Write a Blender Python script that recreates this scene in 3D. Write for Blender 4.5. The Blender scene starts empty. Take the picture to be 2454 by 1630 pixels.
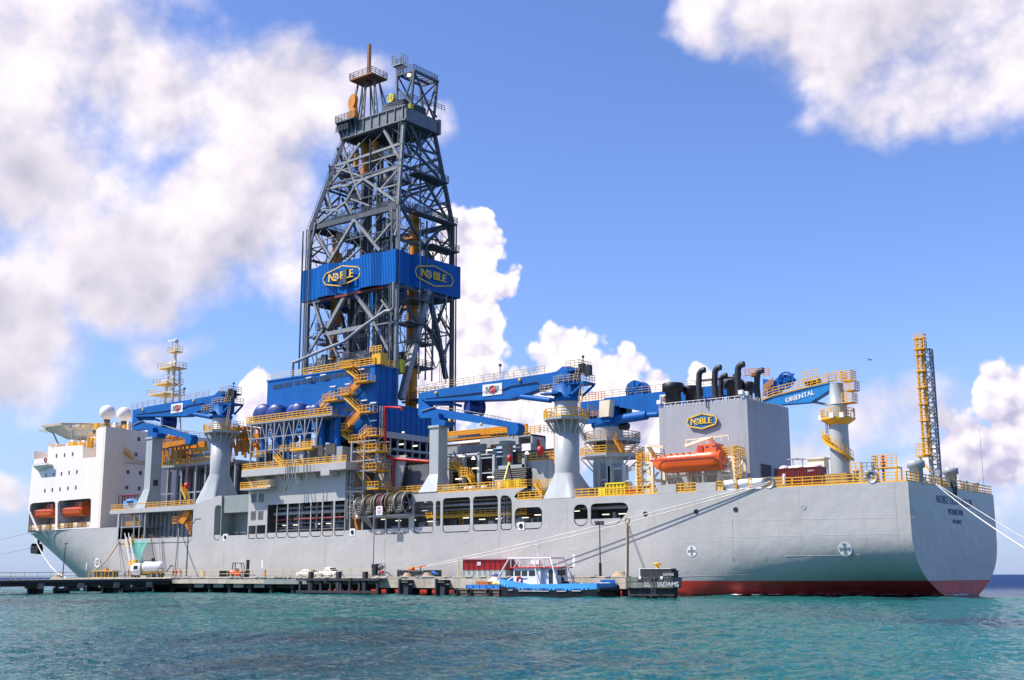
import bpy, math, random
import numpy as np
from mathutils import Vector, Matrix
R = math.radians
random.seed(7)
SC = bpy.context.scene
COL = SC.collection

# ------------------------------------------------------------------ camera
# world frame: x runs along the ship (bow at -229, transom at 0), y away from the
# photographer (port side at 0, starboard side at 36), z up from the water, metres
PW, PH = 2454.0, 1630.0
FOC, PITCH, ROLL, HEAD = 2867.0, R(11.15), R(0.17), R(52.13)
CAM = Vector((54.43, -152.53, 2.876))
FWD = Vector((-math.cos(HEAD)*math.cos(PITCH), math.sin(HEAD)*math.cos(PITCH), math.sin(PITCH)))
_r0 = Vector((math.sin(HEAD), math.cos(HEAD), 0))
_u0 = _r0.cross(FWD)
RGT = _r0*math.cos(ROLL) - _u0*math.sin(ROLL)
UPV = _u0*math.cos(ROLL) + _r0*math.sin(ROLL)
cd = bpy.data.cameras.new('camera')
cam = bpy.data.objects.new('camera', cd)
COL.objects.link(cam)
m = Matrix((RGT, UPV, -FWD)).transposed().to_4x4()
m.translation = CAM
cam.matrix_world = m
cd.sensor_width = 36.0
cd.lens = 36.0*FOC/PW
cd.clip_start, cd.clip_end = 0.5, 60000
SC.camera = cam

# ------------------------------------------------------------------ light
SUN_AZ, SUN_EL = R(45), R(51)      # azimuth measured from -y towards -x (towards the bow)
SUNV = Vector((-math.sin(SUN_AZ)*math.cos(SUN_EL), -math.cos(SUN_AZ)*math.cos(SUN_EL), math.sin(SUN_EL)))
sl = bpy.data.lights.new('sun', 'SUN')
sl.energy, sl.angle, sl.color = 4.6, R(0.5), (1.0, 0.935, 0.865)
so = bpy.data.objects.new('sun', sl)
so.rotation_euler = SUNV.to_track_quat('Z', 'Y').to_euler()
so.location = (0, -60, 160)
COL.objects.link(so)
SC.view_settings.view_transform = 'Standard'
SC.view_settings.look = 'None'
SC.view_settings.gamma = 1.0
SC.view_settings.use_curve_mapping = False
SC.view_settings.exposure = 0.55

def ray(px, py):
    return FWD*FOC + RGT*(px-PW/2) - UPV*(py-PH/2)

# ------------------------------------------------------------------ sky with cumulus
world = bpy.data.worlds.new('World')
SC.world = world
world.use_nodes = True
NT = world.node_tree
NT.nodes.clear()
def nd(t, **k):
    n = NT.nodes.new(t)
    for a, v in k.items(): setattr(n, a, v)
    return n
def lk(a, b): NT.links.new(a, b)
def setin(s, v):
    if isinstance(v, bpy.types.NodeSocket): lk(v, s)
    else: s.default_value = v
def mth(op, a, b=None, c=None, clamp=False):
    n = nd('ShaderNodeMath', operation=op, use_clamp=clamp)
    setin(n.inputs[0], a)
    if b is not None: setin(n.inputs[1], b)
    if c is not None: setin(n.inputs[2], c)
    return n.outputs[0]
def vmth(op, a, b=None):
    n = nd('ShaderNodeVectorMath', operation=op)
    setin(n.inputs[0], a)
    if b is not None: setin(n.inputs[1], b)
    return n.outputs['Value'] if op in ('DOT_PRODUCT', 'LENGTH') else n.outputs[0]
def fbm(vec, scale, detail=6.0, rough=0.55):
    n = nd('ShaderNodeTexNoise')
    lk(vec, n.inputs['Vector'])
    n.inputs['Scale'].default_value = scale
    n.inputs['Detail'].default_value = detail
    n.inputs['Roughness'].default_value = rough
    return n.outputs[0]
def mixc(f, a, b, mode='MIX'):
    n = nd('ShaderNodeMix', data_type='RGBA', blend_type=mode)
    setin(n.inputs[0], f); setin(n.inputs[6], a); setin(n.inputs[7], b)
    return n.outputs[2]
def ramp01(x, lo, hi):
    n = nd('ShaderNodeMapRange', interpolation_type='SMOOTHSTEP')
    setin(n.inputs[0], x); n.inputs[1].default_value = lo; n.inputs[2].default_value = hi
    return n.outputs[0]
sky = nd('ShaderNodeTexSky', sky_type='NISHITA')
sky.sun_disc = False
sky.sun_elevation = SUN_EL
sky.sun_rotation = math.atan2(SUNV.x, SUNV.y)
sky.altitude = 0; sky.air_density = 1.0; sky.dust_density = 0.6; sky.ozone_density = 2.2
tc = nd('ShaderNodeTexCoord')
D = vmth('NORMALIZE', tc.outputs['Generated'])
sp = nd('ShaderNodeSeparateXYZ'); lk(D, sp.inputs[0])
dx, dy, dz = sp.outputs
# azimuth (degrees clockwise from the bow direction) and elevation (degrees)
az = mth('MULTIPLY', mth('ARCTAN2', dy, mth('MULTIPLY', dx, -1.0)), 180/math.pi)
el = mth('MULTIPLY', mth('ARCSINE', dz), 180/math.pi)
def azel(px, py):
    d = ray(px, py).normalized()
    return math.degrees(math.atan2(d.y, -d.x)), math.degrees(math.asin(d.z))
DPP = math.degrees(1/FOC)
# each cloud: centre and half-size as seen from the quay, then strength
SOFT = [(-40,120,470,330,1.0),(330,200,300,240,1.0),(640,260,280,170,1.0),(820,190,130,90,.8),
 (60,430,330,260,1.0),(560,520,220,200,1.0),(330,620,330,150,.95),(640,650,180,110,.6),(20,800,200,170,.9),(690,450,90,110,.8),
 (2160,-40,450,220,1.05),(2330,170,300,170,1.0),(1690,60,100,120,.85),(2090,230,140,110,.6),(1050,300,50,45,.35),
 (2080,1040,250,100,.72),(1900,1090,200,80,.7),(2330,1190,170,80,.6),(10,1190,90,70,.75),(420,830,130,50,.42),(-300,700,300,500,1.0),(2850,700,230,450,.8)]
CUMULUS = [(1110,590,95,120,1.0),(1120,720,110,150,1.0),(1090,880,140,170,1.1),(1215,670,38,60,.7),(1360,850,105,115,1.05),(1470,900,90,85,1.0),(1560,925,55,55,.9),
 (1250,960,110,100,1.0),(1400,1050,330,110,1.0),(1680,905,36,40,.85),(2440,960,95,120,1.05),(2360,1100,150,110,.95),(610,960,55,70,.9)]
def blobs(lst, w):
    ws = nd('ShaderNodeSeparateXYZ'); lk(w, ws.inputs[0]); d_ = None
    azw = mth('ADD', az, ws.outputs[0]); elw = mth('ADD', el, ws.outputs[1])
    for (cx, cy, rx, ry, s) in lst:
        a0, e0 = azel(cx, cy)
        a = mth('MULTIPLY', mth('SUBTRACT', azw, a0), 1/(rx*DPP)); e = mth('MULTIPLY', mth('SUBTRACT', elw, e0), 1/(ry*DPP))
        g = mth('MULTIPLY', mth('SUBTRACT', 1.0, mth('ADD', mth('MULTIPLY', a, a), mth('MULTIPLY', e, e))), s)
        d_ = g if d_ is None else mth('SMOOTH_MAX', d_, g, 0.35)
    return d_
def warped(scale, amount):
    n = nd('ShaderNodeTexNoise'); lk(D, n.inputs['Vector']); n.inputs['Scale'].default_value = scale; n.inputs['Detail'].default_value = 3.0
    v = nd('ShaderNodeVectorMath', operation='SCALE'); lk(vmth('SUBTRACT', n.outputs[1], (0.5, 0.5, 0.5)), v.inputs[0]); v.inputs['Scale'].default_value = amount
    return v.outputs[0]
L = Vector((SUNV.x, SUNV.y, SUNV.z))
D2 = vmth('ADD', D, tuple(L*0.035)); D3 = vmth('ADD', D, tuple(L*0.010))
# heaped cumulus, crisp cauliflower edge built from rounded cells of three sizes
def heap(v, cells=((24.0, 0.85), (58.0, 0.50), (140.0, 0.25))):
    tot = None
    for sc, am in cells:
        n = nd('ShaderNodeTexVoronoi', feature='F1'); lk(v, n.inputs['Vector']); n.inputs['Scale'].default_value = sc
        t_ = mth('MULTIPLY', mth('SUBTRACT', 0.45, n.outputs['Distance']), am); tot = t_ if tot is None else mth('ADD', tot, t_)
    return tot
wv = vmth('ADD', D, warped(40.0, 0.012)); h1 = heap(wv); h2 = heap(vmth('ADD', wv, tuple(L*0.011)), ((24.0, 0.85), (58.0, 0.50)))
# thin spread clouds, soft at the rim
dens = blobs(SOFT, warped(9.0, 7.0))
back = mth('MULTIPLY', ramp01(fbm(D, 2.4, 4.0), 0.5, 0.75), ramp01(vmth('DOT_PRODUCT', D, tuple(FWD)), 0.55, 0.2))
dens = mth('MAXIMUM', dens, mth('SUBTRACT', mth('MULTIPLY', back, 2.6), 1.7))
n1 = fbm(D, 9.0, 10.0, 0.54); n2 = fbm(D2, 9.0, 5.0, 0.5)
dd = mth('ADD', mth('ADD', dens, mth('MULTIPLY', h1, 0.42)), mth('MULTIPLY', mth('SUBTRACT', n1, 0.51), 2.9))
cover = ramp01(dd, -0.32, 0.85)
low = fbm(D, 3.6, 4.0, 0.5)
core = ramp01(dd, 0.45, 1.5)
lit = mth('ADD', mth('ADD', mth('MULTIPLY', mth('SUBTRACT', n1, n2), 2.3), mth('MULTIPLY', mth('SUBTRACT', h1, h2), 0.30)), 0.70, clamp=True)
lit = mth('SUBTRACT', lit, mth('MULTIPLY', core, mth('MULTIPLY', ramp01(low, 0.40, 0.62), 0.72)), clamp=True)
cloud = mixc(lit, (2.5, 2.55, 3.4, 1), (6.3, 5.75, 6.05, 1))
densB = blobs(CUMULUS, warped(12.0, 2.4))
ddB = mth('ADD', densB, mth('ADD', mth('MULTIPLY', h1, 1.25), mth('MULTIPLY', mth('SUBTRACT', fbm(D, 60.0, 6.0, 0.6), 0.5), 0.35)))
edge = mth('SUBTRACT', mth('MULTIPLY', ramp01(fbm(D, 7.0, 2.0), 0.5, 0.7), 0.5), 0.05)
coverB = mth('MULTIPLY', ramp01(mth('SUBTRACT', ddB, mth('MULTIPLY', edge, 0.3)), -0.02, 0.30), ramp01(el, -1.0, 3.5))
litB = mth('ADD', mth('MULTIPLY', mth('SUBTRACT', h1, h2), 1.5), 0.80)
litB = mth('SUBTRACT', litB, mth('MULTIPLY', ramp01(el, 10.5, 3.0), 0.42), clamp=True)
cloudB = mixc(litB, (3.2, 3.1, 4.3, 1), (7.0, 6.5, 6.7, 1))
blue = mixc(1.0, sky.outputs[0], (0.74, 0.83, 1.17, 1), 'MULTIPLY')
horizon_pale = ramp01(el, 12.0, -2.0)
blue = mixc(mth('MULTIPLY', horizon_pale, 0.75), blue, (2.5, 3.2, 4.9, 1))
skycol = mixc(cover, mixc(coverB, blue, cloudB), cloud)
bg = nd('ShaderNodeBackground')
lk(skycol, bg.inputs[0])
bg.inputs[1].default_value = 0.122
wo = nd('ShaderNodeOutputWorld')
lk(bg.outputs[0], wo.inputs[0])

# ------------------------------------------------------------------ measuring helpers
CR = dict(O=(0,0,1.0),A=(0,780,.42091),B=(560,820,.38263),C=(700,90,.29979),D=(700,480,.30612),E=(1000,820,.31891),F=(1380,820,.30496),
 G=(1900,800,.42097),H=(1060,1200,.25413),I=(800,1100,.21177),J=(380,1020,.17857),K=(1040,1000,.12755),L=(1380,900,.1913),M=(200,1260,.11859),
 N=(60,980,.12758),Q=(1490,1340,.06378),S=(0,1340,.13554),S2=(300,1340,.13554),S3=(600,1340,.13554),S4=(900,1340,.13554),T=(1080,1300,.11012),U=(1300,1300,.11012),
 W=(2220,1160,.07654))
def img(c, x, y):
    o = CR[c]
    return o[0]+x*o[2], o[1]+y*o[2]
def VY(c, x, y, Y):          # point on the plane y = Y
    d = ray(*img(c, x, y)); return CAM + d*((Y-CAM.y)/d.y)
def VX(c, x, y, X):
    d = ray(*img(c, x, y)); return CAM + d*((X-CAM.x)/d.x)
def VZ(c, x, y, Z):
    d = ray(*img(c, x, y)); return CAM + d*((Z-CAM.z)/d.z)
def VP(c, x, y, p0, n):      # point on the plane through p0 with normal n
    d = ray(*img(c, x, y)); return CAM + d*((Vector(p0)-CAM).dot(n)/d.dot(n))

# ------------------------------------------------------------------ materials
MATS = {}
def mat(name, col, rough=0.5, metal=0.0, var=0.12, scale=0.6, streak=0.0, rust=0.0, bump=0.0, bscale=0.6, corr=None, seams=False, runs=0, weed=False, spec=.5):
    if name in MATS: return MATS[name]
    mt = bpy.data.materials.new(name); mt.use_nodes = True
    t = mt.node_tree; b = t.nodes['Principled BSDF']
    N = t.nodes.new; Lk = t.links.new
    b.inputs['Roughness'].default_value = rough
    b.inputs['Metallic'].default_value = metal
    b.inputs['Specular IOR Level'].default_value = spec
    g = N('ShaderNodeNewGeometry')
    ns = N('ShaderNodeTexNoise'); ns.inputs['Scale'].default_value = scale; ns.inputs['Detail'].default_value = 5
    Lk(g.outputs['Position'], ns.inputs['Vector'])
    mr = N('ShaderNodeMapRange'); mr.inputs[1].default_value = 0.3; mr.inputs[2].default_value = 0.7
    mr.inputs[3].default_value = 1-var; mr.inputs[4].default_value = 1+var*0.6
    Lk(ns.outputs[0], mr.inputs[0])
    val = mr.outputs[0]
    def mul(a, b_):
        n = N('ShaderNodeMath'); n.operation = 'MULTIPLY'; Lk(a, n.inputs[0])
        if isinstance(b_, float): n.inputs[1].default_value = b_
        else: Lk(b_, n.inputs[1])
        return n.outputs[0]
    if streak:
        mp = N('ShaderNodeMapping'); mp.inputs['Scale'].default_value = (1.3, 1.3, 0.10)
        Lk(g.outputs['Position'], mp.inputs[0])
        n2 = N('ShaderNodeTexNoise'); n2.inputs['Scale'].default_value = 1.0; n2.inputs['Detail'].default_value = 4
        Lk(mp.outputs[0], n2.inputs['Vector'])
        m2 = N('ShaderNodeMapRange'); m2.inputs[1].default_value = 0.48; m2.inputs[2].default_value = 0.75
        m2.inputs[3].default_value = 1.0; m2.inputs[4].default_value = 1-streak
        Lk(n2.outputs[0], m2.inputs[0]); val = mul(val, m2.outputs[0])
    if seams:
        sx = N('ShaderNodeSeparateXYZ'); Lk(g.outputs['Position'], sx.inputs[0])
        def line(out, period, wid, off):
            a = N('ShaderNodeMath'); a.operation = 'ADD'; Lk(out, a.inputs[0]); a.inputs[1].default_value = off
            f = N('ShaderNodeMath'); f.operation = 'FLOORED_MODULO'; Lk(a.outputs[0], f.inputs[0]); f.inputs[1].default_value = period
            l = N('ShaderNodeMath'); l.operation = 'LESS_THAN'; Lk(f.outputs[0], l.inputs[0]); l.inputs[1].default_value = wid
            r = N('ShaderNodeMapRange'); Lk(l.outputs[0], r.inputs[0]); r.inputs[3].default_value = 1.0; r.inputs[4].default_value = 0.93
            return r.outputs[0]
        val = mul(val, line(sx.outputs[2], 2.6, 0.06, 0.4)); val = mul(val, line(sx.outputs[0], 11.5, 0.07, 300.0))
    mx = N('ShaderNodeMix'); mx.data_type = 'RGBA'; mx.blend_type = 'MULTIPLY'; mx.inputs[0].default_value = 1
    mx.inputs[6].default_value = (*col, 1); Lk(val, mx.inputs[7])
    out = mx.outputs[2]
    if rust:
        n3 = N('ShaderNodeTexNoise'); n3.inputs['Scale'].default_value = 1.7; n3.inputs['Detail'].default_value = 8; n3.inputs['Roughness'].default_value = .65
        mp3 = N('ShaderNodeMapping'); mp3.inputs['Scale'].default_value = (1, 1, .45); Lk(g.outputs['Position'], mp3.inputs[0]); Lk(mp3.outputs[0], n3.inputs['Vector'])
        m3 = N('ShaderNodeMapRange'); m3.inputs[1].default_value = 0.66-rust*0.2; m3.inputs[2].default_value = 0.74-rust*0.2; Lk(n3.outputs[0], m3.inputs[0])
        mr3 = N('ShaderNodeMix'); mr3.data_type = 'RGBA'; Lk(m3.outputs[0], mr3.inputs[0]); Lk(out, mr3.inputs[6]); mr3.inputs[7].default_value = (.13, .055, .025, 1)
        out = mr3.outputs[2]
    def over(col2, fac):
        n = N('ShaderNodeMix'); n.data_type = 'RGBA'; Lk(fac, n.inputs[0]); Lk(out, n.inputs[6]); n.inputs[7].default_value = (*col2, 1); return n.outputs[2]
    def noise_band(sc, lo, hi, amt, detail=5):
        mp_ = N('ShaderNodeMapping'); mp_.inputs['Scale'].default_value = sc; Lk(g.outputs['Position'], mp_.inputs[0])
        n = N('ShaderNodeTexNoise'); n.inputs['Scale'].default_value = 1; n.inputs['Detail'].default_value = detail; Lk(mp_.outputs[0], n.inputs['Vector'])
        r = N('ShaderNodeMapRange'); r.inputs[1].default_value = lo; r.inputs[2].default_value = hi; r.inputs[4].default_value = amt; Lk(n.outputs[0], r.inputs[0]); return r.outputs[0]
    if runs:       # rust and dirt runs, fender scuffs
        out = over((.20, .13, .09), noise_band((1.5, 1.5, .055), .63, .74, runs)); out = over((.17, .17, .18), noise_band((.16, .16, 1.9), .66, .74, runs*.5))
    if weed:       # weed and slime at the waterline, ragged upper edge
        sz_ = N('ShaderNodeSeparateXYZ'); Lk(g.outputs['Position'], sz_.inputs[0]); a_ = N('ShaderNodeMath'); a_.operation = 'MULTIPLY_ADD'; Lk(noise_band((.8, .8, .5), 0, 1, 1.6), a_.inputs[0]); a_.inputs[1].default_value = 1.0; a_.inputs[2].default_value = -.35
        d_ = N('ShaderNodeMath'); d_.operation = 'SUBTRACT'; Lk(a_.outputs[0], d_.inputs[0]); Lk(sz_.outputs[2], d_.inputs[1]); r_ = N('ShaderNodeMapRange'); r_.inputs[1].default_value = -.05; r_.inputs[2].default_value = .25; r_.inputs[4].default_value = .75; Lk(d_.outputs[0], r_.inputs[0]); out = over((.05, .025, .018), r_.outputs[0])
    Lk(out, b.inputs['Base Color'])
    hgt = None
    if bump:
        n4 = N('ShaderNodeTexNoise'); n4.inputs['Scale'].default_value = bscale; n4.inputs['Detail'].default_value = 3
        Lk(g.outputs['Position'], n4.inputs['Vector']); hgt = n4.outputs[0]
    if corr:
        axis, per = corr
        sx = N('ShaderNodeSeparateXYZ'); Lk(g.outputs['Position'], sx.inputs[0])
        if axis == 'xy':
            ad = N('ShaderNodeMath'); ad.operation = 'ADD'; Lk(sx.outputs[0], ad.inputs[0]); Lk(sx.outputs[1], ad.inputs[1]); src = ad.outputs[0]
        else: src = sx.outputs['xyz'.index(axis)]
        k = mul(src, 2*math.pi/per)
        s = N('ShaderNodeMath'); s.operation = 'SINE'; Lk(k, s.inputs[0]); hgt = s.outputs[0]; bump = per*0.28
    if hgt is not None:
        bp = N('ShaderNodeBump'); bp.inputs['Distance'].default_value = bump; bp.inputs['Strength'].default_value = 1.0
        Lk(hgt, bp.inputs['Height']); Lk(bp.outputs[0], b.inputs['Normal'])
    MATS[name] = mt
    return mt
def emat(name, col, s):
    mt = bpy.data.materials.new(name); mt.use_nodes = True; b = mt.node_tree.nodes['Principled BSDF']
    b.inputs['Base Color'].default_value = (*col, 1); b.inputs['Emission Color'].default_value = (*col, 1); b.inputs['Emission Strength'].default_value = s
    MATS[name] = mt; return mt
GREY = mat('grey_hull_paint', (.435, .425, .395), .36, var=.09, scale=.14, streak=.035, bump=.09, bscale=.5, seams=True, runs=.42)
GREY2 = mat('grey_deck_paint', (.36, .38, .39), .45, var=.10, scale=.5, streak=.10)
GREENGREY = mat('green_grey_paint', (.25, .29, .265), .5, streak=.1)
RED = mat('red_antifouling', (.66, .052, .036), .5, var=.25, scale=.4, streak=.22, weed=True)
WHITE = mat('white_ship_paint', (.86, .775, .69), .35, var=.04, scale=.15, streak=.05)
WHITE2 = mat('white_enamel', (.78, .77, .76), .35, var=.05)
YEL = mat('yellow_safety_paint', (.78, .40, .015), .5, var=.12)
YELG = mat('lemon_paint', (.80, .66, .03), .5, var=.12)
ORY = mat('amber_paint', (.60, .22, .006), .5, var=.2, rust=.15)
BLUE = mat('blue_machine_paint', (.006, .115, .38), .5, spec=.22, var=.14, scale=.3, streak=.12)
BLUEW = mat('blue_corrugated_cladding', (.006, .155, .54), .55, spec=.2, var=.07, scale=.2, corr=('xy', .42))
BLUEC = mat('blue_ribbed_cladding', (.006, .125, .43), .55, spec=.2, var=.08, scale=.3, corr=('xy', 1.1))
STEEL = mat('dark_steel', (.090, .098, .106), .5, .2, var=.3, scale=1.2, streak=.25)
STEELL = mat('galvanised_steel', (.30, .31, .32), .5, .2, var=.25, scale=1.4)
BLACK = mat('black_paint', (.012, .012, .014), .5, var=.3)
SOOT = mat('sooty_black_steel', (.02, .021, .024), .55, var=.6, scale=1.6, streak=.3)
RUBBER = mat('black_rubber', (.02, .02, .021), .75, var=.3)
ORANGE = mat('orange_fibreglass', (.80, .115, .012), .32, var=.06, scale=.8)
REDP = mat('red_paint', (.50, .02, .015), .4, var=.12)
MAROON = mat('maroon_container_paint', (.18, .022, .018), .5, var=.2, corr=('x', .36))
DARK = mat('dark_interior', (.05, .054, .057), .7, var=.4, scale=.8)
GLASS = mat('dark_glass', (.03, .035, .04), .12, var=.1)
CONC = mat('concrete', (.50, .435, .335), .85, var=.22, scale=.5, streak=.25, bump=.02, bscale=3)
CONCD = mat('wet_concrete', (.11, .105, .085), .8, var=.4, scale=.9, streak=.5, bump=.03, bscale=2)
ASPH = mat('dark_quay_edge', (.06, .062, .066), .8, var=.3, streak=.2)
RAILQ = mat('faded_yellow_rail', (.62, .50, .22), .6, var=.2)
ROPEM = mat('white_mooring_rope', (.66, .63, .56), .8, var=.2)
ROPEB = mat('beige_rope', (.50, .38, .24), .85, var=.2)
LAMP = emat('lit_lamp', (1.0, .90, .68), 1.0)
TIMBER = mat('weathered_timber', (.035, .036, .04), .85, var=.4, streak=.4)

# ------------------------------------------------------------------ mesh builder
def frame(d):
    d = d.normalized()
    a = Vector((0, 0, 1)) if abs(d.z) < 0.95 else Vector((1, 0, 0))
    s = d.cross(a).normalized()
    return s, s.cross(d).normalized()
class MB:
    def __init__(self): self.v = []; self.f = []; self.mi = []; self.sm = []; self.m = 0
    def add(self, vs, fs, smooth=False):
        o = len(self.v); self.v += [tuple(p) for p in vs]
        for f in fs: self.f.append(tuple(i+o for i in f)); self.mi.append(self.m); self.sm.append(smooth)
        return self
    def box(self, x0, x1, y0, y1, z0, z1):
        vs = [(x, y, z) for z in (z0, z1) for x, y in ((x0, y0), (x1, y0), (x1, y1), (x0, y1))]
        return self.add(vs, [(3,2,1,0),(4,5,6,7),(0,1,5,4),(1,2,6,5),(2,3,7,6),(3,0,4,7)])
    def bar(self, p, q, w, h=None):
        p = Vector(p); q = Vector(q); h = w if h is None else h
        s, u = frame(q-p); s = s*w/2; u = u*h/2
        vs = [p-s-u, p+s-u, p+s+u, p-s+u, q-s-u, q+s-u, q+s+u, q-s+u]
        return self.add(vs, [(0,1,2,3),(7,6,5,4),(0,4,5,1),(1,5,6,2),(2,6,7,3),(3,7,4,0)])
    def tube(self, p, q, r, r2=None, n=8, cap=True):
        p = Vector(p); q = Vector(q); r2 = r if r2 is None else r2
        s, u = frame(q-p); vs = []
        for i in range(n):
            a = 2*math.pi*i/n; e = s*math.cos(a)+u*math.sin(a); vs += [p+e*r, q+e*r2]
        self.add(vs, [(2*i, 2*i+1, (2*i+3) % (2*n), (2*i+2) % (2*n)) for i in range(n)], n > 5)
        if cap:
            self.add(vs[0::2], [tuple(range(n))]); self.add(vs[1::2], [tuple(range(n-1, -1, -1))])
        return self
    def path(self, pts, r, n=6, closed=False):
        pts = [Vector(p) for p in pts]; k = len(pts); vs = []
        up = None
        for i, p in enumerate(pts):
            a = pts[(i-1) % k] if (i > 0 or closed) else p; b = pts[(i+1) % k] if (i < k-1 or closed) else p
            d = (b-a).normalized()
            if up is None: s, u = frame(d)
            else:
                s = d.cross(up)
                if s.length < 1e-4: s, u = frame(d)
                else: s.normalize(); u = s.cross(d)
            up = u
            for j in range(n):
                t = 2*math.pi*j/n; vs.append(p + (s*math.cos(t)+u*math.sin(t))*r)
        fs = []
        for i in range(k if closed else k-1):
            for j in range(n):
                a = i*n+j; b = i*n+(j+1) % n; c = ((i+1) % k)*n+(j+1) % n; e = ((i+1) % k)*n+j
                fs.append((a, e, c, b))
        self.add(vs, fs, n > 5)
        if not closed: self.add(vs[:n], [tuple(range(n))]); self.add(vs[-n:], [tuple(range(n-1, -1, -1))])
        return self
    def prism(self, pts, vec):
        pts = [Vector(p) for p in pts]; vec = Vector(vec); n = len(pts)
        nrm = Vector((0, 0, 0))
        for i in range(n): nrm += pts[i].cross(pts[(i+1) % n])
        if nrm.dot(vec) > 0: pts = pts[::-1]
        vs = pts+[p+vec for p in pts]
        return self.add(vs, [tuple(range(n)), tuple(range(2*n-1, n-1, -1))]+[(i, i+n, (i+1) % n+n, (i+1) % n) for i in range(n)])
    def lathe(self, c, prof, n=24, axis=None, smooth=True, a0=0):
        c = Vector(c); ax = Vector(axis or (0, 0, 1)).normalized()
        if axis is None: s, u = Vector((1, 0, 0)), Vector((0, 1, 0))
        else: s, u = frame(ax)
        vs = []; k = len(prof)
        for i in range(n):
            a = 2*math.pi*i/n + a0; e = s*math.cos(a)+u*math.sin(a)
            for r, z in prof: vs.append(c+e*r+ax*z)
        fs = []
        for i in range(n):
            for j in range(k-1):
                a = i*k+j; b = ((i+1) % n)*k+j; fs.append((a, b, b+1, a+1))
        return self.add(vs, fs, smooth)
    def sphere(self, c, r, n=20, sz=1.0):
        return self.lathe(c, [(r*math.sin(math.pi*i/12)+1e-4, -r*sz*math.cos(math.pi*i/12)) for i in range(13)], n)
    def rail(self, pts, h=1.1, step=1.6, r=.055, bars=2, posts=True, toe=False):
        pts = [Vector(p) for p in pts]
        for i in range(len(pts)-1):
            a, b = pts[i], pts[i+1]; L_ = (b-a).length; n = max(1, round(L_/step))
            for k in range(bars):
                z = h*(k+1)/bars; self.bar(a+Vector((0, 0, z)), b+Vector((0, 0, z)), r*1.25)
            if toe: self.bar(a+Vector((0, 0, .1)), b+Vector((0, 0, .1)), .04, .2)
            for k in range(n+1):
                if k == 0 and i > 0: continue
                p = a.lerp(b, k/n); self.bar(p, p+Vector((0, 0, h+.02)), r)
        return self
    def ladder(self, p, q, w=.5, side=(1, 0, 0), step=.45, r=.05):
        p = Vector(p); q = Vector(q); s = Vector(side).normalized()*w/2
        self.bar(p-s, q-s, r*1.3); self.bar(p+s, q+s, r*1.3); n = int((q-p).length/step)
        for i in range(1, n): c = p.lerp(q, i/n); self.bar(c-s, c+s, r)
        return self
    def flight(self, p, q, w, wide, rail=True, rh=1.0):      # stair flight p (bottom) to q (top), wide = width direction
        p = Vector(p); q = Vector(q); s = Vector(wide).normalized()*w/2
        for e in (-1, 1): self.bar(p+s*e, q+s*e, .09, .34)
        n = max(3, int(abs(q.z-p.z)/.24))
        for i in range(n):
            c = p.lerp(q, (i+.5)/n); d = (q-p); d.z = 0; d = d.normalized()*.14 if d.length > .01 else Vector((.14, 0, 0))
            self.add([c-s-d, c+s-d, c+s+d, c-s+d], [(0, 1, 2, 3)])
        if rail:
            for e in (-1, 1):
                for hh in (rh*.5, rh): self.bar(p+s*e+Vector((0, 0, hh)), q+s*e+Vector((0, 0, hh)), .06)
                for k in range(4): c = p.lerp(q, k/3)+s*e; self.bar(c, c+Vector((0, 0, rh)), .055)
        return self
    def build(self, name, mt, parent=None, label=None):
        me = bpy.data.meshes.new(name)
        me.from_pydata(self.v, [], self.f)
        for x in (mt if isinstance(mt, (list, tuple)) else [mt]): me.materials.append(x)
        me.polygons.foreach_set('material_index', self.mi)
        me.polygons.foreach_set('use_smooth', self.sm)
        me.update()
        return link(name, me, parent, label)
def link(name, me, parent=None, label=None):
    o = bpy.data.objects.new(name, me); COL.objects.link(o)
    if parent is not None:
        o.parent = parent
        w = parent
        off = Vector((0, 0, 0))
        while w is not None: off += w.location; w = w.parent
        o.location = -off
    if label: o['label'] = label
    return o
def thing(name, label, cat, loc=(0, 0, 0), group=None):
    o = bpy.data.objects.new(name, None); COL.objects.link(o); o.location = loc; o.empty_display_size = .5
    return tag(o, label, cat, group)
def tag(o, label, cat, group=None):
    o['label'] = label; o['category'] = cat
    if group: o['group'] = group
    return o
def struct(o, kind='structure'): o['kind'] = kind; return o
def dup(root, delta=(0, 0, 0), rz=0.0, label=None):
    r = root.copy(); COL.objects.link(r); r.location = root.location+Vector(delta)
    if rz: r.rotation_euler.z = root.rotation_euler.z + rz
    if label: r['label'] = label
    def rec(a, b):
        for ch in a.children:
            c = ch.copy(); COL.objects.link(c); c.parent = b; rec(ch, c)
    rec(root, r)
    return r
def plate(outer, holes, thick, fn):
    """flat sheet with holes cut out; outlines are (u, v) lists; fn maps (u, v, w) to a point"""
    cu = bpy.data.curves.new('outline', 'CURVE'); cu.dimensions = '2D'; cu.fill_mode = 'BOTH'; cu.extrude = thick/2
    for pts in [outer]+holes:
        s = cu.splines.new('POLY'); s.points.add(len(pts)-1); s.use_cyclic_u = True
        for p, q in zip(s.points, pts): p.co = (q[0], q[1], 0, 1)
    o = bpy.data.objects.new('outline', cu); COL.objects.link(o)
    dg = bpy.context.evaluated_depsgraph_get()
    me = bpy.data.meshes.new_from_object(o.evaluated_get(dg))
    bpy.data.objects.remove(o); bpy.data.curves.remove(cu)
    mb = MB(); mb.add([fn(v.co.x, v.co.y, v.co.z) for v in me.vertices], [tuple(p.vertices) for p in me.polygons])
    bpy.data.meshes.remove(me)
    return mb
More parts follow.
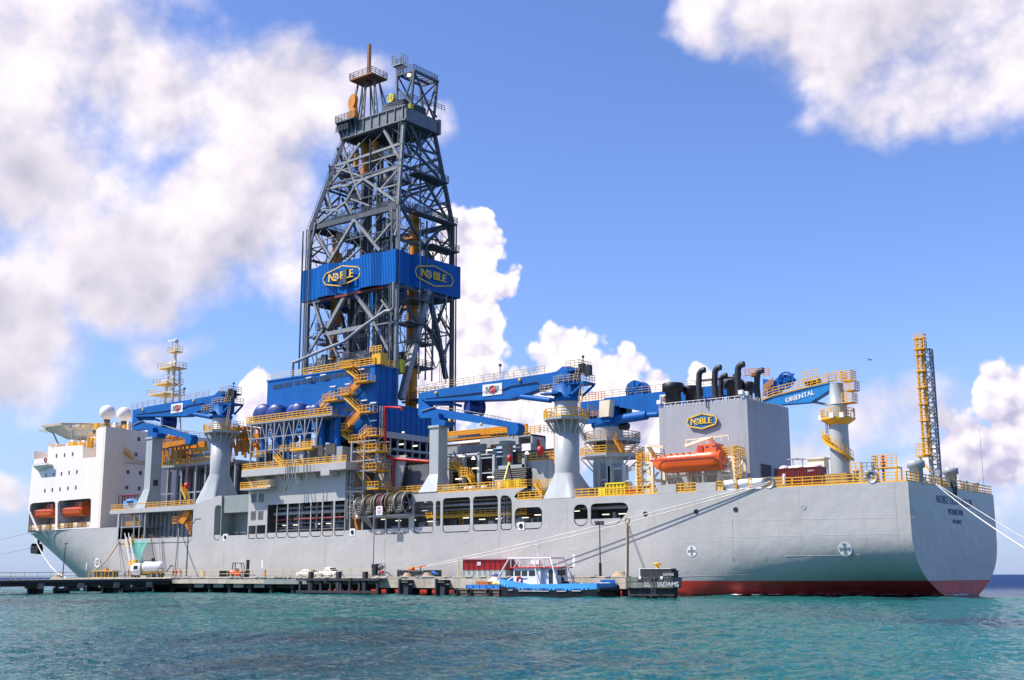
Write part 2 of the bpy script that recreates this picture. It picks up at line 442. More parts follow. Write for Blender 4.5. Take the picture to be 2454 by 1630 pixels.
def rrect(x0, x1, z0, z1, r, n=5, rs=None):
    rs = rs or (r, r, r, r)          # radii: bottom left, bottom right, top right, top left
    out = []
    for (cx, cz, sx, sz, a0, rr) in ((x0, z0, 1, 1, 180, rs[0]), (x1, z0, -1, 1, 270, rs[1]), (x1, z1, -1, -1, 0, rs[2]), (x0, z1, 1, -1, 90, rs[3])):
        if rr <= 0: out.append((cx, cz)); continue
        for i in range(n+1):
            a = R(a0+90*i/n); out.append((cx+sx*rr+rr*math.cos(a), cz+sz*rr+rr*math.sin(a)))
    return out
def text(s, size, origin, right, up, mt, name, parent, depth=.03, bold=0.0, align='CENTER', sx=1.0, extra=None):
    cu = bpy.data.curves.new('letters', 'FONT'); cu.body = s; cu.size = size; cu.align_x = align; cu.align_y = 'CENTER'; cu.extrude = depth
    o = bpy.data.objects.new('letters', cu); COL.objects.link(o)
    me = bpy.data.meshes.new_from_object(o.evaluated_get(bpy.context.evaluated_depsgraph_get()))
    bpy.data.objects.remove(o); bpy.data.curves.remove(cu)
    rr = Vector(right).normalized(); uu = Vector(up).normalized(); nn = rr.cross(uu)
    mb = MB()
    for k in range(-1, 2) if bold else (0,):        # heavier letters: the same outline laid a hair to either side, each on its own level
        mb.add([Vector(origin)+rr*(v.co.x*sx+k*bold)+uu*v.co.y+nn*(v.co.z+k*.006) for v in me.vertices], [tuple(p.vertices) for p in me.polygons])
    bpy.data.meshes.remove(me)
    return mb.build(name, mt, parent)

# ------------------------------------------------------------------ sea
def water_mat():
    mt = bpy.data.materials.new('sea_water'); mt.use_nodes = True
    t = mt.node_tree; b = t.nodes['Principled BSDF']; N = t.nodes.new; Lk = t.links.new
    g = N('ShaderNodeNewGeometry')
    def noise(sc, det, vec=None, rough=.55):
        n = N('ShaderNodeTexNoise'); n.inputs['Scale'].default_value = sc; n.inputs['Detail'].default_value = det; n.inputs['Roughness'].default_value = rough
        Lk(vec or g.outputs['Position'], n.inputs['Vector']); return n.outputs[0]
    def mrange(x, a, b_, c=0., d=1.):
        r = N('ShaderNodeMapRange'); r.interpolation_type = 'SMOOTHSTEP'; Lk(x, r.inputs[0])
        for i, v in enumerate((a, b_, c, d)): r.inputs[1+i].default_value = v
        return r.outputs[0]
    def mix(f, a, c):
        n = N('ShaderNodeMix'); n.data_type = 'RGBA'; Lk(f, n.inputs[0])
        for s, v in ((n.inputs[6], a), (n.inputs[7], c)):
            if isinstance(v, tuple): s.default_value = v
            else: Lk(v, s)
        return n.outputs[2]
    sx = N('ShaderNodeSeparateXYZ'); Lk(g.outputs['Position'], sx.inputs[0])
    # pale sand close to the quay, deeper water and weed patches away from it, deep blue past the ship
    patch = mrange(noise(.018, 3), .42, .58)
    col = mix(patch, (.006, .140, .125, 1), (.010, .085, .098, 1))
    sand = mrange(sx.outputs[1], -75., -25.)
    col = mix(sand, col, (.006, .135, .125, 1))
    weed = mrange(noise(.035, 4), .55, .66)
    col = mix(weed, col, (.011, .055, .060, 1))
    deep = mrange(sx.outputs[1], 20., 60.)
    col = mix(deep, col, (.012, .045, .135, 1))
    Lk(col, b.inputs['Base Color'])
    Lk(mrange(sx.outputs[1], -60., 80., .42, .10), b.inputs['Specular IOR Level']); Lk(mrange(sx.outputs[1], -5., 200., .05, .5), b.inputs['Roughness'])
    b.inputs['Roughness'].default_value = .10
    b.inputs['IOR'].default_value = 1.33
    mp = N('ShaderNodeMapping'); mp.inputs['Rotation'].default_value = (0, 0, R(-35)); mp.inputs['Scale'].default_value = (1, 2.2, 1)
    Lk(g.outputs['Position'], mp.inputs[0])
    a = noise(3.6, 4, mp.outputs[0], .65); c = noise(.9, 3, mp.outputs[0])
    ad = N('ShaderNodeMath'); ad.operation = 'MULTIPLY_ADD'; Lk(c, ad.inputs[0]); ad.inputs[1].default_value = 2.2; Lk(a, ad.inputs[2])
    bp = N('ShaderNodeBump'); bp.inputs['Distance'].default_value = .27; bp.inputs['Strength'].default_value = 1.0
    Lk(ad.outputs[0], bp.inputs['Height']); Lk(bp.outputs[0], b.inputs['Normal'])
    return mt
WATER = water_mat()
rng = np.random.default_rng(3)
def waves(x, y):
    z = np.zeros_like(x)
    for i in range(90):
        lam = 0.45*(14.0/0.45)**rng.random(); th = R(205)+rng.normal(0, .55); k = 2*math.pi/lam
        ph = rng.random()*6.283; amp = 0.0054*lam**(0.66 if lam < 2.5 else 0.45)
        q = np.sin(k*(x*math.cos(th)+y*math.sin(th))+ph)
        z += amp*(q + .28*np.cos(2*(k*(x*math.cos(th)+y*math.sin(th))+ph)))
    return z
xs = np.concatenate([np.arange(-260, 0, .46), np.arange(0, 50, .16), np.arange(50, 110.1, .6)]); ys = np.concatenate([np.arange(-140, -92, .16), np.arange(-92, -60, .3), np.arange(-60, 12.1, .46)])
gx, gy = np.meshgrid(xs, ys)
gz = waves(gx, gy)
ed = np.minimum.reduce([gx+260, xs[-1]-gx, gy+140, ys[-1]-gy]); gz *= np.clip(ed/8, 0, 1)
verts = np.stack([gx, gy, gz], -1).reshape(-1, 3)
ny, nx = gx.shape
idx = np.arange(nx*ny).reshape(ny, nx)
quads = np.stack([idx[:-1, :-1], idx[:-1, 1:], idx[1:, 1:], idx[1:, :-1]], -1).reshape(-1, 4)
# the calm outer sheet out to the horizon joins the rim of the wave sheet
BIG = 30000.0
outer = np.array([[-BIG, -BIG, 0], [BIG, -BIG, 0], [BIG, BIG, 0], [-BIG, BIG, 0], [-260, -140, 0], [xs[-1], -140, 0], [xs[-1], ys[-1], 0], [-260, ys[-1], 0]])
o0 = len(verts)
verts = np.vstack([verts, outer])
extra = np.array([[0, 1, 5, 4], [1, 2, 6, 5], [2, 3, 7, 6], [3, 0, 4, 7]])+o0
quads = np.vstack([quads, extra])
me = bpy.data.meshes.new('sea')
me.vertices.add(len(verts)); me.vertices.foreach_set('co', verts.ravel())
me.loops.add(quads.size); me.loops.foreach_set('vertex_index', quads.ravel().astype(np.int32))
me.polygons.add(len(quads)); me.polygons.foreach_set('loop_start', np.arange(0, quads.size, 4, dtype=np.int32))
me.polygons.foreach_set('loop_total', np.full(len(quads), 4, dtype=np.int32))
me.polygons.foreach_set('use_smooth', np.ones(len(quads), dtype=bool))
me.materials.append(WATER); me.update(); me.validate()
struct(link('sea', me))

# broken white water along the hull at the stern
def foam_mat():
    mt = bpy.data.materials.new('white_foam'); mt.use_nodes = True; t = mt.node_tree; b = t.nodes['Principled BSDF']
    b.inputs['Base Color'].default_value = (.75, .78, .78, 1); b.inputs['Roughness'].default_value = .9
    g = t.nodes.new('ShaderNodeNewGeometry'); n = t.nodes.new('ShaderNodeTexNoise'); n.inputs['Scale'].default_value = 1.1; n.inputs['Detail'].default_value = 7; n.inputs['Roughness'].default_value = .7
    t.links.new(g.outputs['Position'], n.inputs['Vector']); m = t.nodes.new('ShaderNodeMapRange'); m.inputs[1].default_value = .44; m.inputs[2].default_value = .56; t.links.new(n.outputs[0], m.inputs[0]); t.links.new(m.outputs[0], b.inputs['Alpha'])
    return mt
FOAMM = foam_mat()

# ------------------------------------------------------------------ the drill ship: hull
ship = thing('drill_ship', 'long light grey drillship with white bow superstructure and red waterline, moored at the quay', 'ship', (-110, 18, 0))
def P_(name, mb, mt, label=None, parent=None): return mb.build(name, mt, parent or ship, label)
DECK, MID, LOWD, FWDD = 14.65, 16.65, 10.0, 17.0
def smooth(t): t = min(1, max(0, t)); return t*t*(3-2*t)
def yin_stern(x, z):
    s = smooth((x+40)/40)
    return 11.2*(max(0, 9-z)/9)**3*s + .35*s*max(0, -z)
def bow(z, t):      # t = 0 at the start of the bow shoulder, 1 at the stem
    u = min(1, max(0, z/13.3))
    xb = -158 - 24*u**.9; xs_ = -206 - 19.0*u**1.3
    x = xb + (xs_-xb)*t
    p = 1.9+.9*u; q = .80-.22*u
    return x, 18*(1-(1-max(0, 1-t**p)**q))
def hull_rows(zs):
    rows = []
    for z in zs:
        row = []
        for i in range(22): row.append(bow(z, (1-i/21))+(z,))        # stem to shoulder, (x, half, z)
        row = [(x, h, z) for x, h, z in row]
        xb = row[-1][0]
        for x in (-155, -140, -120, -100, -85, -78, -70, -62, -54, -46, -38, -30, -24, -18, -12, -8, -4, 0):
            if x > xb+1: row.append((x, 18-yin_stern(x, z), z))
        rows.append(row)
    return rows
def loft(zs):
    mb = MB(); rows = hull_rows(zs); n = min(len(r) for r in rows); rows = [r[:22]+r[-(n-22):] for r in rows]
    for side in (-1, 1):
        vs = [(x, 18+side*h, z) for r in rows for (x, h, z) in r]
        fs = []
        for i in range(len(rows)-1):
            for j in range(n-1):
                a = i*n+j; f = (a, a+1, a+n+1, a+n)
                fs.append(f if side < 0 else f[::-1])
        mb.add(vs, fs, True)
    return mb
P_('boot_topping', loft([-2.5, -1.5, -.6, 0, .7, 1.4, 2.1]), RED)
P_('hull', loft([2.1, 2.8, 3.6, 4.6, 5.8, 7, 8, 8.8, 9.4]), GREY)
def bowtop():
    mb = MB(); zs = [9.4, 10.4, 11.4, 12.4, 13.3]
    for side in (-1, 1):
        vs = []; n = 23
        for z in zs:
            for i in range(22): x, h = bow(z, 1-i/21); vs.append((x, 18+side*h, z))
            vs.append((-171.4, 18+side*18, z))
        mb.add(vs, [((i*n+j, i*n+j+1, i*n+n+j+1, i*n+n+j) if side < 0 else (i*n+n+j, i*n+n+j+1, i*n+j+1, i*n+j)) for i in range(len(zs)-1) for j in range(n-1)], True)
    return mb
P_('bow_plating', bowtop(), GREY)
P_('stem_bar', MB().path([(bow(z, 1)[0]-.05, 18, z) for z in (0, 1, 2, 3, 4.5, 6, 7.5, 9, 10.5, 12, 13.3)], .28, 6), WHITE)
P_('foredeck', MB().prism([(bow(13.3, i/21)[0], 18-bow(13.3, i/21)[1]+.05, 13.25) for i in range(22)]+[(bow(13.3, 1-i/21)[0], 18+bow(13.3, 1-i/21)[1]-.05, 13.25) for i in range(1, 22)]+[(-171, 35.9, 13.25), (-171, .1, 13.25)], (0, 0, -.2)), GREY2)
# transom
tz = [-2.5, -1.5, -.6, 0, .7, 1.4, 2.1, 2.8, 3.6, 4.6, 5.8, 7, 8, 8.8, 9.4, DECK]
def transom(zs):
    L_ = [(0, yin_stern(0, z), z) for z in zs]; Rr = [(0, 36-yin_stern(0, z)*.96, z) for z in zs]; mb = MB()
    mb.add(L_+Rr, [(i, len(zs)+i, len(zs)+i+1, i+1) for i in range(len(zs)-1)])
    return mb
P_('transom', transom(tz[6:]), GREY)
P_('transom_boot_topping', transom(tz[:7]), RED)

# ------------------------------------------------------------------ port side shell with its openings
def q(c, x, y): v = VY(c, x, y, 0); return v.x, v.z
def zof(c, x, y): return q(c, x, y)[1]
def xof(c, x, y): return q(c, x, y)[0]
def hole(c, l, r_, yt, yb, rad, xm=None, rs=None):
    """opening from crop columns l..r_ and crop rows yt (top), yb (bottom) read at the middle"""
    m_ = (l+r_)/2
    return rrect(xof(c, l, yb), xof(c, r_, yb), zof(c, m_, yb), zof(c, m_, yt), rad, rs=rs)
xA, xC = -171.5, xof('J', 470, 1300)
xD = xof('J', 838, 1200)
xR = xof('J', 1200, 1200)          # start of the midship side block
xB1 = xof('B', 700, 900)
xS1 = xof('B', 868, 1150); xE0 = xof('B', 1114, 1100)
xN0, xN1 = xof('E', 725, 1150), xof('E', 945, 1180)
zB0, zB1 = 22.7, 23.3
outer = [(xA, 9.4), (0, 9.4), (0, DECK), (xof('E', 1178, 1170), DECK), (xN1, DECK+.05), (xN0+1.0, DECK+.1), (xN0, 15.3), (xN0+.6, 15.9), (xN0+2.4, MID), (xE0, MID),
         (xE0, 13.3), (xS1, 13.3), (xS1, 10.9), (xB1, 10.9), (xB1, zB1), (xR, zB0), (xR, 10.75), (xD, 10.75), (xD, 18.6), (xD-1.2, 18.6), (xC-.2, 17.2), (xA, 17.0)]
holes = []; panels = []
def win(c, l, r_, yt, yb, rad, rs=None, sill=None):
    h = hole(c, l, r_, yt, yb, rad, rs=rs); holes.append(h)
    if sill is not None:
        m_ = (l+r_)/2; zs = zof(c, m_, sill); x0, x1 = xof(c, l, yb), xof(c, r_, yb); z0 = zof(c, m_, yb)
        g = .16
        panels.append(rrect(x0+g, x1-g, z0+g, zs, max(rad-g, 0), rs=None if rs is None else tuple(max(0, v-g) for v in (rs[0], rs[1], 0, 0))) if rs else rrect(x0+g, x1-g, z0+g, zs, 0, rs=(max(rad-g, .05), max(rad-g, .05), 0, 0)))
# forward long opening, bottom corners rounded
hf = rrect(xA+.5, xC-.25, 9.62, 16.15, 0, rs=(.9, 1.2, .3, .3)); holes.append(hf)
panels.append(rrect(xA+.66, xC-.41, 9.80, 10.75, 0, rs=(.8, 1.0, 0, 0)))
win('J', 735, 828, 1068, 1542, .9, sill=1468)
for l, r_ in ((205, 263), (266, 330), (335, 404), (407, 475), (480, 547), (553, 620), (629, 694)):
    m_ = (l+r_)/2; win('B', l, r_, 1019-(m_-234)*.062, 1230-(m_-234)*.034, .65, rs=(.65, .65, .12, .12), sill=1195-(m_-234)*.032)
win('B', 90, 136, 1150, 1233, .3, rs=(.3, .3, .1, .1), sill=1202); win('B', 140, 196, 1146, 1231, .5, rs=(.3, .6, .1, .1), sill=1200)
for l, r_, yb in ((874, 946, 1206), (954, 1029, 1203), (1037, 1095, 1199)):
    win('B', l, r_, 1103, yb, .45, rs=(.55, .55, .1, .1), sill=yb-36)
win('I', 905, 1122, 480, 842, .6, sill=768); win('I', 1150, 1205, 475, 760, .35)
win('I', 1230, 1542, 438, 832, .6, sill=750); win('I', 1573, 1857, 420, 817, .6, sill=738)
win('I', 1886, 2017, 411, 806, .7, rs=(.6, .6, 1.4, .6), sill=733); win('I', 2046, 2358, 548, 797, .9, rs=(1.0, 1.0, .9, .9), sill=720)
win('E', 1176, 1282, 1220, 1384, 1.1, rs=(1.2, 1.2, 1.0, 1.0), sill=1330)
a = [q('E', *p) for p in ((1330, 1380), (1480, 1376), (1505, 1366), (1522, 1350), (1575, 1280), (1586, 1255), (1582, 1232), (1565, 1212), (1540, 1205), (1335, 1213), (1312, 1221), (1303, 1240), (1303, 1350), (1312, 1372))]
holes.append(a)
panels.append([q('E', *p) for p in ((1332, 1377), (1480, 1372.5), (1500, 1362), (1516, 1346), (1530, 1322), (1307, 1330), (1307, 1350), (1315, 1369))])
side = plate(outer, holes, .16, lambda u, v, w: (u, w+.08, v))
P_('side_shell', side, GREY)
pm = []
for p in panels:
    pb = plate(p, [], .08, lambda u, v, w: (u, w+.10, v)); pm.append(P_('bulwark_panel', pb, GREY))
# dark backing right behind the gaps below each bulwark top so the removable panels read as set in
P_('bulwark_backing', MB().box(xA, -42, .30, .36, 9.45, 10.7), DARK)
# starboard shell, plain (only seen from elsewhere)
P_('starboard_shell', plate([(xA, 9.4), (0, 9.4), (0, DECK), (-57, DECK), (-57, MID), (xE0, MID), (xE0, 17), (xA, 17)], [], .16, lambda u, v, w: (u, 36+w-.08, v)), GREY)

# decks
d = MB(); d.box(-56.5, -.05, .2, 35.8, DECK-.35, DECK-.02); P_('aft_deck', d, GREY2)
d = MB(); d.box(xE0+.1, xN0, .2, 35.8, MID-.3, MID-.02); d.box(xN0, xN1+5, 2.6, 35.8, MID-.3, MID-.02); d.box(xN0, xN1+.2, .18, 2.6, DECK-.2, DECK); P_('mid_deck', d, GREY2)
d = MB(); d.box(xA, -40, .25, 35.8, 9.5, 9.72); P_('working_deck', d, GREY2)
d = MB(); d.box(xA-3, xC+.3, .18, 6.2, 16.3, 16.9); P_('forward_upper_deck', d, GREY2)
d = MB(); d.box(xA-3, xC+.2, -.02, .17, 16.16, 17.0); P_('deck_edge_fascia', d, GREY)
# inner longitudinal bulkheads behind the openings
d = MB(); d.box(xA, xC+1, 6.2, 6.5, 9.7, 16.3)
for x in np.arange(xA+1, xC, 1.5): d.box(x, x+.55, 5.75, 6.2, 9.7, 16.3)
P_('cabin_side_wall', d, GREY2)
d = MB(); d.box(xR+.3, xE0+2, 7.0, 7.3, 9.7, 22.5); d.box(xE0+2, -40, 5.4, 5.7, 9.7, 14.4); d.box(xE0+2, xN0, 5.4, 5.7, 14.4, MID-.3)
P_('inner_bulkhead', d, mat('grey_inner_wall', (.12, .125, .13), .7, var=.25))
d = MB(); d.box(xR+.05, xB1-.05, .2, 24, 22.2, 22.6); d.box(xB1-.25, xB1-.04, .2, 24, 9.7, 23.2); d.box(xR+.02, xR+.25, .2, 24, 9.7, 22.4); P_('side_block_walls', d, GREY)
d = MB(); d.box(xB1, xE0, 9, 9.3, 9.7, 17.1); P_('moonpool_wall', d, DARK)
# green grey recess beside the forward crane column
d = MB(); d.box(xD+.02, xR, 3.2, 3.5, 9.7, 18.6); d.box(xD+.02, xR, .4, 3.2, 15.2, 18.55); d.box(xD-.1, xD+.02, .2, 3.2, 10.7, 18.6)
P_('recess_wall', d, GREENGREY)

g = MB(); vs = []
for i in range(40):
    x = -27+i*.75; y = yin_stern(min(x, 0), 0.05) if x < 0 else yin_stern(0, 0.05)+x*1.6
    vs += [(x, y-.05, .30+.06*math.sin(i*1.7)), (x-.2, y-1.3-.9*math.sin(i*.9)**2, .20+.06*math.sin(i*2.1))]
g.add(vs, [(2*i, 2*i+2, 2*i+3, 2*i+1) for i in range(39)], True)
struct(g.build('foam', FOAMM), 'stuff')

# ------------------------------------------------------------------ accommodation block
XA = -178.6                      # aft wall of the block
acc = bpy.data.objects.new('accommodation_block', None); COL.objects.link(acc); acc.parent = ship; acc.location = Vector((XA, 18, 13.3))-ship.location
def qa(c, x, y): v = VY(c, x, y, -.02); return v.x, v.z
o_ = [qa('A', *p) for p in ((160, 1050), (183, 797), (305, 783), (305, 692), (472, 682))]
zt = VY('A', 595, 576, 0).z
o_ += [qa('A', 472, 757), qa('A', 548, 748), qa('A', 548, 592), (XA, zt), (XA, 13.35), (qa('A', 207, 1176)[0], 13.35)]
h_ = []
h1 = [qa('A', *p) for p in ((168, 1055), (172, 1022), (185, 1012), (305, 1002), (315, 1010), (314, 1140), (308, 1163), (218, 1168))]
h2 = [qa('A', *p) for p in ((328, 1010), (338, 999), (508, 984), (519, 992), (515, 1130), (506, 1148), (330, 1160), (326, 1150))]
h_ = [h1, h2]
face = plate(o_, h_, .2, lambda u, v, w: (u, w+.08, v))
# block body behind the port face: fore end tapers like the hull below it
zb0, zb1 = 20.6, VY('A', 160+200, 788, 0).z
face.prism([(XA, .2, zb0), (-203.5, .2, zb0), (-215, 9, zb0), (-215, 27, zb0), (-203.5, 36, zb0), (XA, 36, zb0)], (0, 0, zb1-zb0-.2))
face.prism([(XA, 6, 13.3), (-201, 6, 13.3), (-213, 14, 13.3), (-213, 22, 13.3), (-201, 36, 13.3), (XA, 36, 13.3)], (0, 0, 7.4))
x7 = qa('A', 305, 740)[0]; x8 = qa('A', 472, 700)[0]; z8 = qa('A', 472, 690)[1]
face.box(x7, x8, .2, 35.8, zb1-.3, z8-.1)
face.box(x8, qa('A', 548, 700)[0], 4.2, 31, zb1-.3, zt-.2)
face.box(qa('A', 548, 650)[0], XA, .2, 35.8, zb1-.3, zt-.05)
face.box(x8-6.5, x8+.5, 5, 31, z8-.2, zt-.9)
face.build('wall', WHITE, acc)
# aft side: corner tower proud of the recessed wall
b = MB(); xw = XA-.02
b.box(XA, XA+.75, 0.0, VX('A', 700, 900, XA+.75).y, 13.3, zt); b.build('stair_tower', mat('warm_cream_wall', (.86, .70, .55), .4, var=.05, streak=.06), acc)  # warmer and yellower than the walls around it
def dark_window(c, x, y, w, h, Y=None, X=None, nm='window'):
    mb = MB(); fr = .06
    if X is None:
        p = VY(c, x, y, Y); mb.m = 0; mb.box(p.x-w/2, p.x+w/2, Y-.07, Y, p.z-h/2, p.z+h/2); mb.m = 1; mb.box(p.x-w/2-fr, p.x+w/2+fr, Y-.03, Y, p.z-h/2-fr, p.z+h/2+fr)
    else:
        p = VX(c, x, y, X); mb.m = 0; mb.box(X, X+.07, p.y-w/2, p.y+w/2, p.z-h/2, p.z+h/2); mb.m = 1; mb.box(X, X+.03, p.y-w/2-fr, p.y+w/2+fr, p.z-h/2-fr, p.z+h/2+fr)
    mb.build(nm, [GLASS, WHITE2], acc)
for row in (((322,742),(368,738),(414,732)), ((263,853),(306,849),(350,844),(394,838),(438,833)), ((256,940),(298,936),(342,932),(387,927),(432,922))):
    for x, y in row: dark_window('A', x, y, .44, .80, Y=-.03)
for x, y in ((728,835),(799,840),(722,923),(792,928),(774,735),(790,648),(930,662)): dark_window('A', x, y, .72, .85, X=XA)
for x, y in ((538,605),(532,722)): dark_window('A', x, y, 1.3, .9, Y=4.15)
# lifeboat bays
for hb in (h1, h2):
    x0, x1 = min(p[0] for p in hb), max(p[0] for p in hb); z0, z1 = min(p[1] for p in hb), max(p[1] for p in hb)
    mb = MB(); mb.box(x0-.5, x1+.5, 5.6, 5.9, z0-.3, z1+.3); mb.box(x0-.6, x0-.4, .2, 5.6, z0-.3, z1+.3); mb.box(x1+.3, x1+.5, .2, 5.6, z0-.3, z1+.3)
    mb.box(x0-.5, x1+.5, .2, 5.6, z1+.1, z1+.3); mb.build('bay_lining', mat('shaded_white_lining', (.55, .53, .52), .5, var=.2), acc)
    mb = MB().rail([(x0+.4, .15, z0+.1), (x1-.3, .15, z0+.1)], 1.05, 1.3, .07, 3); mb.build('bay_railing', YEL, acc)
    for i in range(5): MB().tube((x0+1.2+i*1.6, 4.6, z0), (x0+1.2+i*1.6, 4.6, z0+1.2+.5*(i % 2)), .28, n=10).build('bay_vent', WHITE2, acc)
    for i in range(3): x = x0+1.5+i*(x1-x0-3)/2; MB().box(x-.8, x+.8, .5, 1.3, z0+.1, z0+1.3).build('bay_locker', WHITE2, acc)
# bridge wing box hanging over the port bow
w0 = VY('A', 192, 716, -1.6); w1 = VY('A', 300, 790, 0)
wx0, wx1 = w0.x, qa('A', 303, 760)[0]
mb = MB(); zlo = VY('A', 190, 800, -1.6).z
mb.prism([(wx0, -1.6, zlo), (wx1, -1.6, zlo), (wx1, -.05, zlo-.2), (wx0, -.05, zlo-1.2)], (0, 0, .35)); mb.box(wx0, wx1, -1.6, -1.45, zlo+.3, zlo+1.5)
mb.box(wx0, wx0+.15, -1.6, 3, zlo+.3, w0.z); mb.box(wx0+.2, wx1, 2.2, 2.4, zlo, w0.z+.6); mb.box(wx1-3.4, wx1+.2, .6, 4, zlo, w0.z+1.5)
mb.build('bridge_wing', WHITE, acc)
mb = MB(); mb.path([(VY('A', 258, 766, -1.65).x+.42*math.cos(t), -1.68, VY('A', 258, 766, -1.65).z+.42*math.sin(t)) for t in np.linspace(0, 2*math.pi, 13)[:-1]], .11, 6, True); mb.build('life_ring', REDP, acc)
for x in (225, 246, 262, 275): dark_window('A', x, 752, .55, .6, Y=2.15)
# railings and clutter along the roof
def roofrail(nm, pts, h=1.1, mt=YEL, par=None, **k): return MB().rail(pts, h, **k).build(nm, mt, par or acc)
roofrail('roof_railing', [(x7-3, .4, w0.z+1.2), (x7, .4, z8)] + [(x8, .3, z8)], r=.07)
roofrail('roof_railing', [(XA-11, .3, zt), (XA-.2, .3, zt), (XA-.2, 34, zt)], r=.07, bars=3)
roofrail('roof_railing', [(x8-1, 3.0, zb1), (x8+5, 3.0, zb1)], r=.07)
roofrail('roof_railing', [(x8-6, 5, zt-.9), (x8, 5, zt-.9)], r=.07)
rr = random.Random(2)
for i in range(26):
    mb = MB(); x = x7+.5+rr.random()*(x8-x7); y = .8+rr.random()*4; h = .5+rr.random()*1.9; mb.m = rr.choice((0, 0, 1)); mb.box(x, x+.25+rr.random()*1.1, y, y+.6, z8-.1, z8+h)
    if i % 2: mb.m = 0; mb.tube((x+.1, y, z8), (x+.1, y, z8+2.2+rr.random()*1.6), .07, n=5)
    mb.build('roof_equipment', [YEL, WHITE2], acc)
for i in range(16):
    mb = MB(); x = XA-10+rr.random()*9.5; y = 1+rr.random()*18; h = .5+rr.random()*1.5; mb.m = rr.choice((0, 1)); mb.box(x, x+.4+rr.random(), y, y+.8, zt-.1, zt+h)
    mb.build('roof_equipment', [YEL, WHITE2], acc)
# walkway with a yellow stair across the aft wall
wy = VX('A', 765, 765, XA).z
mb = MB(); mb.box(XA+.05, XA+1.4, VX('A', 745, 765, XA).y, 30, wy-.2, wy); mb.build('aft_walkway', WHITE, acc)
roofrail('walkway_railing', [(XA+1.35, VX('A', 745, 765, XA).y, wy), (XA+1.35, 30, wy)], r=.05, mt=WHITE2)
p1, p0 = VX('A', 712, 722, XA+1.3), VX('A', 755, 765, XA+1.3)
mb = MB().flight((XA+1.3, p0.y, wy), (XA+1.3, p1.y, p1.z), 1.0, (1, 0, 0)); mb.build('outside_stair', YEL, acc)
# two satellite domes on the roof
for (x, y, Y) in ((612, 497, 7.0), (708, 507, 12.5)):
    c = VY('A', x, y, Y); r = 1.78
    mb = MB(); mb.lathe(c, [(r*math.sin(math.pi*i/16)+1e-3, -r*math.cos(math.pi*i/16)) for i in range(2, 17)], 28); dm = mb.build('satellite_dome', mat('dome_gelcoat', (.78, .74, .68), .4, var=.05), ship)
    mb = MB(); mb.tube((c.x, c.y, zt-.2), (c.x, c.y, c.z-r*.88), .72, n=14); mb.build('pedestal', STEEL, dm)
# helideck reaching over the bow
c0, c1 = VY('A', 195, 610, 18), VY('A', 372, 640, 4)
hx, hy, hz, hr = -213.0, 18, 39.6, 10.6
mb = MB(); oct_ = [(hx+hr*math.cos(R(22.5+45*i)), hy+hr*math.sin(R(22.5+45*i)), hz) for i in range(8)]
mb.prism(oct_, (0, 0, -.5)); lo_ = [(hx+1+hr*.62*math.cos(R(22.5+45*i)), hy+hr*.62*math.sin(R(22.5+45*i)), hz-2.7) for i in range(8)]; up_ = [(x, y, z-.5) for x, y, z in oct_]; mb.add(up_+lo_, [(i, 8+i, 8+(i+1) % 8, (i+1) % 8) for i in range(8)]+[tuple(range(15, 7, -1))])
for i in range(-5, 6): mb.box(hx-9, hx+9, hy+i*1.6-.12, hy+i*1.6+.12, hz-1.1, hz-.5)
for sx in (-5, 4):
    for sy in (-7, 0, 7): mb.tube((hx+sx, hy+sy, hz-.6), (hx+sx*.6+5, hy+sy, z8-.5), .22, n=6)
hd = mb.build('helideck', mat('pale_green_deck', (.44, .44, .38), .5, streak=.05), ship)
mb = MB(); ring = [(hx+(hr+.5)*math.cos(R(22.5+45*i)), hy+(hr+.5)*math.sin(R(22.5+45*i)), hz-.1) for i in range(8)]
for i in range(8): mb.bar(ring[i], ring[(i+1) % 8], .12); mb.bar(oct_[i], ring[i], .1)
mb.build('safety_net_frame', YEL, hd)
# radar mast
mx, my = VY('A', 985, 385, 14).x, 14.0
def mz(y): return VY('A', 985, y, my).z
mast = bpy.data.objects.new('radar_mast', None); COL.objects.link(mast); mast.parent = ship; mast.location = Vector((mx, my, zt))-ship.location
mb = MB()
for sx, sy in ((-1.5, -1.2), (1.5, -1.2), (1.5, 1.2), (-1.5, 1.2)):
    mb.tube((mx+sx*1.1, my+sy*1.1, zt-.1), (mx+sx*.6, my+sy*.6, mz(235)), .26, n=8)
for i in range(7):
    z = mz(450)+i*(mz(235)-mz(450))/7; mb.bar((mx-1.5, my-1.2, z), (mx+1.5, my-1.2, z+.9), .12); mb.bar((mx+1.5, my-1.2, z), (mx+1.5, my+1.2, z+.9), .12)
mb.tube((mx+.2, my, mz(240)), (mx+.2, my, mz(150)), .35, .25); mb.tube((mx+.7, my, mz(150)), (mx+.7, my, mz(60)), .13, .06)
for s_ in (-.5, .5): mb.tube((mx+s_, my, mz(235)), (mx+.2+s_*.6, my, mz(95)), .07, n=5)
mb.build('mast_frame', mat('cream_paint', (.80, .69, .48), .45), mast)
for yy, l, r_ in ((388, 868, 1015), (330, 897, 1018), (243, 922, 1040), (152, 968, 1028)):
    x0, x1 = VY('A', l, yy, my).x, VY('A', r_, yy, my).x; xm_, hw = (x0+x1)/2, (x1-x0)*.27; x0, x1 = xm_-(x1-x0)*.33, xm_+(x1-x0)*.33
    pb = MB().box(x0, x1, my-hw, my+hw, mz(yy)-.25, mz(yy)).build('platform', mat('pale_yellow_rail', (.78, .55, .16), .5), mast)
    MB().rail([(x0, my-hw, mz(yy)), (x1, my-hw, mz(yy)), (x1, my+hw, mz(yy)), (x0, my+hw, mz(yy)), (x0, my-hw, mz(yy))], 1.1, 1.2, .06).build('railing', mat('pale_yellow_rail', (.78, .55, .16), .5), mast)
mb = MB()
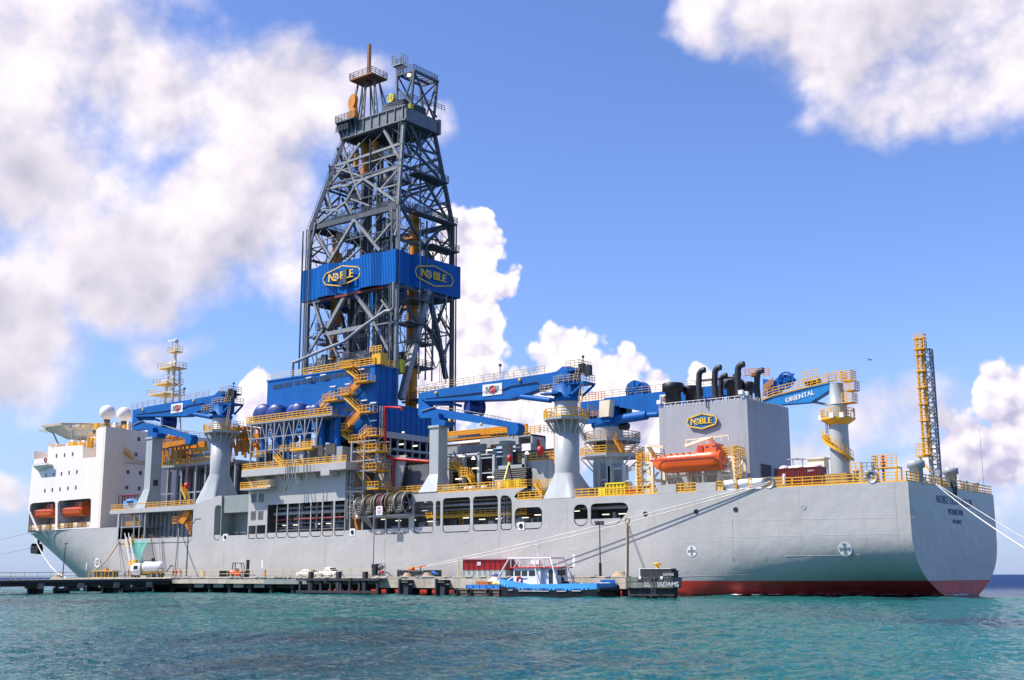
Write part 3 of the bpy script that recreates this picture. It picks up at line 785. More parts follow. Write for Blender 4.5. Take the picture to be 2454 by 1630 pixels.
for y, s_ in ((318, -1.2), (222, 1.0), (100, .5)): mb.box(mx+s_-1.4, mx+s_+1.4, my-1.5, my-1.2, mz(y), mz(y)+.3); mb.tube((mx+s_, my-1.3, mz(y)-.9), (mx+s_, my-1.3, mz(y)), .15)
mb.sphere((mx+.75, my-.4, mz(95)), .55, 12)
for yy in (300, 280, 350, 370): mb.box(mx+2.0, mx+2.5, my-.2, my+.2, mz(yy), mz(yy)+.3)
mb.build('radar_scanner', WHITE2, mast)

# ------------------------------------------------------------------ forward pipe racks and orange gantries
rx0, rx1 = VY('A', 905, 900, 7).x, VY('A', 1180, 900, 7).x
rz1 = VY('A', 1040, 805, 7).z
rack = bpy.data.objects.new('riser_rack', None); COL.objects.link(rack); rack.parent = ship; rack.location = Vector((rx0, 7, 17))-ship.location
mb = MB(); n = 7; W_ = (rx1+9-rx0)
for i in range(n+2):
    x = rx0+i*W_/(n+1); mb.box(x-.22, x+.22, 6.8, 7.2, 16.9, rz1)
    mb.box(x-.22, x+.22, 12.8, 13.2, 16.9, rz1)
mb.box(rx0, rx1+9, 6.6, 13.4, rz1, rz1+.5); mb.box(rx0, rx1+9, 6.85, 7.15, 20.3, 20.6); mb.box(rx0, rx1+9, 6.85, 7.15, 18.7, 18.9)
mb.build('rack_frame', STEELL, rack)
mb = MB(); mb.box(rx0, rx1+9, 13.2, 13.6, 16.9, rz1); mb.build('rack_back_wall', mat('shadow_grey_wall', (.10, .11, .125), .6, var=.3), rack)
for k in range(18):
    x = rx0+.8+k*(W_-1.4)/17; MB().tube((x, 9.2+(k % 2)*1.2, 16.9), (x, 9.2+(k % 2)*1.2, rz1-.6-(k % 3)*.8), .30, n=10).build('vertical_pipe', [STEEL, STEELL, BLUE][0 if k % 3 else 1], rack)
MB().rail([(rx0, 6.7, rz1+.5), (rx1+9, 6.7, rz1+.5)], 1.15, 1.5, .085, 3, toe=True).build('railing', YEL, rack)
for i in range(6): x = rx0+1+i*3.0; mb = MB(); mb.sphere((x, 8, rz1+1.6), .35, 10); mb.tube((x, 8, rz1+.5), (x, 8, rz1+1.4), .1, n=5); mb.build('deck_lamp', mat('cream_paint', (0,0,0)), rack)
def gantry(c, l, r_, yt, yb, Y, name='pipe_gantry'):
    p, s_ = VY(c, l, yt, Y), VY(c, r_, yb, Y); x0, x1, z1, z0 = p.x, s_.x, p.z, s_.z; w = x1-x0; h = z1-z0
    g = MB()
    g.box(x0, x1, Y-.5, Y+.5, z0+h*.62, z0+h*.82); g.box(x0, x1, Y+3.5, Y+4.3, z0+h*.62, z0+h*.82)
    for fx in (.12, .42, .68):
        x = x0+fx*w
        for y in (Y, Y+4): g.bar((x, y, z0), (x, y, z1), .42); g.bar((x, y, z0+.2), (x+w*.14, y, z0+h*.64), .28); g.bar((x+w*.26, y, z0+.2), (x+w*.12, y, z0+h*.62), .28)
        g.bar((x, Y, z1), (x, Y+4, z1), .4); g.bar((x, Y, z0+h*.35), (x, Y+4, z0+h*.35), .25)
    g.bar((x0+.12*w, Y, z1), (x0+.68*w, Y, z1), .35); g.bar((x0+.12*w, Y, z0+h*.35), (x0+.68*w, Y, z0+h*.35), .28)
    g.box(x0+w*.45, x0+w*.62, Y-.2, Y+2, z0+h*.15, z0+h*.5); g.rail([(x0, Y-.5, z0+h*.82), (x1, Y-.5, z0+h*.82)], 1.0, 1.2, .07)
    return P_(name, g, ORY)
gantry('A', 915, 1082, 640, 790, 9)
gantry('A', 1300, 1425, 590, 735, 8)
g = MB(); p, s_ = VY('J', 450, 345, 8.5), VY('J', 660, 310, 8.5); g.bar(p, s_, .5, .6); P_('loading_boom', g, YEL)
g = MB(); p = VY('J', 510, 400, 11); g.prism([(p.x-2.6, p.y, p.z+.4), (p.x+2.6, p.y, p.z+.4), (p.x+1.8, p.y, p.z-2.8), (p.x-1.8, p.y, p.z-2.8)], (0, 5, 0)); P_('vent_hood', g, GREY2)
# forward upper deck railing, stair, baskets
MB().rail([(xA-3, .3, 17), (xC-1, .3, 17)], 1.15, 1.5, .085, 3, toe=True).build('deck_railing', YEL, ship)
g = MB(); p, s_ = VY('J', 250, 1300, .8), VY('J', 400, 1080, .8); g.prism([p, VY('J', 330, 1320, .8), VY('J', 410, 1180, .8), VY('J', 410, 1045, .8)], (0, .9, 0)); g.rail([p, s_], 1.1, 1.2, .08); g.box(p.x-1.4, p.x+.4, .5, 2.0, p.z-.2, p.z); g.rail([(p.x-1.4, .5, p.z), (p.x+.4, .5, p.z)], 1.1, .7, .08)
P_('boarding_stair', g, ORY)
g = MB(); g.flight(VY('J', 450, 1460, 1.5), VY('J', 370, 1290, 1.5), .9, (0, 1, 0)); g.rail([VY('J', 400, 1440, 1.2), VY('J', 458, 1440, 1.2)], 2.2, .6, .08, 4); P_('boarding_stair', g, ORY)
g = MB(); p, s_ = VY('J', 320, 830, 4), VY('J', 385, 990, 4); g.flight(s_, p, .9, (0, 1, 0)); P_('deck_stair', g, YEL)
for x in (700, 770, 800, 832): 
    a_, b_ = VY('A', x, 1045, .5), VY('A', x, 1210, .5); MB().tube((a_.x, .5, 9.7), (a_.x, .5, 16.2), .16 if x != 832 else .22, n=8).build('stanchion', GREY, ship)
g = MB().rail([(xA+.5, .9, 13.4), (xA+7, .9, 13.4)], 1.0, 1.0, .08, 3); g.flight((xA+4.5, 2, 13.4), (xA+1.5, 2, 16.8), .9, (0, 1, 0)); P_('boat_deck_railing', g, YEL)
MB().box(xA-7.2, xA+8, .3, 6, 13.2, 13.38).build('boat_deck', GREY2, ship)
# blue and red baskets resting on the forward upper deck, table tops inside the opening
g = MB()
for i in range(9): x = xA+2+i*2.6; g.box(x, x+1.6, 2.2, 3.0, 11.0, 11.1); g.bar((x+.3, 2.6, 9.7), (x+.3, 2.6, 11), .12); g.bar((x+1.3, 2.6, 9.7), (x+1.3, 2.6, 11), .12)
for i in range(4): x = xR-9.3+i*2.4; g.box(x, x+1.7, 2.0, 2.8, 11.3, 11.42); g.bar((x+.4, 2.4, 9.7), (x+.4, 2.4, 11.3), .1); g.bar((x+1.3, 2.4, 9.7), (x+1.3, 2.4, 11.3), .1)
P_('work_bench', g, STEELL)

# ------------------------------------------------------------------ midship side block details
for x, y in ((126, 978), (173, 975), (123, 1084), (168, 1082)):
    p = VY('B', x, y, -.02); g = MB(); g.box(p.x-.72, p.x+.72, -.09, .02, p.z-.85, p.z+.85); w = P_('louvre_window', g, STEELL)
    g = MB()
    for k in range(6): z = p.z-.72+k*.25; g.box(p.x-.6, p.x+.6, -.14, -.08, z, z+.14)
    g.build('louvre', mat('dark_louvre', (.10, .085, .075), .6), w)
# overhanging deck on top of the side block
zt2 = VY('B', 100, 800, -2).z
tx0, tx1 = VY('B', 50, 800, -2.2).x, VY('B', 703, 745, -2.2).x
g = MB(); g.box(tx0, tx1, -2.2, 8, zt2-1.3, zt2); g.box(VY('B', 545, 780, -2.3).x, VY('B', 600, 780, -2.3).x, -2.3, -.1, zt2-2.2, zt2-1.2)
for k in range(5): x = xR+1+k*4.6; g.prism([(x, -2.0, zt2-1.3), (x, -.0, zt2-1.3), (x, 0, zt2-2.6)], (.12, 0, 0))
P_('cantilever_deck', g, GREY)
MB().rail([(tx0, -2.1, zt2), (tx1, -2.1, zt2)], 1.15, 1.4, .09, 3, toe=True).build('deck_railing', YEL, ship)
MB().rail([(tx0, -2.1, zt2), (tx0, 7, zt2)], 1.15, 1.4, .09, 3).build('deck_railing', YEL, ship)
# balcony at the forward end
bz = VY('B', 120, 915, -2.2).z; bx0, bx1 = VY('B', 40, 900, -2.2).x, VY('B', 212, 900, -2.2).x
g = MB(); g.box(bx0, bx1, -2.2, 2, bz-.25, bz); P_('balcony', g, GREY2)
MB().rail([(bx0, 2, bz), (bx0, -2.1, bz), (bx1, -2.1, bz)], 1.2, 1.1, .1, 3, toe=True).build('balcony_railing', YEL, ship)
g = MB(); g.box(bx0+.6, bx0+5.2, .2, .5, bz+.9, bz+4.2); P_('louvre_panel', g, mat('brown_mesh', (.13, .11, .09), .7, corr=('x', .3)))
g = MB(); g.box(bx1-4.2, bx1-.4, -1.2, .4, bz+.1, bz+1.6); P_('locker_row', g, mat('cream_paint', (0,0,0)))
# louvre hatches and small cabins standing on the deck
for l, r_, t_, b_ in ((505, 560, 650, 712), (578, 636, 640, 700)):
    p, s_ = VY('B', l, t_, -.5), VY('B', r_, b_, -.5); g = MB(); g.box(p.x, s_.x, -.6, -.3, s_.z, p.z); P_('louvre_panel', g, mat('brown_mesh', (0,0,0)))
p = VY('B', 480, 690, 1); g = MB(); g.box(p.x-7, p.x+8, 1.5, 7, zt2, zt2+3.4); P_('deck_cabin', g, GREY2)
g = MB(); p = VY('B', 430, 670, -1); g.rail([(p.x-2.8, -1.4, p.z), (p.x+3, -1.4, p.z)], 1.2, .9, .09, 3, toe=True); g.box(p.x-3, p.x+3, -1.5, .8, p.z-.2, p.z); P_('deck_gallery', g, YEL)
# two hanging hose loops over the side
for pts in (((330,755),(318,880),(300,945),(320,950),(335,880),(338,760)), ((360,755),(372,850),(345,935),(330,930),(345,850),(352,760)), ((385,750),(390,860),(415,900),(440,880),(440,750)), ((460,745),(462,800),(458,850),(455,875))):
    g = MB(); g.path([VY('B', x, y, -2.6) for x, y in pts], .09, 6); P_('hanging_hose', g, STEELL)

# ------------------------------------------------------------------ drilling derrick
XL, XRt, YN, YF = -124.6, -99.8, 9.9, 26.1           # leg lines of the straight lower half
KZ, TZ, BZ = 73.3, 93.2, 30.0                        # knee, top beam, foot
TXL, TXR, TYN, TYF = -118.6, -102.0, 13.5, 22.5       # leg lines at the top beam
der = thing('drilling_derrick', 'tall dark grey lattice derrick with a blue band lettered in yellow, amidships', 'derrick', (-112.2, 18, BZ))
def leg_at(sx, sy, z):
    t = max(0, (z-KZ)/(TZ-KZ)); t = min(t, 1.25)
    x0, x1 = (XL, TXL) if sx < 0 else (XRt, TXR); y0, y1 = (YN, TYN) if sy < 0 else (YF, TYF)
    return Vector((x0+(x1-x0)*t, y0+(y1-y0)*t, z))
for sx in (-1, 1):
    for sy in (-1, 1):
        g = MB(); w = .68
        foot = BZ if sx > 0 else BZ+6
        g.bar(leg_at(sx, sy, foot), leg_at(sx, sy, KZ), w); g.bar(leg_at(sx, sy, KZ-.3), leg_at(sx, sy, TZ+.6), w*.9)
        k = leg_at(sx, sy, KZ)
        g.prism([k+Vector((-sx*.2, -sy*.62 if sy < 0 else .62, 1.6)), k+Vector((-sx*2.2, -.62 if sy < 0 else .62, .9)), k+Vector((-sx*.8, -.62 if sy < 0 else .62, -5.5)), k+Vector((0, -.62 if sy < 0 else .62, -6))], (0, .3 if sy < 0 else -.3, 0))
        for dz_ in (-.9,): g.bar(leg_at(sx, sy, foot)+Vector((sx*.75, sy*.3, 0)), leg_at(sx, sy, KZ)+Vector((sx*.75, sy*.3, 0)), .22)
        g.bar(leg_at(sx, sy, foot)+Vector((-sx*.85, sy*.8, 0)), leg_at(sx, sy, KZ)+Vector((-sx*.85, sy*.8, 0)), .16)
        g.build('leg', mat('lit_grey_steel', (.19, .20, .205), .5, .15, var=.25, scale=1.2, streak=.2) if sy < 0 else STEEL, der)  # port legs carry their sunlit tone in the steel colour
NUP = Vector((0, -(TZ-KZ), TYN-YN)).normalized(); RUP = Vector((TZ-KZ, 0, -(TXR-XRt))).normalized()
def nearp(c, x, y):          # on the port face: straight part, then leaning part
    p = VY(c, x, y, YN-.1)
    return p if p.z < KZ else VP(c, x, y, (0, YN-.1, KZ), NUP)
def rightp(c, x, y):
    p = VX(c, x, y, XRt+.1)
    return p if p.z < KZ else VP(c, x, y, (XRt+.1, 0, KZ), RUP)
def mirror_y(p): return Vector((p.x, 36-p.y, p.z))
def mirror_x(p): return Vector((XL+XRt-p.x, p.y, p.z))
def brace(pts, w, both=True, fn=nearp, nm='brace', mt=STEEL):
    P = [fn(*p) for p in pts]
    g = MB()
    w *= .80
    for a, b in zip(P, P[1:]): g.bar(a, b, w)
    for a in P[1:-1]: g.sphere(a, w*.6, 8)
    g.build(nm, mt, der)
    if both:
        f = mirror_y if fn is nearp else mirror_x
        g = MB(); P = [f(p) for p in P]
        for a, b in zip(P, P[1:]): g.bar(a, b, w)
        g.build(nm, mt, der)
c_ = lambda *a: [('C',)+p for p in a]
d_ = lambda *a: [('D',)+p for p in a]
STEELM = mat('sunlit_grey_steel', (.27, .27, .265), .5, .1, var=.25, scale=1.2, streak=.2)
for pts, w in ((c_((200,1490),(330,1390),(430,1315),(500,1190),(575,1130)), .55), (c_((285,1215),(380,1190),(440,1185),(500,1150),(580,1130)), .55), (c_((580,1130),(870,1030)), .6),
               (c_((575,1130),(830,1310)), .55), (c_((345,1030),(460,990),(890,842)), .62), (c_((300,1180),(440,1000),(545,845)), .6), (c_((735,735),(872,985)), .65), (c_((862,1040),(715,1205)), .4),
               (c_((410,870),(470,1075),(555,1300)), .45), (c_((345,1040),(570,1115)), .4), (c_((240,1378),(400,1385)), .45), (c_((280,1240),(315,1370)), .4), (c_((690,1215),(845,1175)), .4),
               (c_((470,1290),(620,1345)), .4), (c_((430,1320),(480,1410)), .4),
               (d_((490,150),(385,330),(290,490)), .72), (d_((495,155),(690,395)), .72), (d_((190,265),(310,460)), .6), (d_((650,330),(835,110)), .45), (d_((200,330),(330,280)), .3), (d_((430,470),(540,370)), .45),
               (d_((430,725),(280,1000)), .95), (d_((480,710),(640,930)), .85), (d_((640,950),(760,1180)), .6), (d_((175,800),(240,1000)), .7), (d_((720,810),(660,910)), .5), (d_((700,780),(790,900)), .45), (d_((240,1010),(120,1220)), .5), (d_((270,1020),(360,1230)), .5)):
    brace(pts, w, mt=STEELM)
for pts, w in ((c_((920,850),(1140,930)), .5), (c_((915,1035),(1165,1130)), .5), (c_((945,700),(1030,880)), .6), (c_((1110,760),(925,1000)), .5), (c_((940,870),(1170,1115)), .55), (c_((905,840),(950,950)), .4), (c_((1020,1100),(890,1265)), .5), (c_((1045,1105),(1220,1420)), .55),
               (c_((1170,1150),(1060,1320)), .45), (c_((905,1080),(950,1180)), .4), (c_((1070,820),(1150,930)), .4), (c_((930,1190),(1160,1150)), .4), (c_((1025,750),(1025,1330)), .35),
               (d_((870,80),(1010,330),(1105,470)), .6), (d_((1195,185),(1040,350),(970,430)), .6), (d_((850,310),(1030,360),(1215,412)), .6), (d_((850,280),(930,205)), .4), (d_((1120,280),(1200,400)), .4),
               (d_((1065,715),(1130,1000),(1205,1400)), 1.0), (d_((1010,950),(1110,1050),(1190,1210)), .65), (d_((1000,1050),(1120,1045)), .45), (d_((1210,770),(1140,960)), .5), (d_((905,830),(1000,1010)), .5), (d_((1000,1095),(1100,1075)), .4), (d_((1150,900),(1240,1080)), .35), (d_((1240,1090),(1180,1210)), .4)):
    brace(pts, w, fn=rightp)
g = MB(); g.bar(rightp('D', 1050, 712)+Vector((.4, 0, 0)), rightp('D', 842, 1560)+Vector((.4, 0, 0)), 1.15); g.build('brace', STEELM, der, 'long slanting grey leg brace below the blue band')
# light secondary lattice on all four faces
def face(k, z, u):
    a, b = ((-1, -1), (1, -1)) if k == 0 else ((1, -1), (1, 1)) if k == 1 else ((1, 1), (-1, 1)) if k == 2 else ((-1, 1), (-1, -1))
    return leg_at(*a, z).lerp(leg_at(*b, z), u)
for k in range(4):
    for i, (z0, z1) in enumerate(((44, 50.5), (50.5, 57), (65, 69), (69, 73.3), (73.3, 77.2), (77.2, 81.2), (81.2, 85.2), (85.2, 89), (89, 92.5))):
        g = MB(); nb = 3 if z0 < KZ else 2
        for j in range(nb):
            u0, u1 = j/nb, (j+1)/nb; um = (u0+u1)/2
            if (i+j) % 2: g.bar(face(k, z0, u0), face(k, z1, um), .12); g.bar(face(k, z1, um), face(k, z0, u1), .12)
            else: g.bar(face(k, z1, u0), face(k, z0, um), .12); g.bar(face(k, z0, um), face(k, z1, u1), .12)
        if i % 2 == 0: g.bar(face(k, z1, 0), face(k, z1, 1), .24)
        g.build('lattice_panel', STEELM if i % 3 == 0 else STEEL, der)
# horizontal girders
def ring(z, w, h, nm='girder', fac=1.0):
    pts = [leg_at(-1, -1, z), leg_at(1, -1, z), leg_at(1, 1, z), leg_at(-1, 1, z)]
    for i in range(4): MB().bar(pts[i], pts[(i+1) % 4], w, h).build(nm, STEEL, der)
ring(KZ, .7, 1.0); ring(57.6, .7, .7); ring(82.5, .45, .45)
g = MB(); g.box(TXL-.6, TXR+1.3, TYN-.8, TYN-.2, 92.2, 95.4); g.box(TXL-1.3, TXR+1.3, TYF+.2, TYF+.8, 92.2, 95.4); g.box(TXL-1, TXL-.4, TYN-.2, TYF+.2, 92.4, 95.2); g.box(TXR+.4, TXR+1, TYN-.2, TYF+.2, 92.4, 95.2)
for k in range(9): x = TXL-.5+k*2.2; g.box(x-.1, x+.1, TYN-1.05, TYN-.8, 92.2, 95.4)
for z in (92.2, 95.2): g.box(TXL-.6, TXR+1.3, TYN-1.1, TYN-.8, z, z+.22)
g.box(TXL-.4, TXR+.4, TYN-.2, TYF+.2, 95.0, 95.3)
g.build('top_beam', mat('lit_grey_steel', (0,0,0)), der)
g = MB(); g.box(TXL-1.0, TXL+4.6, TYN-2.2, TYF+1, 95.5, 95.8)
for k in range(5): x = TXL-.8+k*1.3; g.prism([(x, TYN-2.1, 95.5), (x, TYN-.9, 95.5), (x, TYN-.9, 93.0)], (.15, 0, 0))
g.build('top_platform', STEEL, der)
MB().rail([(TXL-1, TYF, 95.8), (TXL-1, TYN-2.2, 95.8), (TXL+4.6, TYN-2.2, 95.8)], 1.3, 1.0, .07, 4).build('railing', STEEL, der)
MB().rail([(TXL-1, TYF, 93.6), (TXL-1, TYN-1.9, 93.6), (TXL+2.6, TYN-1.9, 93.6)], 1.3, 1.0, .07, 4).build('railing', STEEL, der)
# gin pole: twin tripods, small platform, orange pole
gx_ = VY('C', 613, 300, 18).x
gz1 = VY('C', 613, 345, 18).z
for x0 in (-4.4, -.2, 4.2):
    g = MB(); b0 = Vector((gx_+x0, 16.2, 95.3)); b1 = Vector((gx_+x0*1.1, 20, 95.3)); t0 = Vector((gx_+x0*.55, 17.4, gz1))
    for e in ((-.7, 0), (.7, 0)):
        g.bar(b0+Vector((e[0], 0, 0)), t0, .26); g.bar(b1+Vector((e[0], 0, 0)), t0+Vector((0, 1.2, 0)), .22)
    for k in range(6):
        a = k/6; h = (k+1)/6; s_ = .7*(1-a); s2 = .7*(1-h); p = b0.lerp(t0, a); q2 = b0.lerp(t0, h)
        g.bar(p-Vector((s_, 0, 0)), q2+Vector((s2, 0, 0)), .14); g.bar(p+Vector((s_, 0, 0)), q2-Vector((s2, 0, 0)), .14)
    g.build('gin_pole_leg', STEEL, der)
g = MB(); g.prism([(gx_-3.4, 15.6, gz1), (gx_+3.2, 15.6, gz1), (gx_+3.2, 20.4, gz1), (gx_-3.4, 20.4, gz1)], (0, 0, .35)); g.build('gin_pole_platform', mat('rusty_orange_steel', (.28, .09, .02), .7, var=.4, rust=.3), der)
MB().rail([(gx_-3.4, 15.6, gz1+.3), (gx_+3.2, 15.6, gz1+.3), (gx_+3.2, 20.4, gz1+.3), (gx_-3.4, 20.4, gz1+.3), (gx_-3.4, 15.6, gz1+.3)], 1.3, 1.2, .08, 3).build('railing', STEEL, der)
zt_ = VY('C', 613, 60, 18).z
g = MB(); g.bar((gx_, 18, gz1), (gx_, 18, zt_), .62); g.build('gin_pole', mat('rusty_orange_steel', (0,0,0)), der)
g = MB(); g.ladder((gx_+.6, 17.6, gz1+.3), (gx_+.6, 17.6, zt_), .4); g.build('ladder', STEEL, der)
for (x, y, r_) in ((487, 515, 1.05), (483, 625, 1.15)):
    p = VY('C', x, y, TYN-.6); g = MB(); g.lathe(p, [(.01, -.35), (r_*1.5, -.35), (r_*1.5, .35), (.01, .35)], 20, axis=(.3, 1, 0), smooth=False); g.build('sheave', ORY, der)
g = MB(); g.bar(VY('C', 470, 520, TYN-.6), VY('C', 460, 640, TYN-.6), .35); g.bar(VY('C', 505, 520, TYN-.6), VY('C', 525, 690, TYN-.6), .5); g.build('sheave_frame', ORY, der)
# crown block frame at the right of the top
rb = VY('C', 850, 310, 15); rt = VX('C', 1080, 440, TXR).z
g = MB(); zc = VY('C', 850, 300, 15).z
xa, xb = VY('C', 850, 300, 15).x, -100.4
for y in (14.6, 21.6):
    g.bar((xa, y, zc), (xa+.7, y-.6*(1 if y < 18 else -1), 95.2), .42); g.bar((xa, y, zc-.3), (xb+.4, y, zc-.5), .35); g.bar((xb, y, zc-.5), (TXR+.8, y, 95.2), .42); g.bar((xa+.2, y, zc-3), (xb, y, 95.5), .3); g.bar((xa+1.2, y, 95.2), (xb, y, zc-.6), .28)
for x, z in ((xa, zc), (xb, zc-.5), ((xa+xb)/2, zc-.4)): g.bar((x, 14.6, z), (x, 21.6, z), .4)
for k in range(6): y = 14.6+k*1.2; g.bar((xa, y, zc), (xb, y+.8, zc-.5), .16)
g.bar((xa, 14.6, zc), (xa+.7, 21.6, 95.3), .25); g.bar((xb, 14.6, zc-.6), (TXR+.8, 21.6, 95.2), .28); g.bar((xb, 21.6, zc-.6), (TXR+.8, 14.6, 95.2), .28)
g.build('crown_frame', STEEL, der)
MB().rail([(xa, 14.4, zc+.1), (xb, 14.4, zc-.4), (xb, 21.8, zc-.4), (xa, 21.8, zc+.1)], 1.3, .9, .07, 4).build('railing', STEEL, der)
MB().rail([(xa-2, TYN-1, 97.6), (xb, TYN-1, 96.6), (xb+1.4, TYF, 96.6)], 1.2, .9, .07, 3).build('railing', STEEL, der)
g = MB(); mzz = VY('C', 858, 160, 15).z
for e in (-.5, .5): g.tube((xa+e, 15, zc), (xa+e, 15, mzz), .2, n=6); g.tube((xa+e, 15.8, zc), (xa+e, 15.8, mzz-1), .2, n=6)
g.box(xa-1.2, xa+1.2, 14.3, 16.5, zc+1.9, zc+2.1); g.build('crown_mast', STEELL, der)
MB().rail([(xa-1.2, 14.3, zc+2.1), (xa+1.2, 14.3, zc+2.1), (xa+1.2, 16.5, zc+2.1), (xa-1.2, 16.5, zc+2.1), (xa-1.2, 14.3, zc+2.1)], 2.1, .8, .06, 4).build('railing', STEELL, der)
p = VY('C', 935, 300, 15); g = MB(); g.tube((p.x, 15, zc-.4), (p.x, 15, p.z-.4), .1); g.build('lamp_post', STEEL, der)
g = MB(); g.sphere(p, .42, 12); g.build('beacon_lamp', emat('warm_beacon', (1, .72, .5), 1.2), der)
g = MB(); p = VY('C', 795, 487, 14); g.lathe(p, [(.01, -.4), (.95, -.4), (.95, .4), (.01, .4)], 18, axis=(0, 1, 0), smooth=False); g.build('sheave', YELG, der)
g = MB(); p, s_ = VY('C', 740, 560, 14), VY('C', 880, 620, 14); g.box(p.x, s_.x+1, 13.2, 20, 95.3, p.z+.2); g.build('winch_house', STEEL, der)
p = VY('C', 935, 545, 13.6); g = MB(); g.box(p.x-.4, p.x+.4, 13.6, 14.4, p.z-.5, p.z+.4); g.build('winch_house', YELG, der)
# hanging equipment inside
for (c, xx, y0, y1, w, Y, mt) in (('C', 587, 850, 1110, .95, 18, ORY), ('C', 513, 900, 1040, .62, 17, ORY), ('C', 665, 830, 1000, .72, 17, ORY), ('D', 345, 270, 1290, .8, 16, ORY), ('D', 365, 420, 980, .8, 16.6, ORY)):
    a, b = VY(c, xx, y0, Y), VY(c, xx, y1, Y); g = MB(); g.tube((a.x, Y, b.z), (a.x, Y, a.z), w, n=12); g.build('hydraulic_cylinder', mt, der)
a = VX('D', 958, 105, -103.5)
g = MB()
g.tube((a.x, a.y, 31), (a.x, a.y, a.z), 1.0, n=14); g.tube((a.x+.2, a.y-1.5, 31), (a.x+.2, a.y-1.5, a.z-9), .42, n=10)
for z in (36, 42, 48, 55, 62, 69): g.box(a.x-1.2, a.x+1.2, a.y-1.7, a.y+1.2, z, z+.35)
g.build('hydraulic_cylinder', mat('amber_cylinder', (.70, .27, .01), .45, var=.15), der, 'tall amber hydraulic cylinder at the stern side of the derrick')
for (xx, Y, z0, z1, w) in ((560, 18, 46, 92, .75), (600, 17.4, 44, 92, .3), (610, 19.5, 44, 92, .32), (690, 16, 44, 90, .42), (665, 21, 44, 92, .35), (720, 15, 44, 74, .28), (760, 19, 44, 92, .4), (800, 21, 44, 80, .3), (455, 20, 44, 60, .7), (480, 21, 44, 60, .5), (500, 18, 44, 60, .4), (520, 22, 44, 62, .5)):
    x = VY('D', xx, 300 if z1 > 70 else 1000, Y).x; MB().tube((x, Y, z0), (x, Y, z1), w, n=8).build('guide_pipe', STEEL, der)
for (x, Y, h0, h1_) in ((-121.5, 24, 46, 58), (-118, 25, 46, 57), (-115.5, 23.5, 46, 60)): MB().tube((x, Y, h0), (x, Y, h1_), .5, n=8).build('guide_pipe', BLUE, der)
# pipes, ladders and cable trays running up the legs and braces
rr = random.Random(11)
for (x, y, z0, z1) in ((XL-1.6, YN-.5, 44, 73), (XL-1.0, YN-1.0, 44, 70), (XRt+.9, YN-.7, 42, 58), (XRt-1.1, YN-.9, 40, 58), (XRt+1.0, YF-1.2, 40, 60), (XRt+1.1, YF-3, 40, 58), (XRt+1.0, YF-2, 62, 73), (XRt+.9, YN+5.5, 40, 72), (XRt+.9, YN+7.4, 40, 72), (XRt+.8, YN+9.4, 40, 66), (XL+3, YN, 44, 58), (XRt-6, YN+.6, 44, 58), (XRt-8, YN+.6, 44, 58), (XRt-4, YN+.8, 44, 72)):
    MB().tube((x, y, z0), (x, y, z1), .12+.06*rr.random(), n=6).build('riser_pipe', STEELL if rr.random() < .35 else STEEL, der)
for a, b, s_ in (((XL+.2, YN-.75, 43), (XL+.2, YN-.75, 72), (1, 0, 0)), ((XRt-.9, YN-.7, 42), (XRt-.9, YN-.7, 72), (1, 0, 0)), ((XRt+.8, YN+1.8, 40), (XRt+.8, YN+1.8, 71), (0, 1, 0)), ((XRt+.8, YF-4.2, 40), (XRt+.8, YF-4.2, 71), (0, 1, 0))):
    MB().ladder(a, b, .6, s_, .5).build('ladder', STEEL, der)
for sx in (-1, 1): g = MB(); a, b = leg_at(sx, -1, KZ), leg_at(sx, -1, TZ); g.ladder(a+Vector((-sx*.2, -.8, 0)), b+Vector((-sx*.2, -.8, 0)), .6, (1, 0, 0), .5); g.build('ladder', STEEL, der)
g = MB(); a, b = leg_at(1, 1, KZ), leg_at(1, 1, TZ); g.ladder(a+Vector((.7, -.5, 0)), b+Vector((.7, -.5, 0)), .6, (0, 1, 0), .5); g.build('ladder', STEEL, der)
for k in range(34):
    x = XL+1.5+rr.random()*22; y = YN+.8+rr.random()*14.5; z0 = 44+rr.random()*16; z1 = z0+10+rr.random()*26; lim = 4.5*max(0, (z1-KZ)/(TZ-KZ)); x = min(max(x, XL+1+lim), XRt-1-lim)
    MB().tube((x, y, z0), (x, y, min(z1, 91)), .05+.07*rr.random(), n=5).build('hanging_cable', STEELL if k % 4 == 0 else STEEL, der)
for k in range(22):
    z = 46+k*2.0; t_ = max(0, (z-KZ)/(TZ-KZ)); y = YN+3.6*t_+.5; xa_, xb_ = XL+6*t_+1, XRt-2.2*t_-1
    if 57 < z < 65.5: continue
    w_ = 1.2+rr.random()*2.4; x = xa_+rr.random()*(xb_-xa_-w_); g = MB(); g.box(x, x+w_, y, y+1.2, z-.15, z); g.rail([(x, y, z), (x+w_, y, z)], 1.2, .9, .06, 3); g.box(x+.2, x+.8, y+.3, y+1, z, z+.5+rr.random()); g.build('work_balcony', STEEL, der)
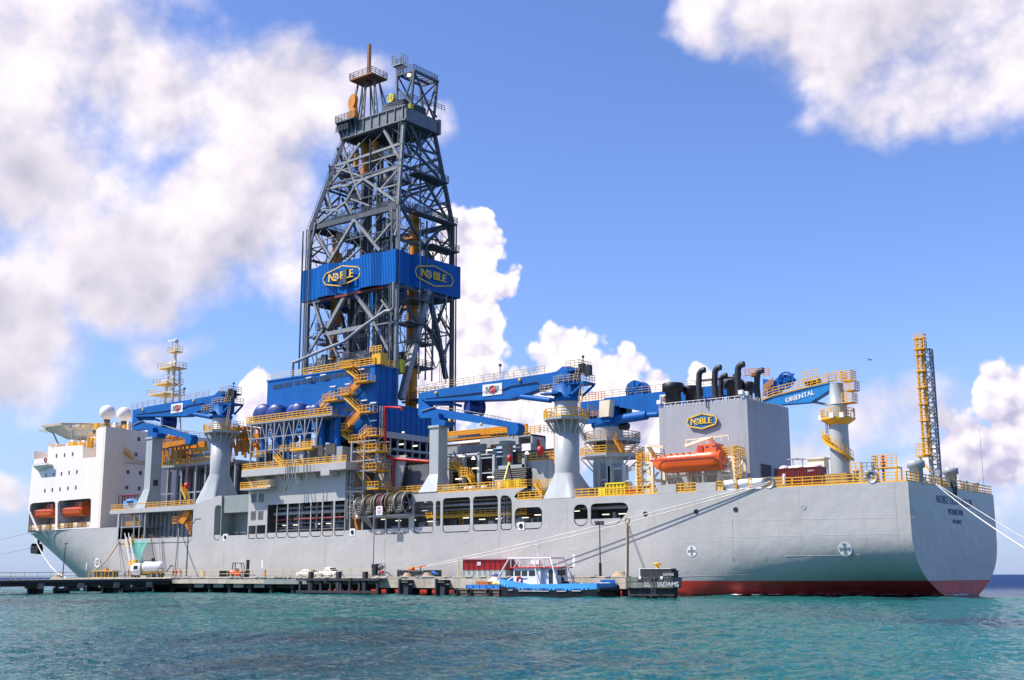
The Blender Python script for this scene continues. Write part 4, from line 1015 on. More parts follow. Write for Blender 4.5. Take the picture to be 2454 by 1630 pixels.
# working platforms with their railings
def platform(x0, x1, y0, y1, z, sides='nesw', mt=STEEL, bar=4, par=None):
    par = par or der
    o = MB().box(x0, x1, y0, y1, z-.3, z).build('platform', mt, par)
    r = MB()
    segs = {'n': [(x0, y0, z), (x1, y0, z)], 'e': [(x1, y0, z), (x1, y1, z)], 's': [(x1, y1, z), (x0, y1, z)], 'w': [(x0, y1, z), (x0, y0, z)]}
    for k in sides: r.rail(segs[k], 1.2, 1.1, .06, bar)
    r.build('railing', mt, o if par is der else par)
platform(XL+1, XRt-1, YN+.2, YN+1.8, KZ+.6); platform(XRt-2, XRt-.2, YN+1, YF-1, KZ+.6); platform(XRt+.3, XRt+2.2, YN+3, YF-1, KZ-.4, 'nes'); platform(XL+.5, XL+2.2, YN+1, YF-1, KZ+.5)
platform(XL+6, XRt-5, YF-4, YF-1, 66); platform(XRt-8, XRt-2, 13, 16, 80.2); platform(XRt-9, XRt-3, 13.5, 17, 86.4); platform(TXL+.5, TXL+5, 14.2, 16.5, 79.5); platform(XL+4.6, XL+8.6, 12, 14.5, 74.8); platform(-119, -116, 12.5, 15, 84.6)
platform(XL+2, XL+6, YN+.4, YN+3, 52); platform(XL+2, XL+5, YN+.6, YN+3, 49); platform(XRt-3.5, XRt+1.6, YN+3, YN+8, 55.6, 'nes'); platform(XRt-2.5, XRt+1.8, YN+1.8, YN+6.5, 50.8, 'nes'); platform(XRt-2, XRt+1.8, YN+6, YF-2, 36.4, 'nes'); platform(XRt-4, XRt+1, YF-5, YF+1, 38.0, 'nes')
platform(XL+1, XRt-9, YN-.5, YN+4.5, 43.6); platform(XRt-13, XRt-3, YN-.8, YN+3, 44.4); platform(XL+5, XRt-1, YN+4, YF-4, 43.2)
platform(XRt-1.5, XRt+1.9, YN+4, YN+9, 47.2, 'nes'); platform(XRt-1.5, XRt+1.9, YN+8, YF, 67.4, 'nes'); platform(XRt-1.5, XRt+1.5, YN+4, YF-3, 81.4, 'nes')
# drill floor equipment and diverter lines just above the blue house
for i in range(30):
    g = MB(); x = XL+2+rr.random()*20; y = YN+rr.random()*6; h = .8+rr.random()*2.6; g.m = rr.choice((0, 0, 1)); w = .3+rr.random()*.9; g.box(x-w, x+w, y, y+w, 43.4, 43.4+h)
    g.build('floor_equipment', [STEEL, STEELL], der)
# cladding band
zw0, zw1 = 57.9, 64.5
def zig(pts): return [VY('D', x, 560, y) for x, y in pts]
near = [(VY('D', x, 600, y).x, y) for x, y in ((73,9.4),(203,9.4),(207,8.5),(285,8.5),(360,9.4),(527,9.4),(531,8.1),(620,8.1),(700,9.0),(788,8.75))]
near[-1] = (-99.1, 8.75)
right = [(-99.1, 8.75), (-99.1, 11.2), (-99.8, 13.4), (-99.0, 14.6), (-98.6, 27.3)]
loop = near + right[1:] + [(x, 36-y) for x, y in near[::-1]][1:] + [(near[0][0], 9.4)]
g = MB(); g.add([(x, y, zw0) for x, y in loop]+[(x, y, zw1) for x, y in loop], [(i, i+1, i+1+len(loop), i+len(loop)) for i in range(len(loop)-1)])
g.add([(x+(.5 if x < -110 else -.5)*.3, y+(.12 if y < 18 else -.12), zw0) for x, y in loop]+[(x+(.5 if x < -110 else -.5)*.3, y+(.12 if y < 18 else -.12), zw1) for x, y in loop], [(i+len(loop), i+1+len(loop), i+1, i) for i in range(len(loop)-1)])
ww = g.build('wind_wall', BLUEW, der, 'blue corrugated cladding band with yellow lettering')
g = MB(); g.box(XL+.5, XRt-.5, 9.6, 11.8, zw0+.3, zw0+.5); g.box(XRt-2.2, XRt-.2, 9.6, 26, zw0+.3, zw0+.5); g.box(XL+4, XRt-3, 9.2, 10.2, zw0-.6, zw0-.2); g.build('monkey_board', mat('red_oxide', (.22, .02, .015), .6), der)
LET = mat('yellow_lettering', (.80, .50, .03), .5)
def hexa(w, h, rx=.0):
    """outline of the lozenge sign: flat-ended hexagon with bent top and bottom"""
    return [(-w/2, h*.05), (-w*.44, h*.27), (0, h/2), (w*.44, h*.27), (w/2, h*.05), (w/2, -h*.05), (w*.44, -h*.27), (0, -h/2), (-w*.44, -h*.27), (-w/2, -h*.05)]
def sign(origin, rgt, w, h, parent, size, plate_m=None, rim=.22, nm='sign_lettering', split=None):
    rgt = Vector(rgt).normalized(); up = Vector((0, 0, 1)); nn = rgt.cross(up); O = Vector(origin)
    pts = hexa(w, h)
    g = MB(); n = len(pts)
    for i in range(n):
        a, b = pts[i], pts[(i+1) % n]
        A_, B_ = O+rgt*a[0]+up*a[1], O+rgt*b[0]+up*b[1]
        g.bar(A_-(B_-A_).normalized()*rim*.25, B_+(B_-A_).normalized()*rim*.25, .12, rim) if abs((B_-A_).z) < (B_-A_).length*.98 else g.bar(A_, B_, rim, .12)
    # a globe stands in for the letter O
    gc = O-rgt*w*.155; gr = size*.36
    g.lathe(gc+nn*.05, [(.01, -.05), (gr, -.05), (gr, .05)], 16, axis=-nn, smooth=False)
    bd = g.build(nm, LET, parent)
    kw = dict(mt=LET, parent=parent, depth=.06, bold=size*.035)
    text('N', size, O-rgt*w*.275+nn*.04, rgt, up, name='letter', align='CENTER', sx=1.05, **kw)
    text('BLE', size, O+rgt*w*.135+nn*.04, rgt, up, name='letter', align='CENTER', sx=1.05, **kw)
    g = MB()
    for k in range(4):
        a = k*1.6+.4; g.lathe(gc+nn*.12+(rgt*math.cos(a)+up*math.sin(a))*gr*.48, [(.01, -.02), (gr*.27, -.02), (gr*.27, .02)], 7, axis=-nn, smooth=False)
    g.build('globe_continent', BLUE, parent)
    return bd
sign(VY('D', 388, 592, 8.35), (1, 0, 0), 10.4, 4.1, der, 2.3)
sign((-98.45, 19.2, 61.0), (0.035, 1, 0), 10.8, 4.1, der, 2.3)
p = VY('D', 432, 610, 9.0); g = MB(); g.box(p.x-1, p.x+1, 7.6, 9.2, p.z-1.6, p.z-1.4); g.rail([(p.x-1, 7.6, p.z-1.4), (p.x+1, 7.6, p.z-1.4)], 1.1, .7, .06, 3); g.box(p.x-.5, p.x+.5, 8.2, 9.2, p.z-1.4, p.z+1.6); g.build('inspection_basket', STEEL, der)
for z_ in (57.9, 64.5): pass
# big white diverter pipe running down across the port face
g = MB(); pts = [VY('D', *p, YN-1.6) for p in ((795, 640), (797, 840), (770, 866), (730, 868), (560, 985), (410, 1105), (200, 1190), (30, 1265))]
last = VY('B', 372, 140, YN-1.6); g.path(pts+[Vector((last.x, YN-1.6, last.z+.5)), VY('B', 370, 160, YN-1.6), VY('B', 365, 430, YN-1.6)], .32, 8); g.build('diverter_pipe', STEELL, der)
g = MB(); g.bar(VY('D', 290, 1047, YN-1), VY('D', 600, 985, YN-1), .8); g.build('brace', STEELM, der)

# ------------------------------------------------------------------ blue drill floor house and its surroundings (parts of the ship)
Yh = 4.0
hx0, hx1 = VY('B', 212, 258, Yh).x, -99.45
hz1 = 41.35
hz0 = VY('B', 885, 385, Yh).z
g = MB()
zl = VY('B', 212, 258, Yh).z
g.box(hx0, hx1, Yh, 10.4, hz0, hz1-.25); g.box(hx0-.15, hx1+.15, Yh-.15, 10.5, hz1-.3, hz1)
for k in range(1, 4): y = Yh+k*1.6; g.box(hx1, hx1+.1, y-.06, y+.06, hz0, hz1-.3)
g.box(hx1, hx1+.09, Yh, 10.4, (hz0+hz1)/2+.3, (hz0+hz1)/2+.5)
lz = VY('B', 640, 620, Yh+.2).z
g.box(VY('B', 560, 500, Yh).x, hx1-.15, Yh+.1, 10.3, lz, hz0)
g.box(VY('B', 885, 400, Yh).x-.1, hx1+.2, Yh-.12, Yh+.2, lz, hz0)
house = P_('drill_floor_house', g, BLUE, 'blue drill floor house with a row of dark windows under its roof')
for l, r_, y in ((248,278,288),(284,303,282),(312,343,275),(349,362,270),(383,416,262),(428,455,255),(466,492,249),(503,530,242),(541,562,237),(569,612,231),(622,650,220),(656,684,214),(694,726,207),(820,852,185),(780,808,193)):
    p, s_ = VY('B', l, y+8, Yh), VY('B', r_, y-8, Yh); g = MB(); g.m = 0; g.box(p.x, s_.x, Yh-.06, Yh, p.z, p.z+.85); g.build('window', [GLASS], house)
for l, r_, y in ((632, 656, 440), (690, 720, 432), (728, 752, 425)):
    p, s_ = VY('B', l, y+12, Yh+.1), VY('B', r_, y-12, Yh+.1); g = MB(); g.box(p.x, s_.x, Yh+.02, Yh+.1, p.z, p.z+1.5); g.build('window', [GLASS], house)
MB().rail([(VY('B', 436, 200, Yh).x, Yh, hz1), (hx1, Yh, hz1), (hx1, 10.2, hz1)], 1.3, 1.3, .10, 3, toe=True).build('roof_railing', YEL, house)
MB().rail([(hx0, Yh, hz1), (VY('B', 436, 200, Yh).x, Yh, hz1)], 1.2, 1.3, .06, 3).build('roof_railing', mat('pale_yellow_rail', (0,0,0)), house)
p = VY('B', 900, 80, Yh+.5); g = MB(); g.box(p.x-1.1, p.x+1.1, Yh+.2, Yh+2, hz1, hz1+2.2); g.rail([(p.x-1.5, Yh, hz1+2.2), (p.x+1.5, Yh, hz1+2.2)], 1.2, .8, .1, 3); g.build('roof_booth', YEL, house)
p = VX('B', 1050, 150, hx1-1); g = MB(); g.box(hx1-1.2, hx1+.2, 10.6, 12, p.z-1.5, p.z+1); g.build('roof_booth', YELG, house)
# long white light fittings on the wall
for x, y in ((470,222),(560,205),(622,278),(716,262),(800,170),(822,250),(817,365),(873,492),(875,380)):
    p = VY('B', x, y, Yh-.6); g = MB(); g.box(p.x-.75, p.x+.75, Yh-.7, Yh-.45, p.z-.1, p.z+.1); g.bar((p.x, Yh-.6, p.z), (p.x, Yh, p.z), .08); g.build('wall_lamp', WHITE2, house)
# lower blue module towards the stern
g = MB(); mz1, mz0 = 34.1, VY('B', 960, 592, 6).z
mxR = -97.9
g.box(-112, mxR, 6.0, 20.3, mz0+.9, mz1-.2); g.box(-112, mxR+.1, 5.9, 20.4, mz1-.2, mz1)
for k in range(10): y = 6.6+k*1.45; g.box(mxR, mxR+.12, y-.08, y+.08, mz0+.9, mz1-.2)
P_('moonpool_module', g, BLUE, 'ribbed blue module below the derrick foot')
g = MB(); g.box(-112, mxR+.3, 5.7, 20.7, mz0-.2, mz0+.9); P_('module_base_girder', g, GREY)
g = MB()
for z, y0 in ((25.6, 7.5), (24.2, 7.0)): g.box(-104, mxR+.2, y0, 24, z, z+.45)
for k in range(9): g.bar((mxR-.2, 7+k*2, 24), (mxR-.2, 7+k*2, mz0), .3)
g.box(-103, mxR+.1, 6.2, 6.5, 24.4, 24.9)
P_('substructure_beam', g, GREY2)
g = MB(); g.box(-112, -111.7, 8, 35, 9.7, 28); g.box(-111.7, -84, 34.5, 35, 9.7, 26); g.box(-111.7, mxR-.2, 6.2, 34.5, mz0-.6, mz0-.25); P_('moonpool_shade_backing', g, mat('shade_black_wall', (.010, .010, .011), .8))  # added walls and slab; the moonpool's deep shade is put into their colour
g = MB(); p1_, p2_ = VY('B', 880, 745, 5), VY('B', 1080, 745, 5); g.prism([(p1_.x, 5, 24.2), (p2_.x, 5, 24.2), (VY('B', 1030, 905, 5).x, 5, 16.8), (p1_.x, 5, 16.8)], (0, .4, 0)); P_('gusset_wall', g, GREY)
g = MB(); g.box(-97.6, -83, 11.8, 12.4, 20.4, 20.6); g.rail([(-97.6, 11.8, 20.6), (-83, 11.8, 20.6)], 1.1, 1.2, .09, 3); g.rail([(-97.6, 11.8, 22.8), (-85, 11.8, 22.8)], 1.1, 1.2, .09, 3); P_('moonpool_gallery', g, ORY)
for x, y in ((1050,640),(1137,650),(1190,815),(1055,565)): 
    p = VY('B', x, y, 10); g = MB(); g.box(p.x-.5, p.x+.5, 9.9, 10.1, p.z-.12, p.z+.12); P_('strip_lamp', g, LAMP)
# red and grey vertical pipes
for pts, r_, mt in (([(1055,405),(1055,425)], .3, REDP), ([(1050,412),(950,405),(948,620),(942,700)], .28, REDP), ([(940,705),(1000,730),(1225,748)], .26, REDP), ([(1000,735),(992,905)], .32, REDP),
        ([(934,398),(930,590),(895,625),(893,745)], .16, STEELL), ([(918,398),(916,600)], .14, STEELL), ([(912,640),(908,745)], .14, STEELL), ([(948,640),(946,900)], .16, STEELL), ([(965,770),(965,905)], .14, STEELL), ([(978,765),(980,905)], .14, STEELL), ([(895,750),(990,765)], .16, STEELL), ([(890,620),(955,628)], .14, STEELL)):
    g = MB(); g.path([VY('B', x, y, 3.9 if mt is STEELL else 4.6) for x, y in pts], r_, 7); P_('vertical_pipe', g, mt)
# the yellow zigzag stair on the house and the grey stair tower below
Ys = 2.9
def zs(c, p, q_, Y, w=1.1): g = MB(); g.flight(VY(c, *p, Y), VY(c, *q_, Y), w, (0, 1, 0), rh=1.25); return g
stair = bpy.data.objects.new('zigzag_stair', None); COL.objects.link(stair); stair.parent = ship; stair.location = Vector((-103, Ys, 24))-ship.location
for p, q_ in (((790, 235), (690, 155)), ((790, 250), (720, 325)), ((795, 435), (680, 325)), ((790, 445), (700, 550)), ((745, 620), (645, 550)), ((800, 600), (845, 560)), ((520, 440), (620, 345))):
    lo, hi = (p, q_) if p[1] > q_[1] else (q_, p)
    zs('B', lo, hi, Ys).build('stair_flight', YEL if p[1] not in (250, 445) else ORY, stair)
    if p[1] in (250, 445):
        a, b = VY('B', *p, Ys-.6), VY('B', *q_, Ys-.6); lo_, hi_ = (a, b) if a.z < b.z else (b, a); MB().prism([lo_+Vector((0, 0, -.2)), hi_+Vector((0, 0, -.2)), hi_+Vector((0, 0, 1.0)), lo_+Vector((0, 0, 1.0))], (0, .06, 0)).build('stair_cheek', ORY, stair)
def landing(c, l, r_, y, Y0, Y1, mt=YEL, par=None):
    a, b = VY(c, l, y, Y0), VY(c, r_, y, Y0); g = MB(); g.box(a.x, b.x, Y0, Y1, (a.z+b.z)/2-.2, (a.z+b.z)/2); z = (a.z+b.z)/2
    g.rail([(a.x, Y1, z), (a.x, Y0, z), (b.x, Y0, z), (b.x, Y1, z)], 1.15, .9, .07, 2); return g.build('landing', mt, par or stair)
landing('B', 755, 838, 242, 2.0, 4); landing('B', 665, 742, 155, 2.0, 4); landing('B', 652, 720, 325, 2, 4); landing('B', 785, 852, 433, 2, 4); landing('B', 638, 700, 550, 2, 4); landing('B', 720, 800, 620, 2, 4); landing('B', 838, 892, 580, 2, 4); landing('B', 555, 648, 360, 2, 4)
tw = bpy.data.objects.new('stair_tower', None); COL.objects.link(tw); tw.parent = ship; tw.location = Vector((-97, 1, 10))-ship.location
x0, x1 = VY('B', 740, 700, .6).x, VY('B', 818, 700, .6).x; x2 = VY('B', 890, 700, .6).x
tz1 = VY('B', 820, 622, .6).z
g = MB()
for x in (x0, x1): g.bar((x, .6, 10), (x, .6, tz1), .34); g.bar((x, 4, 10), (x, 4, tz1), .34)
levels = [VY('B', 780, y, .6).z for y in (625, 685, 745, 808, 915, 990)]
for z in levels: g.bar((x0, .6, z), (x2, .6, z), .22); g.bar((x0, 4, z), (x2, 4, z), .22); g.bar((x0, .6, z), (x0, 4, z), .2)
g.build('tower_frame', STEELL, tw)
for i in range(len(levels)-1):
    MB().flight((x1+.6, 1.4, levels[i+1]), (x0+1.0, 1.4, levels[i]), .9, (0, 1, 0), rh=1.1).build('stair_flight', YEL if i % 2 else ORY, tw)
for y, l, r_ in ((680, 822, 893), (800, 822, 890), (915, 822, 905)): landing('B', l, r_, y, .5, 4, YEL, tw)
MB().flight((VY('B', 790, 1170, 1.2).x, 1.2, 10.2), (VY('B', 745, 1000, 1.2).x, 1.2, VY('B', 745, 1000, 1.2).z), .9, (0, 1, 0)).build('stair_flight', ORY, tw)
g = MB(); a, b = VY('B', 738, 1110, .3), VY('B', 738, 760, .3); g.ladder((a.x, .3, a.z), (a.x, .3, b.z), .75, (1, 0, 0), .5, .07); 
for k in range(8): z = a.z+(b.z-a.z)*(k+1)/9; g.path([(a.x+.5*math.cos(t), .3-.7*math.sin(t), z) for t in np.linspace(0, math.pi, 6)], .05, 4)
P_('caged_ladder', g, STEELL)
g = MB(); g.path([VY('B', x, y, .3) for x, y in ((712, 1110), (712, 770), (722, 758), (740, 765))], .17, 6); P_('vertical_pipe', g, STEELL)
g = MB(); g.path([VY('B', x, y, .3) for x, y in ((706, 935), (815, 935))], .2, 6); P_('vertical_pipe', g, GREY)
# tank gallery: blue tanks, frame with braces, yellow walkway on top
gy0 = -.6
gz = VY('B', 350, 480, gy0).z
g = MB(); gx0, gx1 = VY('B', 80, 515, gy0).x, VY('B', 615, 460, gy0).x
g.box(gx0, gx1, gy0, 4.5, gz-.3, gz)
for l in (105, 200, 250, 310, 370, 440, 515): 
    a = VY('B', l, 600, gy0); g.bar((a.x, gy0+.2, zt2), (a.x, gy0+.2, gz), .26); g.bar((a.x, gy0+.2, gz-4.2), (a.x+1.5, gy0+.2, gz-.2), .16); g.bar((a.x, gy0+.2, gz-4.2), (a.x-1.5, gy0+.2, gz-.2), .16)
for y in (600, 680): a, b = VY('B', 105, y+5, gy0+.2), VY('B', 515, y-30, gy0+.2); g.bar((a.x, gy0+.2, (a.z+b.z)/2), (b.x, gy0+.2, (a.z+b.z)/2), .2)
P_('tank_gallery_frame', g, STEELL)
MB().rail([(gx0, 4, gz), (gx0, gy0, gz), (gx1, gy0, gz)], 1.25, 1.2, .10, 3, toe=True).build('gallery_railing', YEL, ship)
for k in range(11):
    x = gx0+2.4+k*2.05; r_ = .62 if k % 3 else .75; MB().tube((x, 2.0+(k % 2)*1.0, zt2), (x, 2.0+(k % 2)*1.0, gz-.3), r_, n=14).build('blue_tank', BLUE, ship)
for l, y, r_, w in ((208, 428, 2.35, 2.2), (285, 415, 2.2, 2.2), (395, 392, 1.95, 1.4), (432, 392, 2.0, 2.6), (490, 372, 1.6, 1.2), (525, 368, 1.6, 1.6)):
    c = VY('B', l, y, 3.0); c.z = gz+r_*.72; g = MB(); g.lathe(c, [(.01, w), (r_*.6, w*.94), (r_*.9, w*.8), (r_, w*.6), (r_, -w*.6), (r_*.9, -w*.8), (r_*.6, -w*.94), (.01, -w)], 22, axis=(.35, -1, 0)); P_('blue_drum_tank', g, mat('dark_blue_drum', (.008, .04, .20), .4, streak=.1))
rr = random.Random(5)
for i in range(40):
    g = MB(); x = gx0+1+rr.random()*(gx1-gx0-2); g.m = rr.choice((0, 1, 2)); h = .6+rr.random()*3.4; w = .15+rr.random()*.45; g.box(x-w, x+w, .6+rr.random()*3, 4.2, zt2, zt2+h)
    P_('manifold_block', g, [STEEL, STEELL, BLACK])
for i in range(3): x = gx0+3+i*7; g = MB().rail([(x-1.6, .2, zt2+2.6+i*.7), (x+1.8, .2, zt2+2.6+i*.7)], 1.1, .8, .09, 3, toe=True); P_('gallery_railing', g, YEL)
g = MB(); p = VY('B', 255, 730, -1); g.flight((p.x+3, -.8, zt2), (p.x, -.8, zt2+2.2), .9, (0, 1, 0)); P_('deck_stair', g, YEL)
# pipes and lamps seen through the tall side windows
rr = random.Random(9)
for i in range(26):
    x = -124+rr.random()*22; r_ = .10+rr.random()*.16; y = 2+rr.random()*4; MB().tube((x, y, 9.8), (x, y, 16.4), r_, n=7).build('vertical_pipe', rr.choice((STEELL, STEELL, STEEL, GREY2)), ship)
for z, y, mt, r_ in ((13.4, 1.6, mat('dull_red_pipe', (.22, .02, .02), .5), .20), (12.7, 2.2, STEELL, .16), (14.6, 2.0, GREY2, .35), (15.6, 2.5, GREY2, .3), (12.0, 3.0, STEELL, .14), (11.3, 1.8, BLACK, .3)):
    MB().tube((-123.5, y, z), (-102.7, y, z), r_, n=8).build('horizontal_pipe', mt, ship)
for z, y, r_ in ((14.6, 1.6, .22), (13.9, 2.6, .13), (15.4, 3.2, .16)):
    MB().tube((-86, y, z), (-60, y, z), r_, n=8).build('horizontal_pipe', STEELL, ship)
MB().tube((-57, 2, 13.1), (-42, 2, 13.1), .25, n=8).build('horizontal_pipe', GREY2, ship)
g = MB(); g.box(-85.8, -64, 3.4, 5.3, 12.6, 12.8); g.rail([(-85.8, 3.4, 12.8), (-64, 3.4, 12.8)], 1.1, 1.2, .08, 3, toe=True); g.ladder((-77.6, 3.2, 9.8), (-77.6, 3.2, 13.8), .7, (1, 0, 0)); P_('inner_gallery', g, YEL)
for x in (-121,-118,-112,-109,-104,-95,-91.5,-88,-84,-76,-72.5,-69,-63.5,-61,-53.5,-48,-45): 
    g = MB(); z = 12.0+(abs(int(x*7)) % 3)*.35; g.box(x-.6, x+.6, 2.4, 2.6, z, z+.14); P_('strip_lamp', g, LAMP)
for i in range(34):
    g = MB(); x = -124+rr.random()*80; g.m = rr.choice((0, 1, 1, 2)); w = .2+rr.random()*.6; g.box(x-w, x+w, 3+rr.random()*2, 5.3, 9.72, 10.9+rr.random()*1.8)
    P_('deck_machinery', g, [STEEL, STEELL, GREY2])
for x in (-66, -67.5): MB().ladder((x, 1.5, 9.8), (x, 1.5, 15.8), .9, (1, 0, 0), .6, .09).build('grey_ladder', STEELL, ship)
for c, x, y in (('I', 2118, 760), ('I', 210, 830), ('J', 895, 1500), ('H', 745, 238)):
    if c == 'H': continue
    p = VY(c, x, y, -.05); g = MB(); g.box(p.x-.65, p.x+.65, -.06, .2, p.z-.65, p.z+.65); f_ = P_('fairlead', g, WHITE2)
    g = MB(); g.lathe((p.x, -.07, p.z), [(.42, 0), (.34, -.1), (.26, -.05)], 16, axis=(0, 1, 0)); g.lathe((p.x, -.065, p.z), [(.01, 0), (.28, 0)], 16, axis=(0, 1, 0), smooth=False); g.build('roller', BLACK, f_)
g = MB(); g.box(xS1-.2, xE0+.1, -1.2, 6, 13.0, 13.3); g.prism([(xS1-2.2, -1.1, 13.2), (xS1-.2, -1.1, 13.2), (xS1, -.1, 11.0)], (.3, 0, 0)); P_('reel_platform', g, GREY)
MB().rail([(xS1+.5, 4.4, 17.4), (xE0-.2, 4.4, 17.4)], 1.1, 1.3, .09, 3, toe=True).build('deck_railing', YEL, ship)
MB().box(xS1-2, xE0+3, 4.3, 9, 17.1, 17.4).build('reel_gallery_deck', STEEL, ship)

# ------------------------------------------------------------------ the two port side knuckle boom cranes
def port_crane(name, label, dx, dz, base, foot, face_l, face_r, reach=1.0):
    """slim grey pedestal flared into the ship's side, blue house, long blue boom folded towards the bow"""
    Y = 3.0; cx = -55.5+dx; o = Vector((dx, 0, dz))
    t = thing(name, label, 'crane', (cx, Y, base), 'blue cranes on grey pedestals along the port side')
    def e(x, y, yy=Y): p = VY('E', x, y, yy)+o; p.x = cx+(p.x-cx)*reach; return p
    r_ = 1.98
    zt = 18.83+dz; zk = 30.3+dz; zp = 27.5+dz
    g = MB(); g.lathe((cx, Y, 0), [(r_, zt-.2), (r_, zp), (r_-.06, zp), (r_-.06, zk)], 32)
    # flare: circle at the top becomes a rectangle flush with the hull side
    n = 32; top = [Vector((cx+r_*1.01*math.cos(2*math.pi*i/n), Y+r_*1.01*math.sin(2*math.pi*i/n), zt)) for i in range(n)]
    xl, xr, yb = face_l, face_r, 6.8
    bot = []
    for i in range(n):
        a = 2*math.pi*i/n; c, s = math.cos(a), math.sin(a); k = 1/max(abs(c), abs(s))
        bot.append(Vector(((xl+xr)/2+(xr-xl)/2*c*k, -.0+yb/2+yb/2*s*k, foot)))
    midr = [a.lerp(b, .05) for a, b in zip(top, bot)]
    rings = [top, midr]+[[a.lerp(b, k) for a, b in zip(top, bot)] for k in (.35, .7, 1.0)]
    vs = [p for ring in rings for p in ring]
    g.add(vs, [(k*n+i, (k+1)*n+i, (k+1)*n+(i+1) % n, k*n+(i+1) % n) for k in range(len(rings)-1) for i in range(n)], True)
    if base < foot-.1: g.box(xl, xr, .17, yb, base, foot)
    g.lathe((cx, Y, zt), [(r_+.02, -.05), (r_+.06, 0), (r_+.02, .05)], n)
    g.build('pedestal', GREENG2, t)
    # octagonal walkway on brackets
    g = MB(); R1 = 3.75; oc = [Vector((cx+R1*math.cos(R(22.5+45*i)), Y+R1*math.sin(R(22.5+45*i)), zp)) for i in range(8)]
    g.prism(oc, (0, 0, -.35))
    for i in range(16):
        a = R(22.5*i+5); u = Vector((math.cos(a), math.sin(a), 0)); c0 = Vector((cx, Y, 0)); g.bar(c0+u*(R1-.4)+Vector((0, 0, zp-.35)), c0+u*r_+Vector((0, 0, zp-2.4)), .16)
    wk = g.build('walkway', GREENG2, t)
    MB().rail(oc+[oc[0]], 1.35, 1.1, .10, 3, toe=True).build('railing', YEL, wk)
    g = MB(); u = Vector((cx-R1-.3, Y+2.2, zp-.3)); g.bar(u, u+Vector((0, 0, -6.5)), .16); g.bar(u+Vector((1.2, 0, 0)), u+Vector((1.2, 0, -6.5)), .16); g.prism([u+Vector((0, 0, -.4)), u+Vector((1.6, 0, -2.6)), u+Vector((1.6, 0, -3.6)), u+Vector((0, 0, -1.4))], (0, .12, 0)); g.rail([u+Vector((-1, 0, -5.6)), u+Vector((2, 0, -5.6))], 1.2, .9, .09, 3, toe=True); g.build('access_stair', ORY, t)
    # slewing house
    g = MB(); g.lathe((cx, Y, zk), [(r_+.05, -.1), (r_+.12, .1), (r_+.12, .5), (r_-.05, .6), (r_-.05, 3.2), (r_-.3, 4.2)], 28)
    a, b = e(1030, 310), e(1215, 190)
    g.prism([(cx-1.9, Y-1.5, zk+.9), (cx+1.9, Y-1.5, zk+.9), (cx+1.9, Y-1.5, b.z), (cx+.4, Y-1.5, b.z+.2), (cx-1.6, Y-1.5, a.z+1.2)], (0, 3.0, 0))
    g.box(cx+1.6, cx+4.6, Y-1.6, Y+1.6, zk+2.4, zk+2.7); g.bar((cx+4.4, Y-1.5, zk+2.4), (cx+2, Y-1.5, zk+.8), .3); g.bar((cx+4.4, Y+1.5, zk+2.4), (cx+2, Y+1.5, zk+.8), .3)
    g.box(cx+1.2, cx+3.8, Y-1.7, Y+1.7, b.z-.7, b.z-.4); g.box(cx-3.1, cx+.4, Y-2.9, Y-1.4, zk+1.0, zk+1.25)
    g.build('slewing_house', BLUE, t)
    g = MB(); g.rail([(cx-3.1, Y-1.6, zk+1.25), (cx-3.1, Y-2.9, zk+1.25), (cx+.4, Y-2.9, zk+1.25)], 1.3, .8, .07, 3); g.rail([(cx-1, Y-2.1, zk+2.7), (cx+4.5, Y-1.6, zk+2.7), (cx+4.5, Y+1.6, zk+2.7)], 1.2, .9, .07, 3); g.rail([(cx+1.2, Y-1.7, b.z-.4), (cx+3.7, Y-1.7, b.z-.4), (cx+3.7, Y+1.7, b.z-.4)], 1.3, .9, .07, 3); g.rail([(cx+5, Y-1.2, zk-2.2), (cx+5, Y+1.5, zk-2.2)], 1.2, .8, .07, 3)
    g.ladder((cx+3.0, Y-1.8, zk+2.7), (cx+3.6, Y-1.8, b.z-.3), .6, (1, 0, 0), .4, .07); g.ladder((cx+3.4, Y-1.5, zk-2), (cx+4.2, Y-1.5, zk+2.5), .6, (1, 0, 0), .4, .07)
    g.build('house_railing', mat('rusty_pale_rail', (.42, .30, .16), .6), t)
    for x0, x1, yy in ((1210, 1252, 165), (1258, 1300, 175)):
        p, s_ = e(x0, yy, Y-1.5), e(x1, yy+72, Y-1.5); g = MB(); g.box(p.x, s_.x, Y-1.6, Y-.9, s_.z, p.z); g.build('radiator', BLACK, t)
    # main boom, box section
    pts = [e(*p, Y-.95) for p in ((8, 385), (200, 347), (500, 302), (800, 262), (955, 236), (985, 232), (1085, 212), (1100, 214), (1100, 250), (1025, 312), (775, 402), (690, 432), (400, 443), (60, 447), (18, 415))]
    g = MB(); g.prism(pts, (0, 1.9, 0))
    hi = [e(*p, Y-1.0) for p in ((60, 440), (690, 424), (770, 395))]
    for a, b in zip(hi, hi[1:]): g.bar(a, b, .10, .22)
    boom = g.build('boom', BLUE, t)
    tp = [p+Vector((0, .05, 0)) for p in pts[:5]]
    g = MB().rail(tp, 1.25, 2.0, .06, 3)
    for a, b in zip(tp, tp[1:]):
        for k in range(3): c = a.lerp(b, k/3); g.bar(c, c+Vector((-.7, 0, 1.25)), .06)
    g.build('boom_railing', mat('rusty_pale_rail', (0,0,0)), boom)
    g = MB(); a, b = e(765, 408, Y-.6), e(1005, 438, Y-.6); g.tube(a, b, .45, n=12); g.tube(b, e(1040, 430, Y-.6), .3, n=10); g.build('luffing_cylinder', BLUE, t)
    for x, y in ((770, 285), (142, 382)): p = e(x, y, Y-1.05); g = MB(); g.sphere(p, .3, 10); g.build('boom_lamp', mat('amber_lamp_glass', (.9, .55, .15), .4), boom)
